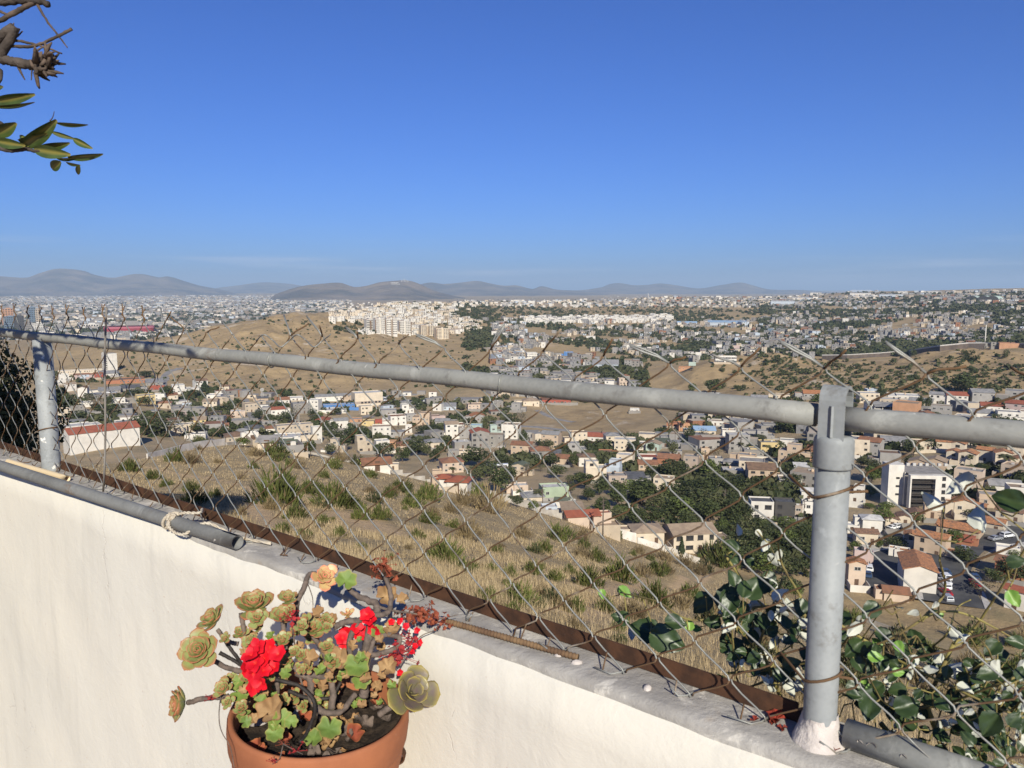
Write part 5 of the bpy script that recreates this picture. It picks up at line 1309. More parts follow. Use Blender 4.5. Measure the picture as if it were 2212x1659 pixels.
def house(x, y, w, h, kind='flat', wall='white', roof='grey', yaw=0, label=None, depth=.88, wins=True, dens=1.0, wk=0, annex=None, tank=None, cat='house', name='house', group=None, big=1.0, ns=None, extra=None, lowpoly=False):
    p = at_ground(x, y); ax_ = cp * p.y - sp * p.z; s_ = ax_ / F
    yr = abs(R(yaw)); Wf = w * s_; W = Wf / (math.cos(yr) + depth * math.sin(yr)); D = W * depth
    elev = math.atan2(-p.z, math.hypot(p.x, p.y))
    H = max(2.5, h * s_ * .97 - D * math.sin(elev) * (.55 if kind == 'flat' else .5)); H = min(H, h * s_) * .88
    if ns is None: ns = max(1, round(H / 3.05))
    d = Vector((p.x, p.y, 0)).normalized()
    c = p + d * (D / 2 * math.cos(yr) + W / 2 * math.sin(yr)) * .9; c.z = p.z
    root = empty(name, c, face_rz(p, yaw))
    wb, rb = MB(), MB()
    side = 1 if yaw > 0 else -1
    if yaw == 0: side = -1 if p.x > 0 else 1
    if kind == 'flat': flat_box(wb, rb, W, D, 0, H)
    elif kind == 'setback':
        H1 = H * (ns - 1) / ns if ns > 1 else H * .6; flat_box(wb, rb, W, D, 0, H1); f_ = .62
        flat_box(wb, rb, W * f_, D * .7, H1, H, .35, side * -W * (1 - f_) / 2 * .9, D * .12, under=.05)
    else: pitched(wb, rb, W, D, 0, H, kind)
    if annex is None and not lowpoly: annex = random.random() < .55
    if annex:
        aw, ad, ah = W * random.uniform(.35, .55), D * random.uniform(.5, .8), max(2.4, H / ns * random.choice((1, 1, max(1, ns - 1)))) * .92
        sgn = random.choice((-1, 1)); flat_box(wb, rb, aw, ad, 0, ah, .3, sgn * (W / 2 + aw / 2 - .15), random.uniform(-.2, .2) * D)
    if not lowpoly and random.random() < .6 and wins:
        yb = MB(); yw, yd, yh = W * random.uniform(1.1, 1.5), random.uniform(3.5, 7), random.uniform(1.3, 2.3)
        for c_, d_ in (((0, -D / 2 - yd, yh / 2 - 2), (yw, .16, yh + 4)), ((-yw / 2 + .08, -D / 2 - yd / 2, yh / 2 - 2), (.16, yd - .18, yh + 4)), ((yw / 2 - .08, -D / 2 - yd / 2, yh / 2 - 2), (.16, yd - .18, yh + 4))): yb.box(c_, d_)
        yb.build('yard_wall', WALL[random.choice((wall, 'concrete', 'concrete', 'beige', 'grey', 'white'))], root)
    wb.build('wall', WALL[wall], root); rb.build('roof', ROOF[roof], root)
    if wins: add_windows(root, W, D, H * (ns - 1) / ns if kind == 'setback' and ns > 1 else H, max(1, ns - (1 if kind == 'setback' and ns > 1 else 0)), side, dens, big, wk, maxn=8 if lowpoly else 30)
    if kind == 'setback' and wins and ns > 1:
        w_ = link('window', WIN[wk], root, (side * -W * .19, D * .12 - D * .35, H * (ns - 1) / ns + 1.5)); w_.scale = (1.6, 1, 1.2)
    if tank is None: tank = kind in ('flat',) and random.random() < .4
    if tank: link('water_tank', random.choice(TANK), root, (random.uniform(-.3, .3) * W, random.uniform(0, .3) * D, H + .02))
    if kind == 'flat' and not lowpoly and random.random() < .3: link('air_conditioner', ACME, root, (random.uniform(-.3, .3) * W, random.uniform(-.2, .2) * D, H + .02))
    if extra: extra(root, W, D, H)
    if label is None:
        rw = {'flat': 'flat-roofed', 'setback': 'stepped flat-roofed', 'shed': 'lean-to roofed', 'hip': roof + '-roofed', 'gable_x': roof + '-roofed', 'gable_y': roof + '-roofed'}[kind]
        label = '%s %s-storey %s %s %s' % (wall, STW[ns], rw, cat, place_words(x, y))
    tag(root, label, cat, group)
    HOUSES.append((x, y, w, h))
    return root
# ------------------------------------------------------------------ roads, first so that houses stand beside them
def road(pts, width, m, name='road', lift=.22, kerb=False, n=10):
    pp = wpath(pts); P_ = crom(np.arange(len(pp)), np.array([tuple(p) for p in pp]), np.linspace(0, len(pp) - 1.001, len(pp) * n))
    V = []; K = []
    for i, p in enumerate(P_):
        d = P_[min(i + 1, len(P_) - 1)] - P_[max(i - 1, 0)]; d[2] = 0; d /= max(1e-6, np.linalg.norm(d)); nn = np.array([-d[1], d[0], 0])
        row = []
        for s_ in (-1, -.5, 0, .5, 1):
            q_ = p + nn * width / 2 * s_; row.append((q_[0], q_[1]))
        zc_ = [gz(*r_) for r_ in row]; z = max(zc_) * .5 + sum(zc_) / 5 * .5 + lift
        V += [(r_[0], r_[1], z) for r_ in row]
        K.append((p, nn, z))
    Fs = [(i * 5 + j, (i + 1) * 5 + j, (i + 1) * 5 + j + 1, i * 5 + j + 1) for i in range(len(P_) - 1) for j in range(4)]
    mb = MB(); mb.add(V, Fs)
    b = len(V); 
    for s_ in (0, 4):                                      # skirts down into the ground
        sk = [(V[i * 5 + s_][0], V[i * 5 + s_][1], V[i * 5 + s_][2] - 2.5) for i in range(len(P_))]
        mb.add([V[i * 5 + s_] for i in range(len(P_))] + sk, [(i, i + 1, len(P_) + i + 1, len(P_) + i) for i in range(len(P_) - 1)])
    structure(mb.build(name, m))
    if kerb:
        kb = MB()
        for s_ in (-1, 1):
            for w0, w1 in ((width / 2, width / 2 + 2.0),):
                V = []
                for p, nn, z in K:
                    for ww, zz_ in ((w0, z - 2), (w0, z + .13), (w1, z + .13), (w1, z - 2.5)): q_ = p + nn * ww * s_; V.append((q_[0], q_[1], zz_))
                kb.add(V, [(i * 4 + j, i * 4 + j + 1, (i + 1) * 4 + j + 1, (i + 1) * 4 + j) for i in range(len(K) - 1) for j in range(3)])
        structure(kb.build('pavement', M_KERB))
    return K
ROAD1 = road([(2330, 1140), (2212, 1152), (2120, 1168), (2068, 1196), (2048, 1232), (2052, 1275), (2060, 1310)], 13, M_ASPH, kerb=True)
road([(1905, 1275), (1903, 1235), (1912, 1205), (1960, 1196)], 8, M_ASPH, kerb=True)
road([(1868, 1203), (1912, 1205)], 6, M_ASPH)
road([(1840, 1165), (1905, 1152), (1960, 1140)], 7, M_CONCROAD)
road([(1650, 1136), (1720, 1128), (1780, 1117)], 6, M_CONCROAD)
road([(400, 892), (375, 868), (355, 845), (350, 830), (362, 808), (390, 795)], 9, M_CONCROAD)
road([(790, 903), (830, 886), (850, 871), (840, 859), (850, 855), (900, 852)], 9, M_CONCROAD)
road([(862, 870), (925, 872)], 26, M_CONCROAD, 'car_park')
road([(1090, 922), (1142, 922), (1209, 929), (1284, 935), (1340, 937)], 7, M_CONCROAD)
road([(1600, 975), (1606, 950), (1612, 930)], 12, M_ASPH)
road([(1040, 1024), (1080, 1014), (1130, 1008), (1200, 1004)], 6, M_CONCROAD)
road([(545, 905), (538, 885), (530, 862)], 5, M_CONCROAD)
road([(1590, 1018), (1660, 1014), (1740, 1005)], 7, M_CONCROAD)
road([(2160, 985), (2120, 1000), (2060, 1030)], 7, M_ASPH)
road([(1625, 752), (1600, 758), (1575, 770)], 10, M_CONCROAD)
road([(1160, 887), (1185, 900), (1240, 912)], 5, M_CONCROAD)

# ------------------------------------------------------------------ houses read one by one from the photo
H_ = house
# beyond the brow at left
def red_long(root, W, D, H): pass
H_(222, 972, 150, 52, 'gable_x', 'white', 'red', 14, 'long white building with big red roof just past the hill brow', depth=.42, wins=False, annex=False, cat='building')
H_(168, 940, 60, 26, 'flat', 'white', 'white', 10, 'low white house half hidden behind the long red-roofed building')
H_(431, 952, 34, 18, 'flat', 'white', 'grey', -10, 'small white box house with yellow door by the pale boundary wall')
H_(510, 958, 50, 22, 'hip', 'beige', 'brown', 8, 'beige house under a broad brown hipped roof by the brow wall')
H_(544, 962, 30, 26, 'flat', 'white', 'white', 12, 'plain white block house beside the brown hipped roof')
H_(580, 974, 44, 22, 'shed', 'cream', 'concrete', -12, 'long cream shed house with sloping concrete roof at the brow wall')
H_(622, 975, 34, 22, 'gable_x', 'white', 'green', 10, 'white house with dull green roof at the brow wall')
H_(650, 982, 22, 12, 'hip', 'white', 'red', 0, 'small white house with red hipped roof at the brow wall')
H_(620, 955, 66, 16, 'flat', 'white', 'white', -8, 'wide low white house with curved pale roof')
H_(662, 955, 46, 20, 'flat', 'cream', 'dark', 8, 'cream house with dark flat roof and white parapet')
H_(636, 941, 80, 28, 'flat', 'beige', 'concrete', 10, 'long beige three-storey block with glazed left end', depth=.35, dens=1.3, annex=False, cat='building')
H_(684, 956, 24, 40, 'flat', 'white', 'white', 14, 'tall narrow white house joined to the beige block')
H_(736, 922, 32, 18, 'gable_x', 'white', 'grey', 8); H_(796, 926, 28, 20, 'flat', 'yellow', 'tan', -6, 'yellow two-storey house with white balcony rail'); H_(769, 913, 26, 10, 'flat', 'orange', 'grey', 0)
H_(818, 919, 15, 14, 'flat', 'red', 'dark', 0, 'bright red little house beside the yellow house'); H_(838, 915, 24, 12, 'flat', 'white', 'white', 0)
H_(858, 919, 40, 25, 'flat', 'white', 'rust', 12, 'white three-storey house with stacked verandas'); H_(912, 919, 42, 32, 'setback', 'tan', 'tan', -10, 'tall tan house stepped back at the top'); H_(888, 910, 24, 18, 'flat', 'grey', 'concrete', 10)
H_(883, 937, 14, 22, 'flat', 'white', 'white', 0); H_(938, 912, 26, 16, 'flat', 'pink', 'brown', 6); H_(957, 920, 34, 14, 'gable_x', 'grey', 'grey', -8); H_(985, 930, 40, 16, 'flat', 'white', 'rust', 8)
H_(1029, 940, 28, 26, 'flat', 'mint', 'blue', -8, 'mint three-storey house with balconies above the bank'); H_(1070, 946, 26, 32, 'setback', 'mint', 'grey', 8, 'tall pale mint house behind a dark tree'); H_(1031, 911, 34, 17, 'gable_y', 'grey', 'orange', 10, 'grey house with bright orange gabled roof')
H_(1026, 887, 36, 17, 'flat', 'peach', 'tan', 6, 'peach box house right of the parked cars'); H_(971, 886, 28, 12, 'shed', 'pale blue', 'grey', 0); H_(1110, 890, 36, 22, 'setback', 'grey', 'concrete', -10); H_(1075, 880, 24, 16, 'flat', 'concrete', 'concrete', 10)
H_(825, 975, 34, 28, 'flat', 'white', 'white', 12, 'white house with red awning joined to an orange house'); H_(846, 975, 24, 26, 'flat', 'orange', 'tan', -8, 'orange two-storey house right of the white house with awning'); H_(875, 972, 46, 15, 'hip', 'peach', 'rust', 8, 'house with spread of rust-red roofs beside the orange house')
H_(937, 970, 42, 20, 'hip', 'cream', 'grey', 8, 'cream house with neat grey hipped roof among palms'); H_(980, 986, 24, 16, 'flat', 'concrete', 'concrete', 0); H_(1005, 985, 30, 14, 'flat', 'cream', 'tan', 0)
H_(975, 1022, 54, 32, 'hip', 'peach', 'rust', 12, 'house under a steep red tent-shaped roof'); H_(812, 1018, 62, 18, 'gable_x', 'white', 'rust', 6, 'long white house with rust-red roof past the block wall'); H_(788, 1004, 20, 9, 'shed', 'lime', 'grey', 0, 'low lime-green hut behind the rust-red roofed house')
H_(850, 1016, 26, 16, 'flat', 'cream', 'concrete', -6); H_(957, 1056, 34, 26, 'hip', 'tan', 'red', 12, 'tan house with glazed upper veranda and red roof'); H_(992, 1067, 54, 36, 'hip', 'white', 'red', -14, 'big white house with red hipped roof and white lower terrace'); H_(945, 1030, 22, 16, 'flat', 'tan', 'tan', 0)
H_(1083, 1029, 32, 19, 'gable_y', 'peach', 'tan', -6, 'small peach house with gable facing the hill'); H_(1124, 1029, 38, 30, 'gable_y', 'beige', 'green', -18, 'beige house with steep green gabled roof'); H_(1124, 1064, 34, 20, 'flat', 'peach', 'white', 8, 'peach box house with white flat roof by palms'); H_(1058, 1022, 26, 8, 'gable_x', 'white', 'grey', 0)
H_(1150, 1088, 52, 22, 'hip', 'cream', 'grey', 10, 'cream house with pale grey hipped roof and palm'); H_(1188, 1079, 50, 34, 'flat', 'green', 'white', 14, 'green two-storey house with white parapet and dark windows')
H_(1215, 1096, 34, 20, 'gable_x', 'white', 'green', -8, 'little white house with mossy green gabled roof'); H_(1186, 1112, 36, 20, 'flat', 'pale blue', 'white', 8); H_(1235, 1116, 50, 22, 'shed', 'white', 'tan', 8)
H_(1255, 1137, 80, 26, 'gable_x', 'peach', 'red', 16, 'peach house with red roof patched in grey past the boundary wall', depth=.6); H_(1312, 1160, 56, 30, 'flat', 'beige', 'tan', 14, 'low beige house with tan flat roof behind the graffiti wall', depth=1.0, wins=False); H_(1395, 1178, 78, 42, 'hip', 'cream', 'tan', 14, 'large cream house with tan hipped roof and white chimney', depth=.9)
H_(1487, 1197, 118, 62, 'gable_x', 'cream', 'tan', 22, 'large cream villa with tan gabled roof and arched windows by the cypress', depth=.75, big=1.3, wk=1)
H_(1285, 1040, 50, 52, 'setback', 'cream', 'white', 8, 'tall cream house with ribbon windows above the green trees', big=1.3, wk=1, annex=False); H_(1322, 1026, 44, 38, 'setback', 'pale blue', 'white', -12, 'pale blue-white house joined to the tall cream house'); H_(1266, 1008, 40, 28, 'hip', 'white', 'brown', 8, 'white two-storey house with brown roof behind the tall cream house')
H_(1351, 1010, 40, 34, 'flat', 'cream', 'white', -10, 'cream house with white roof right of the blue-white house'); H_(1398, 1004, 46, 22, 'flat', 'white', 'red', 6); H_(1398, 1016, 44, 20, 'gable_x', 'tan', 'rust', 6); H_(1445, 1012, 50, 30, 'gable_x', 'brick', 'rust', -8)
H_(1493, 1015, 34, 36, 'flat', 'taupe', 'concrete', -8, 'taupe three-storey house with blank side wall'); H_(1522, 990, 20, 26, 'flat', 'tan', 'rust', 8, 'narrow tan tower-like house behind the taupe house'); H_(1545, 1016, 32, 32, 'flat', 'grey', 'grey', 8); H_(1580, 1016, 36, 24, 'hip', 'grey', 'grey', -8)
H_(1626, 988, 46, 20, 'flat', 'concrete', 'concrete', 8); H_(1640, 1014, 34, 19, 'hip', 'yellow', 'dark', -6, 'yellow house with dark hipped roof left of the near post'); H_(1332, 1054, 44, 34, 'flat', 'taupe', 'concrete', 8, 'taupe house with balcony below the tall cream house'); H_(1371, 1057, 46, 32, 'shed', 'grey', 'dark', 10)
H_(1434, 1062, 46, 36, 'flat', 'cream', 'tan', -10, 'cream house on stilted lower floor among the dark trees', dens=1.3); H_(1189, 990, 48, 14, 'gable_x', 'taupe', 'dark', 6); H_(1412, 974, 34, 20, 'gable_y', 'mint', 'tan', -12, 'mint house with tan gabled roof'); H_(1395, 968, 28, 14, 'flat', 'white', 'white', 0)
H_(1430, 965, 30, 14, 'shed', 'grey', 'green', 0); H_(1287, 957, 46, 20, 'gable_x', 'white', 'red', -8, 'long white house with red roof below the bare cut slope'); H_(1308, 988, 30, 16, 'flat', 'brick', 'brown', 0); H_(1520, 942, 50, 18, 'gable_x', 'cream', 'blue', 8, 'cream hall with curved pale blue roof'); H_(1573, 949, 30, 24, 'flat', 'white', 'tan', 6, 'white two-storey house with brown balcony beside the parked cars')
H_(1652, 951, 40, 24, 'setback', 'grey', 'concrete', 8); H_(1480, 930, 34, 20, 'flat', 'orange', 'orange', 8, 'orange-red block house behind palms'); H_(1452, 925, 24, 14, 'flat', 'brick', 'rust', 0); H_(1200, 873, 66, 14, 'flat', 'red', 'rust', 4, 'row of dark red terraced fronts under the rail', annex=False); H_(1146, 877, 38, 15, 'hip', 'cream', 'tan', 6)
H_(1371, 891, 20, 9, 'flat', 'white', 'white', 0, 'tiny white house alone on the bare cut slope'); H_(1545, 920, 34, 14, 'flat', 'white', 'tan', 0); H_(1600, 905, 40, 14, 'flat', 'cream', 'grey', 6); H_(1700, 905, 36, 14, 'gable_x', 'cream', 'grey', 0); H_(1540, 862, 34, 13, 'flat', 'white', 'white', 6, 'white box house in front of the big dark tree')
H_(1562, 1060, 22, 20, 'flat', 'white', 'grey', 0, 'small white house by the terraced soil'); H_(1730, 1022, 32, 18, 'shed', 'concrete', 'white', 8); H_(1765, 1012, 30, 24, 'flat', 'orange', 'orange', 0, 'orange house tucked behind the near post'); H_(1768, 990, 48, 24, 'gable_x', 'brick', 'rust', -6)
H_(1700, 965, 30, 18, 'flat', 'white', 'grey', 0); H_(1660, 975, 30, 14, 'flat', 'white', 'white', 0); H_(1460, 985, 26, 14, 'flat', 'grey', 'grey', 0)
# right of the near post
H_(1642, 1129, 54, 58, 'flat', 'white', 'dark', 10, 'white modern three-storey house left of the near post', big=1.3, wk=1, annex=False); H_(1692, 1127, 46, 54, 'flat', 'dark', 'dark', 8, 'black-fronted modern house next to the white modern house', big=1.5, wk=1, annex=False); H_(1722, 1124, 20, 38, 'flat', 'taupe', 'concrete', 8); H_(1744, 1122, 28, 46, 'flat', 'white', 'concrete', 8, 'slim white house with tall windows by the near post')
H_(1744, 1083, 34, 30, 'gable_x', 'white', 'white', 10); H_(1848, 1088, 36, 46, 'setback', 'white', 'dark', -8, 'white balconied house in the gap left of the white apartment building')
H_(1838, 1152, 34, 22, 'flat', 'white', 'white', 6); H_(1880, 1152, 46, 40, 'hip', 'white', 'white', 12, 'white two-storey house with pale hipped roof and arched window')
for i, (x, y) in enumerate(((1924, 1141), (1952, 1136), (1978, 1128))): H_(x, y, 30, 28, 'gable_y', 'cream', 'dark tile', 8, group='terrace of cream tiled houses', depth=1.2, wk=1, annex=False)
H_(1868, 1178, 50, 36, 'gable_x', 'cream', 'dark tile', 14, 'cream house with dark tiled gables by the dark trees', depth=.7); H_(1846, 1268, 40, 66, 'gable_y', 'peach', 'tile', 14, 'tall peach house with tiled porch beside the side street', depth=.8); H_(1858, 1222, 30, 40, 'flat', 'pink', 'white', 6)
H_(2012, 1205, 70, 58, 'gable_x', 'tan', 'tile', -14, 'tan corner house with broad tiled roof above the curved road', depth=.7, wk=1); H_(1968, 1172, 26, 24, 'gable_y', 'tan', 'tile', 0); H_(1977, 1284, 78, 84, 'gable_y', 'white', 'tile', 8, 'long house with bright orange tiled roof ending toward the hillside', depth=1.7, wins=False, annex=False); H_(1932, 1300, 56, 30, 'gable_x', 'peach', 'rust', 10, 'low house with brown-red roof at the edge of the brush', wins=False); H_(1948, 1205, 30, 16, 'flat', 'white', 'tile', 0)
H_(2072, 1168, 90, 36, 'gable_x', 'tan', 'tile', -12, 'row house with long tiled roof and rooftop tank', depth=.6); H_(2012, 1120, 36, 34, 'flat', 'tan', 'dark tile', 8, 'plain tan block behind the tiled terrace'); H_(2140, 1150, 60, 30, 'gable_x', 'cream', 'tile', -10, 'cream house with tiled roof where the road bends')
H_(2082, 1182, 36, 16, 'shed', 'brick', 'red', -8, 'red metal carport beside the curved road', wins=False, cat='carport')
H_(2080, 1112, 44, 36, 'gable_y', 'cream', 'tile', 8); H_(2110, 1112, 36, 26, 'gable_x', 'orange', 'tile', -8); H_(2182, 1130, 56, 36, 'gable_x', 'cream', 'dark tile', -8, 'cream house with dark tiled roof at the right edge'); H_(2180, 1252, 56, 50, 'gable_x', 'brick', 'rust', -10, 'reddish house with rust roof right of the road'); H_(2194, 1318, 44, 56, 'gable_x', 'white', 'red', -12, 'white house with red tiled roof at the lower right')
H_(2168, 1200, 34, 18, 'flat', 'white', 'white', 6, 'small white hut with flat roof across the road', wins=False)
H_(2165, 1073, 70, 34, 'gable_x', 'white', 'grey', 12, 'white two-storey house with grey metal roof right of the apartment building', dens=1.2); H_(2120, 1052, 40, 22, 'flat', 'white', 'rust', 0)
for x, y in ((1985, 1024), (2020, 1022)): H_(x, y, 44, 34, 'gable_y', 'tan', 'tan', -6, group='pair of tan gabled houses', wk=1)
for x, y, w, h in ((2060, 1008, 30, 40), (2090, 1016, 38, 46), (2070, 985, 30, 34), (2128, 1000, 34, 36), (2165, 1010, 36, 40), (2195, 985, 34, 40), (2200, 1022, 40, 36), (2040, 972, 40, 24)): H_(x, y, w, h, random.choice(('gable_y', 'gable_x')), 'cream', 'tile', random.choice((-10, 8)), group='cream tiled houses at right', wk=1)
H_(1880, 988, 52, 44, 'gable_x', 'grey', 'rust', -14, 'grey two-storey house with red deck roof right of the near post'); H_(1920, 1004, 46, 32, 'flat', 'grey', 'brown', 8, 'grey block house with blue windows right of the near post'); H_(1930, 970, 60, 24, 'gable_x', 'grey', 'grey', 8)
def dome(root, W, D, H): pass
H_(1883, 893, 34, 26, 'gable_x', 'white', 'grey', 20, 'white two-storey school house left of the arched shed'); H_(1958, 898, 56, 34, 'flat', 'orange', 'tan', -10, 'bright orange curved-front building under the scrubby hill', wins=False, annex=False, cat='building'); H_(1880, 858, 26, 20, 'flat', 'pale blue', 'white', 20); H_(1918, 862, 28, 14, 'flat', 'white', 'white', 0)
H_(1960, 866, 50, 15, 'flat', 'white', 'white', 6); H_(1990, 876, 50, 12, 'gable_x', 'grey', 'grey', -6); H_(1920, 873, 44, 14, 'flat', 'beige', 'white', 6); H_(2064, 874, 46, 26, 'gable_x', 'white', 'red', 10, 'white three-storey house with small red roof under the scrubby hill'); H_(2118, 873, 50, 32, 'gable_x', 'grey', 'grey', 14, 'grey three-storey house with outside stairs under the scrubby hill')
H_(2115, 908, 50, 22, 'gable_x', 'white', 'grey', 12); H_(2176, 914, 48, 30, 'flat', 'white', 'grey', 8, 'white house with grey veranda roof at the right edge'); H_(2140, 890, 44, 18, 'gable_x', 'white', 'red', 6); H_(2196, 892, 44, 26, 'gable_x', 'pink', 'red', -8); H_(2080, 910, 28, 18, 'gable_y', 'white', 'brown', -6); H_(1640, 868, 34, 12, 'gable_x', 'beige', 'grey', 0); H_(1690, 862, 30, 12, 'flat', 'cream', 'tan', 0); H_(1755, 860, 44, 14, 'gable_x', 'grey', 'orange', 6)
# left, below the white tower
H_(174, 811, 84, 14, 'flat', 'cream', 'white', 0, 'long cream arcaded building beside the white tower', depth=.25, dens=1.4, annex=False, cat='building')
for x, y, w, h, c, rf in ((138, 822, 20, 16, 'white', 'white'), (168, 820, 16, 13, 'pink', 'rust'), (185, 820, 16, 14, 'pale blue', 'rust'), (200, 819, 14, 13, 'pink', 'rust'), (213, 818, 18, 14, 'red', 'rust'), (235, 814, 40, 10, 'white', 'grey'), (133, 832, 18, 12, 'white', 'white')): H_(x, y, w, h, 'flat' if rf == 'white' else 'gable_x', c, rf, 6, dens=.8)
H_(285, 827, 50, 11, 'flat', 'brick', 'brown', 0); H_(237, 849, 42, 9, 'gable_x', 'grey', 'grey', 0); H_(281, 844, 38, 9, 'gable_x', 'grey', 'dark', 0); H_(337, 845, 22, 13, 'flat', 'red', 'orange', 0); H_(334, 832, 34, 9, 'shed', 'concrete', 'grey', 0); H_(393, 850, 44, 22, 'setback', 'white', 'white', 6); H_(346, 865, 24, 17, 'flat', 'white', 'white', -6)
H_(256, 873, 27, 14, 'flat', 'white', 'white', 0); H_(182, 880, 34, 13, 'flat', 'white', 'grey', 0); H_(392, 894, 40, 16, 'flat', 'concrete', 'concrete', 0); H_(427, 914, 34, 10, 'gable_x', 'yellow', 'tan', 0); H_(486, 911, 32, 12, 'hip', 'yellow', 'rust', 0); H_(520, 919, 38, 15, 'flat', 'concrete', 'concrete', 0); H_(510, 900, 22, 15, 'flat', 'peach', 'blue', 0); H_(568, 869, 22, 12, 'gable_x', 'tan', 'dark', 0, 'tan open pavilion beside the lattice mast')
H_(525, 940, 30, 12, 'hip', 'grey', 'grey', 0); H_(478, 928, 30, 10, 'gable_x', 'white', 'rust', 0); H_(600, 897, 32, 17, 'gable_x', 'white', 'red', 6); H_(638, 866, 32, 9, 'flat', 'white', 'white', 0); H_(610, 872, 30, 12, 'gable_x', 'white', 'rust', 0); H_(550, 935, 40, 14, 'hip', 'grey', 'dark', 6); H_(590, 935, 30, 14, 'hip', 'white', 'rust', 0)
# around the hall
H_(680, 892, 32, 34, 'flat', 'white', 'white', -22, 'white four-storey block with blue side wall left of the big hall', dens=1.3, annex=False, cat='building'); H_(650, 894, 42, 28, 'flat', 'concrete', 'concrete', 10, 'unfinished grey concrete building left of the white four-storey block', annex=False, cat='building')
H_(710, 867, 60, 14, 'gable_x', 'white', 'grey', 6, 'long white shed with grey roof left of the big hall', annex=False, depth=.4); H_(753, 865, 24, 15, 'gable_x', 'tan', 'grey', 6, 'tan office wing joined to the big cream hall', annex=False); H_(732, 884, 68, 12, 'flat', 'blue', 'white', 4, 'long bright blue low building in front of the big hall', annex=False, depth=.3, cat='building'); H_(725, 893, 46, 8, 'flat', 'white', 'white', 0)
def hall_extra(root, W, D, H):
    mb = MB(); mb.box((0, 0, H * .30), (W + .5, D + .5, H * .18)); mb.build('stone_band', WALL['taupe'], root)
    for k in range(6): w_ = link('window', WIN[1], root, (-W * .25 + k * W * .125, -D / 2 - .26, H * .3)); w_.scale = (1.8, 1, 1.5)
    mb = MB(); mb.box((W * .08, -D / 2 - .1, H * .12), (W * .14, .12, H * .12)); mb.build('sign_panel', WALL['white'], root)
H_(793, 878, 68, 36, 'flat', 'cream', 'white', 14, 'big windowless cream hall with a stone band above a white base', wins=False, annex=False, depth=.6, extra=hall_extra, cat='hall', tank=False)
# mid-distance landmarks
H_(1148, 778, 26, 19, 'flat', 'white', 'white', 10, 'white four-storey block alone above a pale cut bank', dens=1.6, cat='building'); H_(1567, 785, 46, 18, 'flat', 'white', 'tan', 8, 'long white three-storey open-fronted building above the bare hill', depth=.3, dens=1.8, big=1.5, annex=False, cat='building'); H_(1228, 769, 20, 10, 'flat', 'blue', 'white', 0, 'small blue-banded white house on the settled slope', wins=False); H_(1308, 797, 56, 15, 'gable_x', 'pale blue', 'grey', 0, 'large blue-grey shed on the settled slope', wins=False, annex=False)
H_(1276, 734, 20, 9, 'flat', 'white', 'white', 0, lowpoly=True); H_(1366, 754, 38, 12, 'flat', 'white', 'tan', 0, lowpoly=True); H_(1484, 701, 42, 5, 'gable_x', 'pale blue', 'blue', 0, 'long blue-roofed shed below the white terraces', wins=False, annex=False, depth=.4); H_(1570, 702, 80, 7, 'gable_x', 'pale blue', 'blue', 0, 'longest pale blue shed on the far middle slope', wins=False, annex=False, depth=.3); H_(1479, 799, 26, 7, 'flat', 'orange', 'orange', 0, lowpoly=True)
H_(2178, 752, 40, 13, 'flat', 'orange', 'rust', 6, 'plain orange block at the top of the road wall', annex=False, wins=False); H_(1813, 700, 12, 13, 'flat', 'dark', 'dark', 0, 'black office block joined to a white slab', wins=False, annex=False); H_(1826, 701, 12, 15, 'flat', 'white', 'white', 0, 'white slab tower joined to a black office block', wins=False, annex=False)
# ------------------------------------------------------------------ single large buildings
def base_scale(x, y):
    p = at_ground(x, y); return p, (cp * p.y - sp * p.z) / F
def put_windows(root, x0, x1, y, z0, z1, nx, nz, wk=1, sx=1.4, sz=1.2, rot=0.0, ax='x', skip=0.0):
    for i in range(nx):
        for j in range(nz):
            if random.random() < skip: continue
            u = x0 + (x1 - x0) * (i + .5) / nx; z = z0 + (z1 - z0) * (j + .55) / nz
            w = link('window', WIN[wk], root, (u, y, z) if ax == 'x' else (y, u, z)); w.scale = (sx, 1, sz); w.rotation_euler = (0, 0, rot)
# white apartment building with dark balconies
p, s_ = base_scale(1972, 1098)
W, D, H = 118 * s_ * .92, 17.0, 73 * s_
root = tag(empty('apartment_building', p + Vector((p.x, p.y, 0)).normalized() * 9, face_rz(p, 24)), 'white five-storey apartment building with dark balcony front and slab tower', 'building')
mb = MB(); rb = MB()
fx0, fx1 = -W / 2 + 3.5, W / 2 - 5.5                       # balcony bay
mb.box((-W / 2 + 1.0, 0, H / 2 + 1.2 - 4), (5.2, 6, H + 2.4 + 8))                        # slab tower
mb.box(((fx1 + W / 2) / 2, 0, H / 2 - 4), (W / 2 - fx1, D, H + 8))                        # right end
mb.box(((fx0 + fx1) / 2, 2.2, H / 2 - 4), (fx1 - fx0, D - 4.4, H + 8))                     # recessed core
mb.box(((fx0 + fx1) / 2, -D / 2 + 1.1, H - .6), (fx1 - fx0 - .02, 2.2, 1.2)); mb.box((fx0 + .25, -D / 2 + 1.1, H / 2 - 4.6), (.5, 2.2, H + 6.7))
mb.build('wall', WALL['white'], root)
mb = MB(); mb.box(((fx0 + fx1) / 2, -D / 2 + 2.12, H / 2 - .8), (fx1 - fx0 - .8, .1, H - 2.2)); mb.build('shade_panel', WALL['dark'], root)  # dark panel puts the shade of the balcony recess into colour
nfl = 5
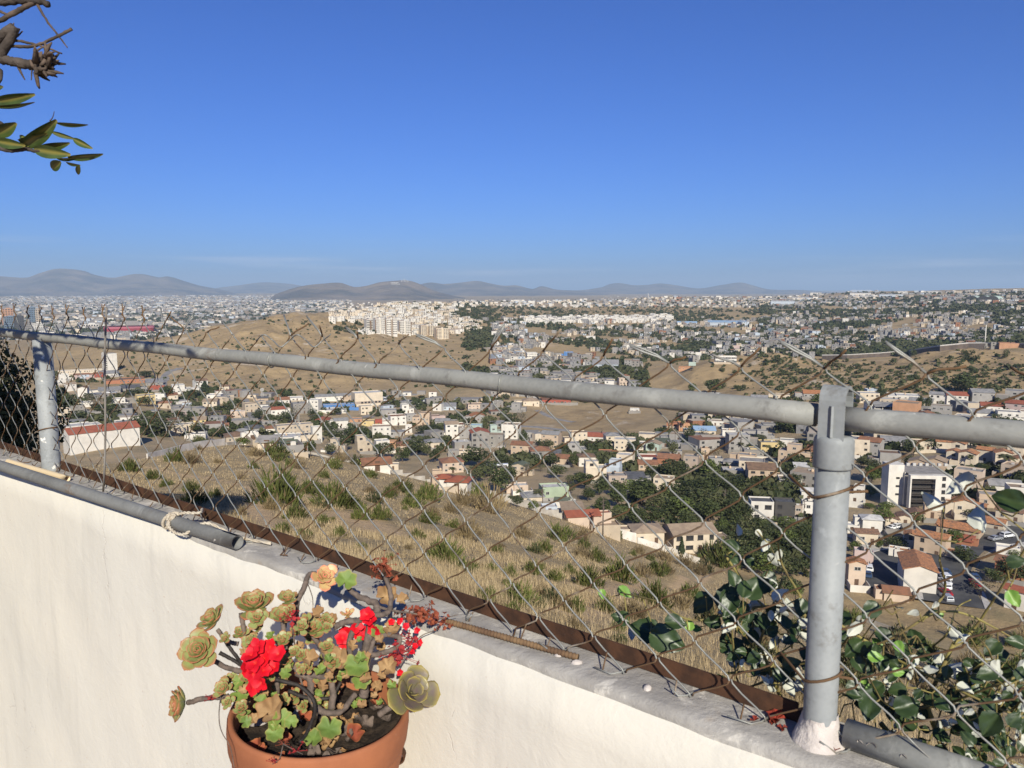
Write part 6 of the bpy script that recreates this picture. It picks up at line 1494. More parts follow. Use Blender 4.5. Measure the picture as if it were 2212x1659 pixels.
for k in range(nfl):
    z = k * (H - .6) / nfl; mb = MB(); mb.box(((fx0 + fx1) / 2 + .2, -D / 2 + 1.0, z + .1), (fx1 - fx0 - .7, 2.0, .22)); 
    for q_ in range(9): mb.box((fx0 + .8 + q_ * (fx1 - fx0 - 1.4) / 8, -D / 2 + .1, z + .65), (.06, .06, .9))
    mb.box(((fx0 + fx1) / 2 + .2, -D / 2 + .1, z + 1.1), (fx1 - fx0 - .7, .08, .08)); mb.build('balcony', M_DFRAME, root)
    for q_ in range(4): w_ = link('window', WIN[1], root, (fx0 + (fx1 - fx0) * (q_ + .5) / 4, -D / 2 + 2.06, z + 1.5)); w_.scale = (2.0, 1, 2.0)
put_windows(root, fx1 + .4, W / 2 - .4, -D / 2, 0, H, 1, nfl, 1, 1.2, 1.4); put_windows(root, -D / 2 + 1, D / 2 - 1, W / 2, 0, H, 4, nfl, 1, .9, 1.0, math.pi / 2, 'y')
for k in range(3): w_ = link('window', WIN[1], root, (-W / 2 + 1.6, -3, H * (.3 + .25 * k))); w_.scale = (1.2, 1, .7)
mb = MB(); mb.box(((fx0 + W / 2) / 2, 1, H + .05), (W / 2 - fx0 - .6, D - 3, .1)); mb.build('roof', ROOF['concrete'], root)
for k in range(8): link('air_conditioner', ACME, root, (fx0 + 3 + k * 2.2, D / 2 - 2.2, H + .1)).scale = (1.2, 1.2, 1.6)
HOUSES.append((1965, 1098, 170, 90))
# white tower at left
p, s_ = base_scale(230, 803); W, H = 30 * s_, 39 * s_
root = tag(empty('tower_block', p + Vector((0, 8, 0)), face_rz(p, 12)), 'plain white eight-storey tower standing alone below the brown hill', 'tower')
mb = MB(); mb.box((0, 0, H / 2 - 4), (W * .84, 13, H + 8)); mb.box((-W * .3, .4, H + .6), (W * .2, 10, 1.2)); mb.box((W * .1, -6.6, H / 2), (.5, .3, H * .9)); mb.build('wall', WALL['white'], root)
put_windows(root, -W * .42 + .5, -W * .2, -6.5, 2, H - 2, 1, 8, 1, 1.6, 1.0); put_windows(root, -5, 5, -W * .42, 2, H - 2, 3, 7, 1, 1.0, 1.0, -math.pi / 2, 'y', .2)
mb = MB(); mb.box((0, 0, H + .05), (W * .8, 12.5, .1)); mb.build('roof', ROOF['concrete'], root)
HOUSES.append((230, 803, 40, 40))
# blocks of flats on the far slope
for i, (x0, x1, y, y0, lab) in enumerate(((787, 805, 718, 690, 'white'), (806, 829, 721, 688, 'white'), (830, 855, 725, 688, 'white'), (858, 885, 722, 693, 'white'), (905, 936, 725, 703, 'cream'), (938, 968, 733, 709, 'cream'))):
    p, s_ = base_scale((x0 + x1) / 2, y); W, H = (x1 - x0) * s_ * 1.0, (y - y0) * s_
    root = tag(empty('apartment_block', p + Vector((0, 8, 0)), face_rz(p, 16)), ('white eight-storey block of flats with brown stripes on the far slope' if lab == 'white' else 'cream six-storey block of flats below the white striped blocks'), 'building', 'blocks of flats on the far slope')
    mb = MB(); mb.box((-W * .27, 0, H / 2 - 6), (W * .42, 15, H + 12)); mb.box((W * .27, .8, H / 2 - 6.3), (W * .42, 15, H + 11.4)); mb.box((0, 2, H / 2 - 5.2), (W * .12 - .02, 13, H + 13)); mb.build('wall', WALL[lab], root)
    for sx in (-.06, .06):
        mb = MB(); mb.box((W * sx * (1 + 7 * (i % 2)), -7.6 + (.2 if i % 2 == 0 else 0), H / 2 - 1), (1.1, .5, H - 1)); mb.build('stripe', ROOF['brown'], root)
    put_windows(root, -W * .46, -W * .08, -7.5, 1, H - 1, 3, 7, 1, 1.7, 1.3); put_windows(root, W * .08, W * .46, -6.7, 1, H - 1, 3, 7, 1, 1.7, 1.3); put_windows(root, -7, 7, W * .48, 1, H - 1, 2, 6, 1, 1.6, 1.2, math.pi / 2, 'y')
    mb = MB(); mb.box((-W * .27, 0, H + .06), (W * .38, 14, .12)); mb.build('roof', ROOF['rust'], root)
    HOUSES.append(((x0 + x1) / 2, y, x1 - x0, y - y0))
# office towers and stadium down in the plain
def far_box(name, x0, x1, y, y0, mw, label, cat, wins=(4, 6), depth=24, extra=None, frame=1):
    p, s_ = base_scale((x0 + x1) / 2, y); W, H = (x1 - x0) * s_, (y - y0) * s_
    root = tag(empty(name, p + Vector((0, depth / 2, 0)), face_rz(p, 6)), label, cat)
    mb = MB(); mb.box((0, 0, H / 2 - 4), (W, depth, H + 8)); mb.box((W * .1, 0, H + 1.5), (W * .4, depth * .5, 3)); mb.build('wall', mw, root)
    mb = MB(); mb.box((0, 0, H + .1), (W * .96, depth * .96, .2)); mb.build('roof', ROOF['grey'], root)
    for i in range(wins[0]):
        for j in range(wins[1]):
            w_ = link('window', WIN[frame], root, (-W / 2 + W * (i + .5) / wins[0], -depth / 2, H * (j + .5) / wins[1])); w_.scale = (W / wins[0] * .6, 1, H / wins[1] * .5)
    if extra: extra(root, W, H, depth)
    return root
M_BLUEGLASS = mat('blue_glass_front', (.10, .14, .18), (.16, .20, .24), .2, .2, spec=.5)
far_box('office_tower', 3, 23, 704, 667, WALL['orange'], 'orange office tower rising behind the far end of the fence', 'tower', (4, 8))
far_box('office_tower', 6, 27, 713, 684, M_BLUEGLASS, 'blue glass office tower in front of the orange tower', 'tower', (5, 6))
far_box('office_tower', 28, 46, 713, 682, WALL['dark'], 'dark office tower beside the blue glass tower', 'tower', (4, 6))
far_box('office_tower', 60, 73, 700, 664, M_BLUEGLASS, 'slim blue-grey twin tower left of its pale twin', 'tower', (3, 8)); far_box('office_tower', 74, 83, 700, 669, WALL['beige'], 'slim beige twin tower right of its blue-grey twin', 'tower', (2, 8))
far_box('office_tower', 50, 64, 718, 696, WALL['concrete'], 'grey banded office block below the twin towers', 'tower', (4, 6)); far_box('office_tower', 66, 88, 718, 698, WALL['white'], 'white office block with dark window grid below the twin towers', 'tower', (6, 5))
far_box('office_tower', 138, 160, 710, 695, WALL['cream'], 'cream ribbed office block left of the red stadium', 'building', (8, 3)); far_box('office_building', 176, 206, 713, 700, WALL['white'], 'white terraced office building left of the red stadium', 'building', (6, 2))
M_STAD = mat('stadium_red', (.30, .045, .06), (.24, .04, .05), .05); M_STADP = mat('stadium_pink', (.36, .10, .12), (.3, .09, .11), .05)
p, s_ = base_scale(264, 719); W, H = 101 * s_, 13 * s_
root = tag(empty('stadium', p + Vector((0, 45, 0)), face_rz(p, 0)), 'long red football stadium with pink roof band in the plain', 'stadium')
mb = MB(); V = []; nseg = 48
for k in range(nseg):
    a = 2 * math.pi * k / nseg; ex, ey = W / 2 * math.copysign(abs(math.cos(a)) ** .35, math.cos(a)), 45 * math.copysign(abs(math.sin(a)) ** .35, math.sin(a))
    V += [(ex * .96, ey * .92, -6), (ex, ey, H * .72), (ex * .82, ey * .62, H * .5)]
mb.add(V, [f for k in range(nseg) for f in ((3 * k, 3 * ((k + 1) % nseg), 3 * ((k + 1) % nseg) + 1, 3 * k + 1), (3 * k + 1, 3 * ((k + 1) % nseg) + 1, 3 * ((k + 1) % nseg) + 2, 3 * k + 2))]); mb.build('stand', M_STAD, root)
V = []; mb = MB()
for k in range(nseg):
    a = 2 * math.pi * k / nseg; ex, ey = W / 2 * math.copysign(abs(math.cos(a)) ** .35, math.cos(a)), 45 * math.copysign(abs(math.sin(a)) ** .35, math.sin(a))
    V += [(ex * 1.005, ey * 1.01, H * .70), (ex * .99, ey * .98, H), (ex * .8, ey * .66, H * 1.0)]
mb.add(V, [f for k in range(nseg) for f in ((3 * k, 3 * ((k + 1) % nseg), 3 * ((k + 1) % nseg) + 1, 3 * k + 1), (3 * k + 1, 3 * ((k + 1) % nseg) + 1, 3 * ((k + 1) % nseg) + 2, 3 * k + 2))]); mb.build('roof_band', M_STADP, root)
mb = MB(); mb.box((6 * s_, 60, H + 4 * s_), (26 * s_, 4, 12 * s_)); mb.box((-4 * s_, 62, H * .5), (2, 2, H * 1.4)); mb.box((16 * s_, 62, H * .5), (2, 2, H * 1.4)); mb.build('scoreboard', WALL['concrete'], root)
for i, (x, y, w, h) in enumerate(((258, 727, 20, 6), (280, 727, 16, 7), (296, 727, 16, 8), (310, 725, 12, 9), (235, 729, 24, 5), (330, 724, 20, 5))):
    p, s_ = base_scale(x, y)
    H_(x, y, w, h, 'flat', 'white', 'white', 0, lowpoly=True, wins=True)
# long sheds on the skyline
for x, y, w, h, c in ((1860, 630, 42, 4, 'white'), (1922, 627, 36, 4, 'white'), (1862, 639, 42, 6, 'white'), (1870, 644, 44, 4, 'cream'), (1928, 641, 46, 5, 'pale blue'), (1953, 634, 18, 5, 'white'), (2016, 634, 28, 5, 'white'), (2003, 626, 84, 3, 'white'), (1694, 658, 48, 8, 'pale blue'), (1738, 647, 46, 4, 'white'), (1765, 637, 22, 5, 'white'), (1829, 656, 96, 3, 'white'), (1657, 649, 30, 3, 'cream'), (1703, 650, 26, 4, 'white')):
    if hit(x, y) is None: continue
    p, s_ = base_scale(x, y); W, H = w * s_, h * s_ * .9
    root = tag(empty('warehouse', p + Vector((0, 15, 0)), face_rz(p, random.uniform(-6, 6))), c + (' long' if w > 60 else ' broad' if w > 35 else ' short') + ' warehouse on the far plateau at the right skyline', 'warehouse', 'warehouses on the right skyline')
    mb = MB(); rb = MB(); pitched(mb, rb, W, 36, 0, H, 'gable_x', .12, .5); mb.build('wall', WALL[c], root); rb.build('roof', ROOF['white'], root)
# three arched hangars
for i, x in enumerate((2112, 2138, 2158)):
    p, s_ = base_scale(x, 649); W, H = 26 * s_, 10 * s_
    root = tag(empty('arched_hangar', p + Vector((0, 20, 0)), face_rz(p, -16)), 'pale green arched hangar near the right skyline', 'hangar', 'three arched hangars near the right skyline')
    V = []; n = 14
    for k in range(n + 1):
        a = math.pi * k / n; V += [(W / 2 * math.cos(a), -20, H * math.sin(a)), (W / 2 * math.cos(a), 20, H * math.sin(a))]
    mb = MB(); mb.add(V, [(2 * k, 2 * k + 1, 2 * k + 3, 2 * k + 2) for k in range(n)]); mb.build('roof', WALL['mint'], root)
    mb = MB(); mb.add([V[2 * k] for k in range(n + 1)], [tuple(range(n + 1))]); mb.build('front', WALL['dark'], root)
# arched school shed with lettering, right of the white school house
p, s_ = base_scale(1932, 893); W, H = 66 * s_, 19 * s_
root = tag(empty('school_shed', p + Vector((0, 9, 0)), face_rz(p, 14)), 'open school hall with arched grey roof and blue lettering', 'building')
V = []; n = 10; Dd = 18
for k in range(n + 1):
    a = math.pi * (.12 + .76 * k / n); V += [(-W / 2, -Dd / 2 * math.cos(a) / .93, H * .72 + H * .32 * (math.sin(a) - .37)), (W / 2, -Dd / 2 * math.cos(a) / .93, H * .72 + H * .32 * (math.sin(a) - .37))]
mb = MB(); mb.add(V, [(2 * k, 2 * k + 1, 2 * k + 3, 2 * k + 2) for k in range(n)]); mb.build('roof', ROOF['grey'], root)
mb = MB(); mb.box((0, 2, H * .2 - 3), (W * .98, Dd * .7, H * .4 + 6)); mb.box((0, -Dd * .36, H * .33), (W * .98, .4, H * .22)); mb.build('wall', WALL['white'], root)
mb = MB(); mb.box((0, 2.2, H * .55), (W * .95, Dd * .6, H * .3)); mb.build('interior_shade', WALL['dark'], root)  # dark block stands in for the shade inside the open hall
for k in range(5): mb = MB(); mb.box((-W / 2 + .3 + k * (W - .6) / 4, -Dd * .42, H * .36), (.35, .35, H * .74)); mb.build('column', WALL['white'], root)
cu = bpy.data.curves.new('lettering', 'FONT'); cu.body = 'Centro Educativo'; cu.size = H * .2; cu.extrude = .03; cu.align_x = 'CENTER'
tmp = bpy.data.objects.new('tmp', cu); COL.objects.link(tmp); bpy.context.view_layer.update()
me = bpy.data.meshes.new_from_object(tmp); me.name = 'lettering'; bpy.data.objects.remove(tmp); me.materials.append(mat('sign_blue', (.06, .10, .28)))
o = link('lettering', me, root, (-W * .12, -Dd * .36 - .24, H * .27)); o.rotation_euler = (math.pi / 2, 0, 0)
HOUSES.append((1932, 893, 66, 20))
# retaining wall of the road over the scrubby hill
pp = wpath([(1775, 779), (1830, 775), (1900, 771), (1960, 766), (2030, 759), (2090, 753), (2128, 750), (2212, 752), (2260, 754)])
M_RETAIN = mat('dark_stone_bank', (.115, .088, .07), (.075, .06, .05), .15, .95)
mb = MB(); kb = MB()
for a, b in zip(pp[:-1], pp[1:]):
    u, v = Vector((a.x, a.y, 0)).normalized() * 3, Vector((b.x, b.y, 0)).normalized() * 3
    mb.add([a - Vector((0, 0, 4)) - u, b - Vector((0, 0, 4)) - v, b + Vector((0, 0, 5)), a + Vector((0, 0, 5)), b + v + Vector((0, 0, 5)), a + u + Vector((0, 0, 5)), b + v * 2 - Vector((0, 0, 6)), a + u * 2 - Vector((0, 0, 6))], [(0, 1, 2, 3), (3, 2, 4, 5), (5, 4, 6, 7)])
    kb.add([a + Vector((0, 0, 5)) - u * .05, b + Vector((0, 0, 5)) - v * .05, b + Vector((0, 0, 6.1)) - v * .05, a + Vector((0, 0, 6.1)) - u * .05, b + Vector((0, 0, 6.1)) + v * .4, a + Vector((0, 0, 6.1)) + u * .4], [(0, 1, 2, 3), (3, 2, 4, 5)])
rw_ = mb.build('retaining_wall', M_RETAIN); tag(rw_, 'dark stone retaining wall under the road over the scrubby hill', 'wall'); kb.build('parapet', M_KERB, rw_)
# masts, poles, billboards
def mast(x, y, h, r, m, name, label, cat):
    p, s_ = base_scale(x, y); H = h * s_; mb = MB(); mb.tube([p - Vector((0, 0, 1)), p + Vector((0, 0, H * .5)), p + Vector((0, 0, H))], [r, r * .85, r * .6], 8)
    return tag(mb.build(name, m), label, cat), p, H
mast(2127, 748, 46, .8, WALL['white'], 'pole', 'tall white monopole above the road on the right hill', 'pole')
mast(1400, 655, 22, 1.0, WALL['white'], 'pole', 'white pole rising among trees on the far ridge', 'pole')
p, s_ = base_scale(567, 868); H = 30 * s_; root = tag(empty('lattice_mast', p), 'grey lattice phone mast beside the tan pavilion', 'mast')
mb = MB(); 
for k in range(3):
    a = k * 2.094; mb.tube([Vector((1.5 * math.cos(a), 1.5 * math.sin(a), -.5)), Vector((.5 * math.cos(a), .5 * math.sin(a), H))], .12, 5)
for j in range(9):
    for k in range(3):
        f_ = lambda a, q_: Vector(((1.5 - q_ / 9) * math.cos(a), (1.5 - q_ / 9) * math.sin(a), H * q_ / 9)); mb.tube([f_(k * 2.094, j), f_((k + 1) * 2.094, j + 1)], .07, 4)
mb.build('lattice', M_FRAME, root)
for k in range(6): mb = MB(); a = k * 1.047; mb.box((1.2 * math.cos(a), 1.2 * math.sin(a), H - 1.4), (.35, .35, 2.2), a); mb.build('antenna', M_FRAME, root)
POLEM = mat('pole_wood', (.11, .085, .065), (.07, .055, .045), 3)
mb = MB(); mb.tube([(0, 0, -1), (0, 0, 9)], [.16, .11], 7); PM = mb.mesh('pole', POLEM); mb = MB(); mb.box((0, 0, 8.3), (2.4, .12, .14)); mb.box((0, 0, 7.4), (1.8, .12, .14)); mb.tube([(.35, .1, 6.2), (.35, .1, 7.1)], .22, 8); PX = mb.mesh('crossarm', POLEM)
for x, y, k in ((1302, 1164, 1), (1172, 1104, 1), (1565, 1110, 1), (1735, 1137, 1), (1458, 960, 1), (1300, 955, 1), (1600, 985, 1.2), (1118, 915, 1), (1003, 940, 1), (860, 925, 1), (1750, 1000, 1), (2030, 1165, 1), (700, 930, 1), (455, 925, 1)):
    p = at_ground(x, y); root = tag(empty('utility_pole', p, random.uniform(0, 3)), 'wooden utility pole with crossarms ' + place_words(x, y), 'utility pole', 'utility poles in the village'); link('pole', PM, root).scale = (1, 1, k); link('crossarm', PX, root).scale = (1, 1, k)
for x, y, w, h, c, lab in ((1495, 801, 15, 8, WALL['mint'], 'teal and white'), (1553, 759, 12, 8, WALL['white'], 'blank white'), (1591, 760, 12, 7, WALL['pink'], 'pink'), (1636, 731, 10, 6, WALL['pale blue'], 'blue-white'), (1664, 722, 11, 7, M_BLUEGLASS, 'light blue'), (1508, 776, 12, 8, WALL['white'], 'white lettered')):
    p, s_ = base_scale(x, y); root = tag(empty('billboard', p, face_rz(p, 8)), lab + ' billboard on a post among the trees at right of centre', 'billboard', 'billboards at right of centre')
    mb = MB(); mb.tube([(0, .4, -1), (0, .4, 6)], .35, 8); mb.build('post', M_DFRAME, root); mb = MB(); mb.box((0, 0, 5 + h * s_ / 2), (w * s_, .5, h * s_)); mb.build('panel', c, root)

# ------------------------------------------------------------------ cars
CARM = {'white': mat('car_white', (.72, .72, .71), rough=.3, spec=.5), 'silver': mat('car_silver', (.40, .41, .42), rough=.3, metal=.3, spec=.5), 'black': mat('car_black', (.02, .02, .022), rough=.25, spec=.5), 'blue': mat('car_blue', (.04, .07, .14), rough=.3, spec=.5), 'red': mat('car_red', (.35, .02, .02), rough=.3, spec=.5), 'grey': mat('car_grey', (.16, .165, .17), rough=.3, spec=.5)}
M_TYRE = mat('tyre', (.02, .02, .02), rough=.9); M_RIM = mat('rim', (.45, .45, .45), rough=.4, metal=.5); M_LAMP = mat('headlight', (.7, .7, .68), rough=.2)
def car_profile(kind):
    if kind == 'suv': return [(-2.2, .45), (-2.22, .95), (-1.95, 1.65), (.4, 1.70), (1.05, 1.12), (2.1, .98), (2.22, .5)], [(-2.0, 1.08), (-1.82, 1.57), (.32, 1.61), (.92, 1.12)]
    return [(-2.2, .4), (-2.2, .95), (-1.6, 1.02), (-1.0, 1.42), (.3, 1.45), (1.05, .98), (2.1, .82), (2.2, .42)], [(-1.45, 1.03), (-.95, 1.36), (.26, 1.38), (.92, 1.0)]
CARP = {}
for kind in ('suv', 'sedan'):
    prof, gl_ = car_profile(kind); n = len(prof); mb = MB(); V = []
    for s_ in (-1, -.86, .86, 1):
        for x, z in prof: V.append((x * (1 if abs(s_) < 1 else .985), s_ * .9 * (1 if z < 1.1 else .86), z - (0 if abs(s_) < 1 else .04)))
    Fs = [(j * n + i, j * n + i + 1, (j + 1) * n + i + 1, (j + 1) * n + i) for j in range(3) for i in range(n - 1)]
    Fs += [tuple(range(n - 1, -1, -1)), tuple(3 * n + i for i in range(n)), (0, n, n + n - 1, n - 1), (n, 2 * n, 3 * n - 1, 2 * n - 1), (2 * n, 3 * n, 4 * n - 1, 3 * n - 1)]
    mb.add(V, Fs); body = mb
    mb = MB()
    for s_ in (-1, 1): mb.add([(x, s_ * (.912 if z < 1.1 else .80), z) for x, z in gl_], [(0, 1, 2, 3) if s_ < 0 else (3, 2, 1, 0)])
    g0, g1, g2, g3 = gl_; mb.add([(g3[0] + .12, -.72, g3[1] + .02), (g3[0] + .12, .72, g3[1] + .02), (g2[0] + .13, .66, g2[1]), (g2[0] + .13, -.66, g2[1])], [(0, 1, 2, 3)]); mb.add([(g0[0] - .2, -.7, g0[1] + .05), (g0[0] - .2, .7, g0[1] + .05), (g1[0] - .16, .64, g1[1]), (g1[0] - .16, -.64, g1[1])], [(3, 2, 1, 0)])
    gm = mb.mesh('car_window', M_GLASS)
    mb = MB(); mb.lathe([(0, -.1), (.33, -.1), (.34, -.08), (.34, .08), (.33, .1), (0, .1)], 14, Matrix.Rotation(math.pi / 2, 4, 'X')); wm_ = mb.mesh('tyre', M_TYRE)
    mb = MB(); mb.lathe([(0, -.112), (.2, -.112), (.2, .112), (0, .112)], 10, Matrix.Rotation(math.pi / 2, 4, 'X')); rim_ = mb.mesh('rim', M_RIM)
    mb = MB(); mb.box((0, 0, 0), (.1, .35, .16)); lm_ = mb.mesh('headlight', M_LAMP)
    CARP[kind] = (body, gm, wm_, rim_, lm_)
BODY = {}
def car(x, y, rz, colour, kind, label, group):
    p = hit(x, y)
    if p is None: return
    body, gm, wm_, rim_, lm_ = CARP[kind]
    if (kind, colour) not in BODY: BODY[kind, colour] = body.mesh('body', CARM[colour])
    root = empty('parked_car', (p.x, p.y, p.z + .22), R(rz)); tag(root, label, 'car', group)
    link('body', BODY[kind, colour], root); link('car_window', gm, root)
    far = math.hypot(p.x, p.y) > 420
    if not far:
        for wx in (-1.35, 1.35):
            for wy in (-.82, .82): w_ = link('wheel', wm_, root, (wx, wy, .34)); link('rim', rim_, w_)
        for wy in (-.6, .6): link('headlight', lm_, root, (2.17, wy, .72))
    return root
cc = ['white', 'silver', 'black', 'white', 'blue', 'grey', 'white', 'red', 'silver', 'black']
for x, y, rz, c, k in ((1877, 1233, 70, 'white', 'suv'), (1874, 1246, 70, 'blue', 'sedan'), (2040, 1240, 85, 'blue', 'sedan'), (2041, 1252, 85, 'white', 'suv'), (2041, 1262, 85, 'white', 'sedan'), (2040, 1272, 85, 'white', 'suv'), (2042, 1285, 85, 'red', 'sedan'), (2044, 1298, 85, 'silver', 'suv')): car(x, y, rz, c, k, c + ' ' + ('estate car' if k == 'suv' else 'saloon car') + ' parked on the street beside the tiled houses', 'cars parked on the tiled estate')
for x, y, rz, c, k in ((2062, 1200, 55, 'white', 'suv'), (2082, 1190, 40, 'silver', 'sedan'), (2150, 1168, 20, 'silver', 'sedan'), (2176, 1162, 15, 'white', 'suv'), (2104, 1252, 80, 'blue', 'sedan'), (2106, 1265, 80, 'red', 'sedan')): car(x, y, rz, c, k, c + ' ' + ('estate car' if k == 'suv' else 'saloon car') + ' parked along the curved road', 'cars parked on the tiled estate')
for x, y, rz, c, k in ((1709, 1126, 10, 'white', 'suv'), (1913, 1148, 20, 'black', 'sedan'), (1930, 1144, 20, 'white', 'sedan'), (1943, 1142, 20, 'white', 'suv'), (1604, 950, 60, 'white', 'sedan'), (1609, 943, 60, 'white', 'suv'), (1613, 938, 60, 'black', 'suv'), (1600, 962, 60, 'white', 'sedan'), (1590, 955, 60, 'silver', 'suv'), (1098, 919, 10, 'white', 'suv'), (1108, 920, 10, 'silver', 'sedan'), (1118, 920, 10, 'white', 'sedan'), (1047, 888, 80, 'white', 'suv'), (459, 955, 30, 'blue', 'sedan'), (319, 846, 0, 'black', 'suv'), (345, 880, 60, 'blue', 'sedan'), (350, 872, 60, 'black', 'suv'), (233, 850, 0, 'white', 'sedan'), (240, 850, 0, 'white', 'sedan'), (247, 850, 0, 'silver', 'suv'), (1176, 1003, 5, 'white', 'sedan'), (2158, 1002, 30, 'silver', 'sedan'), (2140, 1006, 30, 'black', 'suv')): car(x, y, rz, c, k, c + ' ' + ('estate car' if k == 'suv' else 'saloon car') + ' parked ' + place_words(x, y), 'cars parked in the village')
for i in range(10):
    for j, (y0, x0) in enumerate(((867.5, 872), (873.5, 869))):
        if random.random() < .1: continue
        c = random.choice(cc); car(x0 + i * 5.0, y0, 90 + random.uniform(-4, 4), c, random.choice(('suv', 'sedan')), c + ' car in the ' + ('back' if j == 0 else 'front') + ' row of the crowded car park', 'cars in the car park by the hall')
for i, (x, y) in enumerate(((829, 861), (831, 864), (833, 867), (836, 870), (839, 874), (850, 857), (856, 857), (862, 857), (868, 856), (874, 856), (848, 868), (851, 873), (846, 881), (842, 886), (838, 890))): c = random.choice(cc); car(x, y, random.uniform(20, 70), c, random.choice(('suv', 'sedan')), c + ' car parked along the drive beside the big hall', 'cars along the drive by the hall')
# bus
p = at_ground(1074, 1017); root = tag(empty('bus', (p.x, p.y, p.z + .3), R(8)), 'white bus parked on the lane between the trees', 'bus')
mb = MB(); mb.box((0, 0, 1.75), (10.5, 2.5, 2.6), top=(.99, .94)); mb.build('body', CARM['white'], root)
for sy in (-1, 1): mb = MB(); mb.box((0, sy * 1.235, 2.2), (9.2, .04, .8)); mb.build('window', M_GLASS, root)
for wx in (-3.3, 3.3):
    for wy in (-1.1, 1.1): link('wheel', CARP['suv'][2], root, (wx, wy, .42)).scale = (1.3, 1.4, 1.3)
# ------------------------------------------------------------------ trees
def crownmesh(seed, n, lobes, leaf, mats, flat=1.0, light=.25):
    """unit crown (width 1, height 1, base at 0) of many leaf clumps over several lobes"""
    g = np.random.default_rng(seed)
    L = []
    for k in range(lobes):
        a = g.uniform(0, 6.28); q_ = g.uniform(.0, .30) if k else 0
        L.append((q_ * math.cos(a), q_ * math.sin(a), g.uniform(.32, .74) if k else .5, g.uniform(.16, .28) if k else .33))
    L = np.array(L); w = L[:, 3] ** 2; idx_ = g.choice(len(L), n, p=w / w.sum())
    d = g.normal(size=(n, 3)); d /= np.linalg.norm(d, axis=1)[:, None]
    rr_ = L[idx_, 3] * g.uniform(.55, 1.08, n) ** .6
    C = np.stack([L[idx_, 0], L[idx_, 1], L[idx_, 2]], 1) + d * rr_[:, None] * np.array([1, 1, 1.05])
    C[:, 2] = np.maximum(C[:, 2], .04)
    nn = d + g.normal(size=(n, 3)) * .75; nn /= np.linalg.norm(nn, axis=1)[:, None]
    t_ = np.cross(nn, g.normal(size=(n, 3))); t_ /= np.linalg.norm(t_, axis=1)[:, None]; b_ = np.cross(nn, t_)
    s_ = leaf * g.uniform(.5, 1.3, n)[:, None]
    V = np.stack([C - t_ * s_, C + b_ * s_ * .6, C + t_ * s_, C - b_ * s_ * .6], 1).reshape(-1, 3)
    mi = (g.random(n) < light).astype(int)
    return npmesh('crown', V, np.arange(4 * n).reshape(-1, 4), mats, mi)
def fm(name, c, rnd=.45): return mat(name, c, tuple(x * .62 for x in c), .9, .7, rnd=rnd, spec=.2)
M_L1, M_L2 = fm('foliage_dark', (.050, .062, .022)), fm('foliage_mid', (.080, .095, .030))
M_L3, M_L4 = fm('foliage_olive', (.090, .092, .040)), fm('foliage_bright', (.11, .14, .035))
M_L5 = fm('foliage_grey', (.15, .125, .085)); M_L6 = fm('cypress', (.040, .055, .022))
M_TRUNK = mat('tree_trunk', (.14, .105, .08), (.09, .07, .055), 2)
CR = {'r': [crownmesh(s, 950, 6, .045, [M_L1, M_L2]) for s in (1, 2, 3)] + [crownmesh(4, 900, 7, .048, [M_L1, M_L3])], 'o': [crownmesh(s, 800, 7, .042, [M_L3, M_L2]) for s in (11, 12)], 'b': [crownmesh(s, 850, 6, .046, [M_L4, M_L2]) for s in (21, 22)], 'd': [crownmesh(s, 380, 7, .032, [M_L5, M_L3]) for s in (31, 32)]}
def conemesh(seed, n):
    g = np.random.default_rng(seed); z = g.uniform(0, 1, n); a = g.uniform(0, 6.28, n); r_ = .5 * np.minimum(1, (1 - z) * 1.6 + .02) * np.minimum(1, .55 + z * 3) * g.uniform(.6, 1, n)
    C = np.stack([r_ * np.cos(a), r_ * np.sin(a), z], 1); d = np.stack([np.cos(a), np.sin(a), np.full(n, .5)], 1) + g.normal(size=(n, 3)) * .4
    t_ = np.cross(d, g.normal(size=(n, 3))); t_ /= np.linalg.norm(t_, axis=1)[:, None]; d /= np.linalg.norm(d, axis=1)[:, None]; b_ = np.cross(d, t_)
    s_ = np.array([.14, .14, .05]) * g.uniform(.5, 1.2, n)[:, None]
    return npmesh('crown', np.stack([C - t_ * s_, C + b_ * s_, C + t_ * s_, C - b_ * s_], 1).reshape(-1, 3), np.arange(4 * n).reshape(-1, 4), [M_L6])
CR['c'] = [conemesh(5, 500)]
def palmmesh(seed, n=26):
    g = random.Random(seed); V = []
    for k in range(n):
        a = k * 2.4 + g.uniform(-.2, .2); el = g.uniform(-.5, 1.1); L = .5 * g.uniform(.85, 1.1); q_ = []
        for i in range(7):
            u = i / 6; rr_ = L * u * math.cos(el * (1 - u * .3)); z = L * (math.sin(el) * u - .75 * u * u); q_.append(Vector((rr_ * math.cos(a), rr_ * math.sin(a), z + .6)))
        for i in range(6):
            w = .085 * math.sin(math.pi * min(1, (i + 1) / 7 + .12)); sd = Vector((-math.sin(a), math.cos(a), 0)) * w; dn = Vector((0, 0, -w * .6))
            V += [q_[i], q_[i + 1], q_[i + 1] + sd + dn, q_[i] + sd + dn]; V += [q_[i], q_[i + 1], q_[i + 1] - sd + dn, q_[i] - sd + dn]
    return npmesh('fronds', np.array([tuple(v) for v in V]), np.arange(len(V)).reshape(-1, 4), [M_L3])
CR['p'] = [palmmesh(1), palmmesh(2)]
mb = MB(); mb.tube([(0, 0, -.5), (.02, .01, .4), (-.01, .02, 1.0)], [.06, .045, .03], 8)
for k in range(4):
    a = k * 1.57 + .4; mb.tube([(0, 0, .75), (.14 * math.cos(a), .14 * math.sin(a), 1.05), (.26 * math.cos(a), .26 * math.sin(a), 1.3)], [.03, .02, .01], 5)
TRK = mb.mesh('trunk', M_TRUNK)
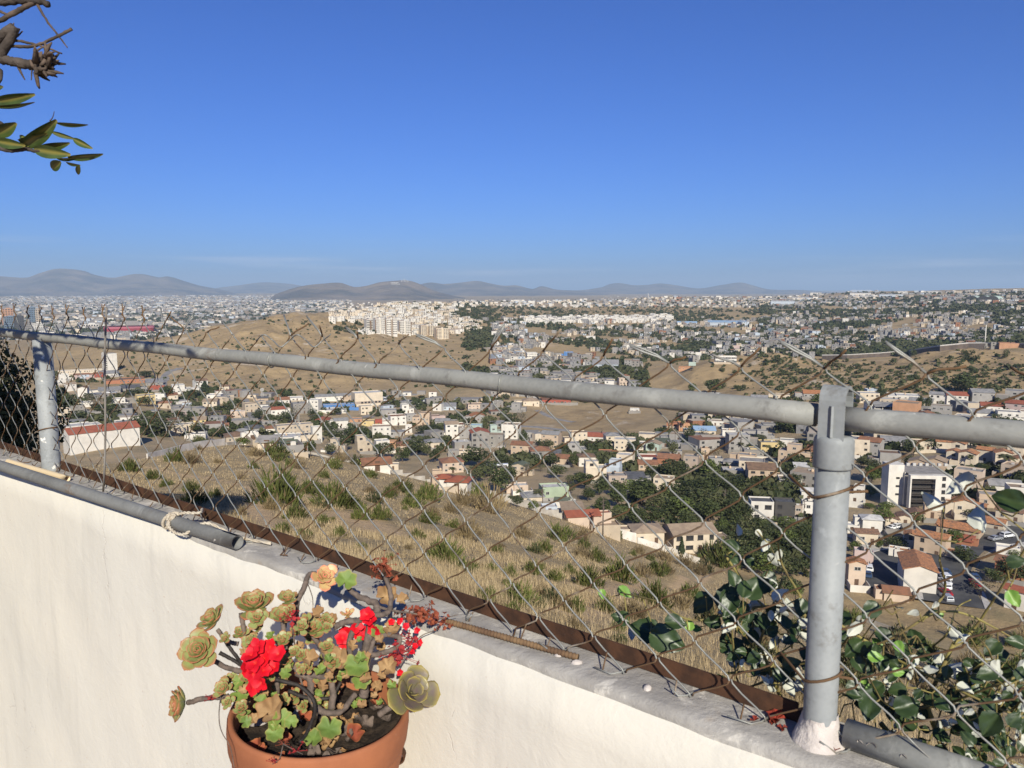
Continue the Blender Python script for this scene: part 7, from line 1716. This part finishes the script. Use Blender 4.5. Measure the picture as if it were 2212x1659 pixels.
mb = MB(); mb.tube([(0, 0, -.5), (.03, 0, .5), (0, .02, 1.0)], [.032, .024, .02], 7); PTRK = mb.mesh('trunk', M_TRUNK)
KIND = {'r': 'dark green tree', 'o': 'olive-green tree', 'b': 'bright green tree', 'd': 'bare grey-brown tree', 'c': 'slim dark cypress', 'p': 'palm'}
TREES = []
def tree(x, y, wpx, hpx, k='r', label=None, group=None, p=None):
    if p is None: p = hit(x, y)
    if p is None: return None
    s_ = (cp * p.y - sp * p.z) / F; w, h = wpx * s_ * 1.12, hpx * s_ * 1.06
    if k not in 'p': p = p + Vector((p.x, p.y, 0)).normalized() * w * .25
    r_ = math.hypot(p.x, p.y)
    root = empty('palm_tree' if k == 'p' else 'cypress_tree' if k == 'c' else 'tree', (p.x, p.y, p.z), random.uniform(0, 6.28))
    if k == 'p':
        ch = min(w * .9, h * .5); c_ = link('fronds', random.choice(CR['p']), root, (0, 0, h - ch * .9)); c_.scale = (w, w, ch)
        t_ = link('trunk', PTRK, root); t_.scale = (ch * .9, ch * .9, h - ch * .35)
    else:
        lift = h * (.04 if k == 'c' else .10); c_ = link('crown', random.choice(CR[k]), root, (0, 0, lift)); c_.scale = (w, w, (h - lift) * 1.0)
        t_ = link('trunk', TRK, root); t_.scale = (w * (.5 if k != 'c' else 1), w * (.5 if k != 'c' else 1), max(lift, h * .3))
    size = 'large ' if wpx > 52 else ('small ' if wpx < 24 and k not in 'pc' else ('tall ' if k in 'pc' and hpx > 30 else ''))
    tag(root, label or (size + KIND[k] + ' ' + place_words(x, y)), 'palm' if k == 'p' else 'tree', group or ('palms in the village' if k == 'p' else 'trees in the town'))
    TREES.append((x, y, wpx)); return root
T_ = [(1076, 1067, 66, 56, 'r'), (1031, 1012, 70, 46, 'r'), (900, 988, 50, 44, 'r'), (830, 992, 60, 36, 'o'), (760, 962, 70, 42, 'r'), (728, 960, 50, 36, 'o'), (782, 947, 42, 26, 'r'), (671, 987, 36, 38, 'r'), (674, 902, 26, 20, 'r'), (916, 940, 50, 22, 'r'), (937, 940, 42, 22, 'r'), (1047, 937, 20, 40, 'o'), (620, 886, 18, 18, 'r'), (634, 917, 32, 38, 'd'), (617, 919, 36, 32, 'r'), (583, 917, 32, 24, 'r'), (680, 917, 28, 22, 'r'), (709, 937, 28, 30, 'r'),
 (1104, 932, 50, 38, 'o'), (1131, 967, 22, 40, 'r'), (1126, 920, 30, 32, 'd'), (1198, 944, 18, 16, 'r'), (1179, 977, 50, 30, 'o'), (1273, 977, 36, 26, 'r'), (1303, 972, 40, 24, 'r'), (1348, 962, 40, 34, 'd'), (1375, 977, 40, 24, 'r'), (1453, 987, 32, 40, 'o'), (1488, 957, 32, 36, 'r'), (1520, 952, 28, 28, 'd'), (1160, 1012, 48, 32, 'r'), (1142, 1002, 30, 28, 'o'), (1193, 1010, 38, 28, 'r'), (1238, 1012, 28, 32, 'r'), (1453, 1042, 62, 52, 'r'), (1528, 1042, 54, 50, 'b'), (1407, 1032, 36, 28, 'r'), (1295, 1072, 46, 38, 'r'), (1397, 1077, 52, 42, 'r'), (1490, 1078, 76, 38, 'r'), (1582, 1074, 60, 44, 'r'), (1230, 1070, 36, 28, 'o'), (1614, 1032, 26, 18, 'r'), (1582, 1012, 36, 18, 'b'),
 (1334, 1100, 58, 46, 'r'), (1387, 1096, 84, 60, 'r'), (1416, 1112, 62, 46, 'o'), (1352, 1127, 66, 30, 'b'), (1490, 1100, 80, 48, 'o'), (1504, 1107, 80, 50, 'r'), (1533, 1132, 72, 50, 'r'), (1440, 1157, 32, 24, 'b'), (1472, 1205, 14, 42, 'c'), (1152, 1105, 28, 24, 'b'), (1117, 1097, 30, 26, 'r'), (1026, 1047, 62, 42, 'o'), (1550, 1060, 50, 40, 'r'), (1450, 1120, 60, 40, 'r'), (1300, 1108, 40, 34, 'o'), (1270, 1085, 40, 30, 'r'), (1565, 1110, 60, 46, 'r'), (1590, 1150, 50, 40, 'r'), (1560, 1160, 50, 36, 'b'), (1480, 1140, 50, 36, 'r'),
 (1592, 1098, 50, 44, 'r'), (1697, 1145, 60, 26, 'b'), (1640, 1160, 60, 40, 'r'), (1712, 1175, 80, 46, 'o'), (1730, 1212, 70, 50, 'r'), (1583, 1230, 60, 54, 'b'), (1660, 1215, 70, 50, 'r'), (1620, 1190, 60, 44, 'r'), (1690, 1250, 60, 44, 'o'), (1718, 1297, 50, 32, 'b'), (1846, 1197, 30, 28, 'b'), (1899, 1190, 20, 26, 'b'), (1931, 1187, 50, 28, 'r'), (1980, 1132, 38, 26, 'b'), (1878, 1102, 32, 14, 'b'), (1916, 1102, 40, 16, 'b'), (2045, 1202, 22, 15, 'b'), (2118, 1295, 70, 48, 'd'), (2150, 1265, 50, 32, 'r'), (2190, 1205, 32, 18, 'b'),
 (1901, 864, 36, 24, 'r'), (2080, 852, 80, 46, 'r'), (2005, 887, 20, 32, 'r'), (1987, 889, 20, 36, 'r'), (2030, 890, 20, 26, 'r'), (1700, 937, 66, 34, 'r'), (1719, 1007, 42, 28, 'r'), (1973, 988, 42, 32, 'r'), (2008, 973, 42, 26, 'r'), (1861, 1012, 36, 24, 'o'), (1708, 1060, 52, 38, 'r'), (1770, 880, 54, 28, 'b'), (1545, 853, 58, 36, 'r'), (1495, 850, 26, 22, 'b'), (1520, 990, 40, 20, 'r'),
 (365, 947, 112, 50, 'd'), (345, 945, 60, 46, 'r'), (303, 938, 62, 42, 'r'), (236, 902, 62, 32, 'r'), (204, 890, 52, 42, 'd'), (129, 892, 42, 62, 'r'), (150, 900, 42, 54, 'r'), (311, 817, 38, 17, 'r'), (384, 907, 32, 20, 'r'), (430, 938, 42, 26, 'r'), (478, 948, 42, 28, 'r'), (362, 864, 42, 30, 'r'), (443, 847, 18, 22, 'c'), (419, 862, 32, 22, 'r'), (489, 897, 42, 24, 'r'), (467, 892, 26, 16, 'r'), (526, 967, 36, 22, 'b'), (317, 879, 38, 24, 'r'), (290, 855, 42, 15, 'r'), (180, 810, 22, 12, 'r'), (560, 905, 30, 22, 'r'), (270, 895, 40, 26, 'd'), (170, 915, 50, 30, 'r'),
 (1326, 1002, 16, 26, 'p'), (1205, 957, 9, 28, 'p'), (1445, 932, 16, 26, 'p'), (1475, 932, 14, 24, 'p'), (841, 1004, 11, 38, 'p'), (706, 932, 14, 24, 'p'), (677, 932, 15, 20, 'p'), (988, 912, 9, 22, 'p'), (1058, 872, 11, 16, 'p'), (1164, 1084, 32, 28, 'p'), (1123, 1084, 24, 28, 'p'), (1105, 1098, 26, 28, 'p'), (977, 1034, 22, 26, 'p'), (1031, 1034, 20, 22, 'p'), (1687, 988, 22, 34, 'p'), (1657, 983, 18, 24, 'p'), (2171, 1026, 44, 46, 'p'), (2094, 1018, 18, 38, 'p'), (1938, 842, 15, 14, 'p'), (2132, 1250, 28, 24, 'p'), (2090, 1105, 24, 20, 'p'), (1600, 975, 18, 20, 'p'), (930, 975, 14, 22, 'p')]
T_ += [(1300, 1122, 56, 42, 'r'), (1330, 1140, 60, 40, 'o'), (1372, 1142, 60, 42, 'r'), (1408, 1140, 64, 46, 'r'), (1445, 1092, 66, 50, 'r'), (1475, 1122, 66, 48, 'b'), (1520, 1085, 70, 50, 'r'), (1545, 1112, 66, 48, 'o'), (1582, 1128, 66, 52, 'r'), (1556, 1182, 64, 48, 'r'), (1600, 1172, 60, 50, 'o'), (1612, 1130, 40, 40, 'r'), (1628, 1200, 66, 50, 'r'), (1660, 1180, 66, 46, 'r'), (1700, 1190, 66, 46, 'b'), (1735, 1180, 60, 44, 'r'), (1570, 1215, 70, 56, 'o'), (1612, 1235, 70, 54, 'r'), (1645, 1248, 66, 50, 'b'), (1680, 1225, 66, 46, 'r'), (1722, 1250, 60, 46, 'r'), (1655, 1280, 60, 40, 'o'), (1700, 1285, 56, 40, 'r'), (1265, 1060, 50, 38, 'r'), (1330, 1075, 50, 36, 'r'), (1360, 1070, 44, 34, 'b'), (1250, 1050, 36, 28, 'o'), (1100, 1048, 50, 40, 'r'), (1052, 1032, 56, 40, 'r'), (1000, 1010, 40, 30, 'r'), (870, 1000, 40, 34, 'r'), (740, 975, 46, 34, 'r'), (715, 985, 36, 28, 'o'), (1140, 1030, 40, 30, 'd'), (1085, 1010, 36, 30, 'r'), (940, 1000, 36, 28, 'r'), (1215, 985, 40, 26, 'r'), (1250, 955, 40, 24, 'o')]
for a in T_: tree(*a)
# evergreens left of the terrace; the tallest, unseen, are added to shade the slope
for x, y, wm_, hm_, k in ((-13.5, 18.8, 4.7, 5.3, 'r'), (-16.5, 23.5, 4.6, 4.4, 'r'), (-18.6, 10.5, 8.5, 17.0, 'r'), (-13.2, 6.0, 7.0, 17.5, 'o'), (-8.8, 2.6, 5.5, 17.0, 'r')):
    root = empty('tree', (x, y, gz(x, y) - .1)); g_ = crownmesh(int(abs(x * 10)), 12000, 9, .015, [M_L1, M_L3], light=.35)
    c_ = link('crown', g_, root, (0, 0, hm_ * .08)); c_.scale = (wm_, wm_, hm_ * .95); t_ = link('trunk', TRK, root); t_.scale = (wm_ * .6, wm_ * .6, hm_ * .35)
    tag(root, {4.7: 'dense dark evergreen tree behind the far fence post', 4.6: 'dark evergreen tree just beyond the one behind the far fence post'}.get(wm_, 'unseen tall evergreen tree added left of the terrace as shade'), 'tree', 'evergreen trees beside the terrace')
# scrub on the bare hills, one by one where it shows largest
def scrub(n, region, kinds, wr, lab, grp):
    k = 0; tr = 0
    while k < n and tr < n * 30:
        tr += 1; x, y = random.uniform(*region[:2]), random.uniform(*region[2:]); p = hit(x, y)
        if p is None: continue
        ok = bare_at(x, math.hypot(p.x, p.y)) > .35
        if not ok: continue
        w = random.uniform(*wr); s_ = (cp * p.y - sp * p.z) / F * w
        o = link('shrub', random.choice(SCR), None, (p.x, p.y, p.z - s_ * .1)); o.scale = (s_, s_, s_ * random.uniform(.55, .8)); o.rotation_euler = (0, 0, random.uniform(0, 6))
        tag(o, lab + (' upper' if y < (region[2] + region[3]) / 2 else ' lower') + ' slope', 'shrub', grp); k += 1
def bare_at(x, r_):
    b = math.exp(-((x - 620) / 350) ** 2) * min(1, max(0, (r_ - 720) / 80)) * min(1, max(0, (1700 - r_) / 100))
    b = max(b, 1 / (1 + math.exp(-(x - 1430) / 40)) * min(1, max(0, (r_ - 560) / 90)) * min(1, max(0, (1010 - r_) / 80)))
    return max(b, math.exp(-((x - 1290) / 150) ** 2) * min(1, max(0, (r_ - 470) / 60)) * min(1, max(0, (720 - r_) / 60)))
SCR = [crownmesh(s, 170, 5, .085, [M_L1, M_L3], light=.3) for s in (41, 42, 43)]
scrub(62, (1560, 2230, 765, 850), 'r', (10, 26), 'dark scrub bush on the right-hand hill,', 'scrub on the right-hand hill')
stuffV, stuffM = [], []
def blobs(cs, sizes, n, g, mcount=3):
    """many small leaf-clump bushes as one mass"""
    m = len(cs); d = g.normal(size=(m, n, 3)); d /= np.linalg.norm(d, axis=2)[..., None]; d[..., 2] = np.abs(d[..., 2]) * .9 - .05
    C = cs[:, None, :] + d * (sizes[:, None, None] * .42) * g.uniform(.5, 1.1, (m, n, 1)); C[..., 2] += sizes[:, None] * .12
    nn = d + g.normal(size=d.shape) * .6; t_ = np.cross(nn, g.normal(size=d.shape)); t_ /= np.linalg.norm(t_, axis=2)[..., None]; nn /= np.linalg.norm(nn, axis=2)[..., None]; b_ = np.cross(nn, t_)
    s_ = sizes[:, None, None] * .26 * g.uniform(.6, 1.2, (m, n, 1))
    V = np.stack([C - t_ * s_, C + b_ * s_ * .7, C + t_ * s_, C - b_ * s_ * .7], 2).reshape(-1, 3)
    return V, np.repeat(g.integers(0, mcount, m), n)
cs, sz = [], []
tries = 0
while len(cs) < 2300 and tries < 26000:
    tries += 1; x, y = (random.uniform(60, 1060), random.uniform(684, 850)) if tries % 2 else (random.uniform(1400, 2230) if random.random() < .4 else random.uniform(1640, 2240), random.uniform(755, 866)); p = hit(x, y)
    if p is None or bare_at(x, math.hypot(p.x, p.y)) < .25: continue
    if noise.noise(Vector((p.x / 110, p.y / 110, 2))) < random.uniform(-.45, .25): continue
    cs.append(tuple(p)); sz.append(random.choice((1.2, 1.6, 2.2, 3.0, 4.2, 5.2)) * random.uniform(.7, 1.2))
V, mi = blobs(np.array(cs), np.array(sz), 20, rng)
stuff(link('hill_scrub', npmesh('hill_scrub', V, np.arange(len(V)).reshape(-1, 4), [M_L1, M_L3, M_SHO], mi)), 'scattered dark scrub covering the bare brown hills', 'scrub')
# ------------------------------------------------------------------ the rest of the town: middle-distance houses and trees one by one, the far city as one mass
ZONES = [  # x0, x1, y0, y1, wanted houses, palette, width m
 (560, 1100, 890, 985, 14, ['white', 'cream', 'grey', 'beige', 'concrete'], (8, 13)), (1100, 1560, 940, 1010, 12, ['white', 'grey', 'cream', 'concrete', 'tan'], (9, 13)), (1560, 1780, 895, 1060, 14, ['grey', 'white', 'cream', 'concrete', 'tan'], (9, 14)),
 (1840, 2230, 850, 930, 12, ['white', 'grey', 'cream', 'pale blue'], (9, 15)), (1840, 2230, 930, 1120, 12, ['cream', 'tan', 'peach', 'white'], (9, 13)), (120, 560, 815, 945, 18, ['white', 'beige', 'concrete', 'cream'], (8, 14)),
 (1080, 1460, 790, 880, 14, ['white', 'concrete', 'grey', 'beige', 'tan'], (8, 12)), (600, 1080, 845, 900, 6, ['white', 'cream'], (9, 13)), (1120, 1500, 740, 800, 10, ['white', 'concrete', 'grey', 'pale blue'], (9, 14))]
def near_house(x, y, k=1.0): return any(abs(x - a) < (w * .5 + 9) * k and abs(y - b + h * .2) < (h * .5 + 4) * k for a, b, w, h in HOUSES)
n_named = sum(1 for o, _ in REG if o['category'] == 'house')
budget = 296 - n_named
for x0, x1, y0, y1, n, pal, wr in ZONES:
    k = 0; tr = 0
    while k < n and tr < n * 40 and budget > 0:
        tr += 1; x, y = random.uniform(x0, x1), random.uniform(y0, y1); p = hit(x, y)
        if p is None: continue
        r_ = math.hypot(p.x, p.y)
        if r_ < 230 or bare_at(x, r_) > .3 or near_house(x, y): continue
        s_ = (cp * p.y - sp * p.z) / F; w = random.uniform(*wr) / s_; st = random.choice((1, 1, 2, 2, 3)); h = (st * 3.0 + 2.2) / s_
        kd = random.choices(('flat', 'gable_x', 'hip', 'gable_y', 'setback'), (6, 2, 1.4, .8, 1.4))[0]; wl = random.choices(pal + ['peach', 'yellow', 'pink'], [4] * len(pal) + [.6, .5, .4])[0]
        rf = random.choice(('grey', 'concrete', 'white', 'tan')) if kd in ('flat', 'setback') else random.choice(('rust', 'red', 'grey', 'brown', 'tan'))
        house(x, y, w, h, kd, wl, rf, random.choice((-14, -8, 0, 8, 14)), depth=random.uniform(.7, 1.0), lowpoly=r_ > 520, ns=st, wk=random.choice((0, 1)))
        k += 1; budget -= 1
left_t = 296 - len(TREES) - 4
TZ = [(560, 1100, 885, 990, 1.0), (1100, 1560, 945, 1060, 1.4), (1560, 1790, 890, 1080, 1.2), (1840, 2230, 850, 1110, 1.3), (110, 560, 805, 945, 1.2), (1060, 1460, 780, 885, 1.2), (1830, 2230, 1100, 1260, .5)]
wsum = sum(z[4] for z in TZ)
for x0, x1, y0, y1, q_ in TZ:
    n = int(left_t * q_ / wsum); k = 0; tr = 0
    while k < n and tr < n * 30:
        tr += 1; x, y = random.uniform(x0, x1), random.uniform(y0, y1); p = hit(x, y)
        if p is None: continue
        r_ = math.hypot(p.x, p.y)
        if r_ < 215 or bare_at(x, r_) > .4 or near_house(x, y + 4, .62): continue
        s_ = (cp * p.y - sp * p.z) / F; w = random.uniform(4.0, 9) / s_
        tree(x, y, w, w * random.uniform(.6, .95), random.choice('rrrrobd')); k += 1

# ---- far city, one mass of roofs and walls
CM = [WALL['white'], WALL['cream'], WALL['grey'], WALL['concrete'], WALL['beige'], WALL['pale blue'], ROOF['rust'], ROOF['grey'], WALL['orange'], WALL['pink'], WALL['blue'], WALL['yellow']]
def box_mass(P_, Wd, Hh, Dp, rz, wall_m, roof_m):
    m = len(P_); c_, s_ = np.cos(rz), np.sin(rz)
    cor = np.array([(-.5, -.5), (.5, -.5), (.5, .5), (-.5, .5)])
    X = cor[None, :, 0] * Wd[:, None]; Y = cor[None, :, 1] * Dp[:, None]
    gx = X * c_[:, None] - Y * s_[:, None] + P_[:, 0:1]; gy = X * s_[:, None] + Y * c_[:, None] + P_[:, 1:2]
    b = np.stack([gx, gy, np.repeat(P_[:, 2:3] - 3, 4, 1)], -1); t_ = np.stack([gx, gy, np.repeat(P_[:, 2:3] + Hh[:, None], 4, 1)], -1)
    V = np.concatenate([b, t_], 1).reshape(-1, 3)
    q_ = np.array([(0, 1, 5, 4), (1, 2, 6, 5), (2, 3, 7, 6), (3, 0, 4, 7), (4, 5, 6, 7)]); Q = (np.arange(m)[:, None, None] * 8 + q_[None]).reshape(-1, 4)
    mi = np.stack([wall_m] * 4 + [roof_m], 1).reshape(-1)
    return V, Q, mi
WL, WI = [], []
FP, FW, FH, FD, FR, FA, FB = [], [], [], [], [], [], []
def add_far(p, w, h, d, rz, a, b): FP.append(tuple(p)); FW.append(w); FH.append(h); FD.append(d); FR.append(rz); FA.append(a); FB.append(b)
def far_zone(n, x0, x1, y0, y1, wr, pal, mask=None, patch=None, storeys=(1, 1, 2, 2, 3), maxr=99999, bt=.2, minr=720):
    k = 0; tr = 0
    while k < n and tr < n * 12:
        tr += 1; x, y = random.uniform(x0, x1), random.uniform(y0, y1); p = hit(x, y)
        if p is None: continue
        r_ = math.hypot(p.x, p.y)
        if r_ < minr or r_ > maxr or bare_at(x, r_) > bt: continue
        if patch is not None and noise.noise(Vector((p.x / patch, p.y / patch, 7.3))) < random.uniform(-.22, .16): continue
        if r_ < 1100 and near_house(x, y, .85): continue
        if 985 < x < 1130 and 664 < y < 692 and random.random() < .9: continue      # bare bluff
        if 1130 < x < 1560 and 664 < y < 684 and random.random() < .85: continue    # scrub bluff
        if 1440 < x < 1600 and 676 < y < 696 and random.random() < .85: continue
        w = random.uniform(*wr) * (.8 if 900 < r_ < 3600 else 1)
        if random.random() < .04: w *= 2.2
        add_far(p, w, random.choice(storeys) * 3.0, w * random.uniform(.6, 1.1), math.atan2(-p.x, p.y) + random.choice((-.35, -.1, .2, .5)), random.choice(pal), random.choice((2, 3, 3, 4, 7, 7, 7, 6))); k += 1
pw_ = [0, 0, 1, 2, 2, 3, 3, 4, 7, 7]; pm_ = [0, 1, 2, 7, 2, 7, 3, 3, 2, 3, 3, 3, 3, 4, 4, 7, 7, 6, 5]
far_zone(1900, -60, 760, 637, 652, (14, 40), pw_ + [2, 5], storeys=(1, 2, 2, 3)); far_zone(1700, -60, 745, 650, 672, (11, 30), pw_ + [2, 5]); far_zone(1100, -60, 740, 670, 735, (10, 26), pw_ + [5, 2], storeys=(1, 2, 2, 3, 4), patch=150)
far_zone(430, 715, 1030, 655, 698, (9, 15), [0, 0, 0, 0, 1, 1, 4], storeys=(2, 2, 3), bt=2); far_zone(110, 890, 1040, 692, 722, (9, 14), [0, 0, 1, 4], storeys=(1, 2, 2), bt=2); far_zone(50, 775, 900, 712, 722, (8, 12), [0, 0, 1], storeys=(1, 2), bt=2); far_zone(220, 1000, 1300, 648, 664, (10, 18), [0, 0, 0, 1, 2, 4, 5]); far_zone(800, 1300, 1760, 640, 664, (8, 15), pm_ + [0, 0, 1])
far_zone(330, 960, 1130, 690, 790, (8, 13), pm_ + [0, 0], patch=120); far_zone(1500, 1120, 1760, 686, 800, (6, 11), pm_ + [2, 3, 3], patch=110); far_zone(240, 1060, 1460, 790, 850, (8, 12), pm_ + [3, 3, 2], patch=90); far_zone(1350, 1660, 2260, 655, 758, (6.5, 12), pm_ + [2, 3, 3, 7], patch=120); far_zone(800, 1640, 2260, 628, 658, (9, 18), pm_ + [2], patch=200); far_zone(110, 1080, 1300, 845, 885, (8, 12), pm_)
for z_ in ((120, 560, 812, 940, 30), (560, 1100, 850, 960, 34), (1100, 1560, 880, 975, 30), (1560, 1790, 860, 1000, 26), (1850, 2240, 845, 960, 30)): far_zone(z_[4], *z_[:4], (6, 11), pm_ + [2, 3, 3], storeys=(1, 1, 1, 2), minr=380)
# the white terraces on their shelf
k = 0
for i in range(330):
    x = random.uniform(1128, 1450); y = random.uniform(687, 700) - (x - 1128) * .012; p = hit(x, y)
    if p is None: continue
    add_far(p, random.uniform(8, 13), random.choice((6, 6, 8.5)), random.uniform(9, 12), math.atan2(-p.x, p.y) + random.choice((-.2, .1)), 0, random.choice((0, 0, 2)))
FP = np.array(FP); FW = np.array(FW); FH = np.array(FH); FD = np.array(FD); FR = np.array(FR); FA = np.array(FA); FB = np.array(FB)
V, Q, mi = box_mass(FP, FW, FH, FD, FR, FA, FB)
# dark openings on the fronts so that they read as windows and doors, real panels 6 cm proud
near = np.hypot(FP[:, 0], FP[:, 1]) < 2600
idn = np.where(near)[0]; Vw, off_ = [], len(V)
for i in idn:
    nx_ = max(1, int(FW[i] / 4.2)); nz_ = max(1, int(FH[i] / 3)); c_, s_ = math.cos(FR[i]), math.sin(FR[i])
    for a in range(nx_):
        for b in range(nz_):
            if random.random() < .35: continue
            u0 = -FW[i] / 2 + FW[i] * (a + .5) / nx_ + random.uniform(-.4, .4); hw = random.uniform(.5, 1.0); z0 = FP[i][2] + b * 3.0 + .9; v_ = -FD[i] / 2 - .06
            for u, z in ((u0 - hw, z0), (u0 + hw, z0), (u0 + hw, z0 + 1.4), (u0 - hw, z0 + 1.4)): Vw.append((u * c_ - v_ * s_ + FP[i][0], u * s_ + v_ * c_ + FP[i][1], z))
Qw = np.arange(len(Vw)).reshape(-1, 4) + off_
CM.append(M_GLASS)
V = np.concatenate([V, np.array(Vw)]); Q = np.concatenate([Q, Qw]); mi = np.concatenate([mi, np.full(len(Qw), len(CM) - 1)])
stuff(link('distant_houses', npmesh('distant_houses', V, Q, CM, mi)), 'thousands of small pale houses spread over the far hills and plain', 'houses')
# far trees, one mass
cs, sz = [], []
def far_trees(n, x0, x1, y0, y1, sr, patch=None, minr=640):
    k = 0; tr = 0
    while k < n and tr < n * 12:
        tr += 1; x, y = random.uniform(x0, x1), random.uniform(y0, y1); p = hit(x, y)
        if p is None: continue
        r_ = math.hypot(p.x, p.y)
        if r_ < minr or bare_at(x, r_) > .3: continue
        if patch and noise.noise(Vector((p.x / patch, p.y / patch, 1.3))) < random.uniform(-.2, .22): continue
        cs.append(tuple(p)); sz.append(random.uniform(*sr)); k += 1
far_trees(2600, -60, 750, 638, 735, (8, 20), 300); far_trees(500, 690, 1130, 655, 760, (5, 11)); bare_at_ = bare_at; bare_at = lambda x, r_: 0; far_trees(260, 720, 1040, 653, 722, (5, 10)); bare_at = bare_at_; far_trees(3900, 960, 1780, 645, 850, (6, 13), 130); far_trees(4100, 1640, 2260, 632, 770, (7, 16), 170); far_trees(420, 1130, 1560, 664, 686, (3, 7)); far_trees(300, 1500, 1760, 725, 775, (6, 12)); far_trees(250, 900, 1060, 655, 700, (6, 11)); far_trees(120, 985, 1130, 668, 692, (2, 4))
for z_ in ((100, 560, 805, 945, 420), (560, 1100, 850, 980, 420), (1080, 1560, 885, 1050, 520), (1560, 1800, 850, 1080, 400), (1840, 2240, 845, 1100, 520), (1060, 1460, 780, 880, 420), (1260, 1780, 1030, 1250, 380)):
    k = 0; n0 = len(cs)
    far_trees(z_[4], *z_[:4], (3, 9.5) if z_[2] < 1000 else (2.5, 6), 60, minr=290 if z_[2] < 1000 else 215)
    for q_ in range(len(cs) - 1, n0 - 1, -1):
        x, y = to_px(cs[q_])
        if near_house(x, y, .55): del cs[q_]; del sz[q_]
V, mi = blobs(np.array(cs), np.array(sz), 22, rng)
stuff(link('distant_trees', npmesh('distant_trees', V, np.arange(len(V)).reshape(-1, 4), [M_L1, M_SHO, M_L3], mi)), 'dark trees scattered among the far houses', 'trees')
# pale letters and masts on the nearest mountain
sgn = tag(empty('hillside_sign', (0, 0, 0)), 'two rows of white letters on the brown mountain top', 'sign')
MTB = BVHTree.FromObject(bpy.data.objects['mountain.002'], bpy.context.evaluated_depsgraph_get())
for j, (x0, x1, y) in enumerate(((845, 860, 611.3), (846, 863, 614.0))):
    n = 9
    for i in range(n):
        x = x0 + (x1 - x0) * i / (n - 1); d = ray(x, y).normalized(); h_ = MTB.ray_cast(Vector((0, 0, 0)), d)[0]
        if h_ is None: continue
        mb = MB(); mb.box((0, 0, 0), (7.5, 5, 11.5)); mb.box((0, 0, 13.5 - 13), (4, 5.5, 4)); o = mb.build('letter', WALL['white'], sgn, tuple(h_ + Vector((0, -3, 0))))
for x, hh in ((868, 26), (873, 40), (877, 30), (881, 22)):
    d = ray(x, 607.4).normalized(); h_ = MTB.ray_cast(Vector((0, 0, 0)), (ray(x, 609.5)).normalized())[0]
    if h_ is None: continue
    mb = MB(); mb.tube([h_ - Vector((0, 0, 5)), h_ + Vector((0, 0, hh))], [4, 2.5], 6); tag(mb.build('antenna_mast', WALL['white']), 'white antenna mast on the brown mountain top', 'mast', 'antenna masts on the mountain top')
# ------------------------------------------------------------------ labels: same phrase -> its order in the photo
ORD = ['first', 'second', 'third', 'fourth', 'fifth', 'sixth', 'seventh', 'eighth', 'ninth', 'tenth', 'eleventh', 'twelfth', 'thirteenth', 'fourteenth', 'fifteenth', 'sixteenth', 'seventeenth', 'eighteenth', 'nineteenth', 'twentieth']
def ordinal(i):
    if i < 20: return ORD[i]
    k = i + 1
    return '%d%s' % (k, 'th' if k % 100 in (11, 12, 13) else {1: 'st', 2: 'nd', 3: 'rd'}.get(k % 10, 'th'))
bpy.context.view_layer.update()
def centre(o):
    if o.type == 'EMPTY' or o.matrix_world.translation.length > 0.3: return o.matrix_world.translation
    bb = [Vector(c) for c in o.bound_box]; return sum(bb, Vector()) / 8
by = {}
for o, tail in REG: by.setdefault(o['label'], []).append(o)
for lab, os_ in by.items():
    if len(os_) > 1:
        os_.sort(key=lambda o: to_px(centre(o))[0])
        for i, o in enumerate(os_):
            where = 'leftmost' if i == 0 else ('rightmost' if i == len(os_) - 1 else ordinal(i) + ' from left')
            full = lab + ', ' + where
            for drop in ('stepped ', 'roofed ', 'flat- ', ' at right', 'the '):
                if len(full.split()) <= 16: break
                full = full.replace('flat-roofed ', 'flat ').replace(drop, '', 1)
            o['label'] = full
            if 'group' not in o: o['group'] = lab

# ------------------------------------------------------------------ the air: one box of even haze round everything
hb = MB(); hb.box((0, 10000, 168), (96000, 90000, 656))
hm = bpy.data.materials.new('haze'); hm.use_nodes = True
ht = hm.node_tree; ht.nodes.remove(ht.nodes['Principled BSDF'])
pv = ht.nodes.new('ShaderNodeVolumePrincipled')
pv.inputs['Color'].default_value = (0.60, 0.80, 1.0, 1)
pv.inputs['Density'].default_value = 5.6e-5
pv.inputs['Anisotropy'].default_value = 0.0
ht.links.new(pv.outputs[0], ht.nodes['Material Output'].inputs['Volume'])
stuff(hb.build('haze', hm))
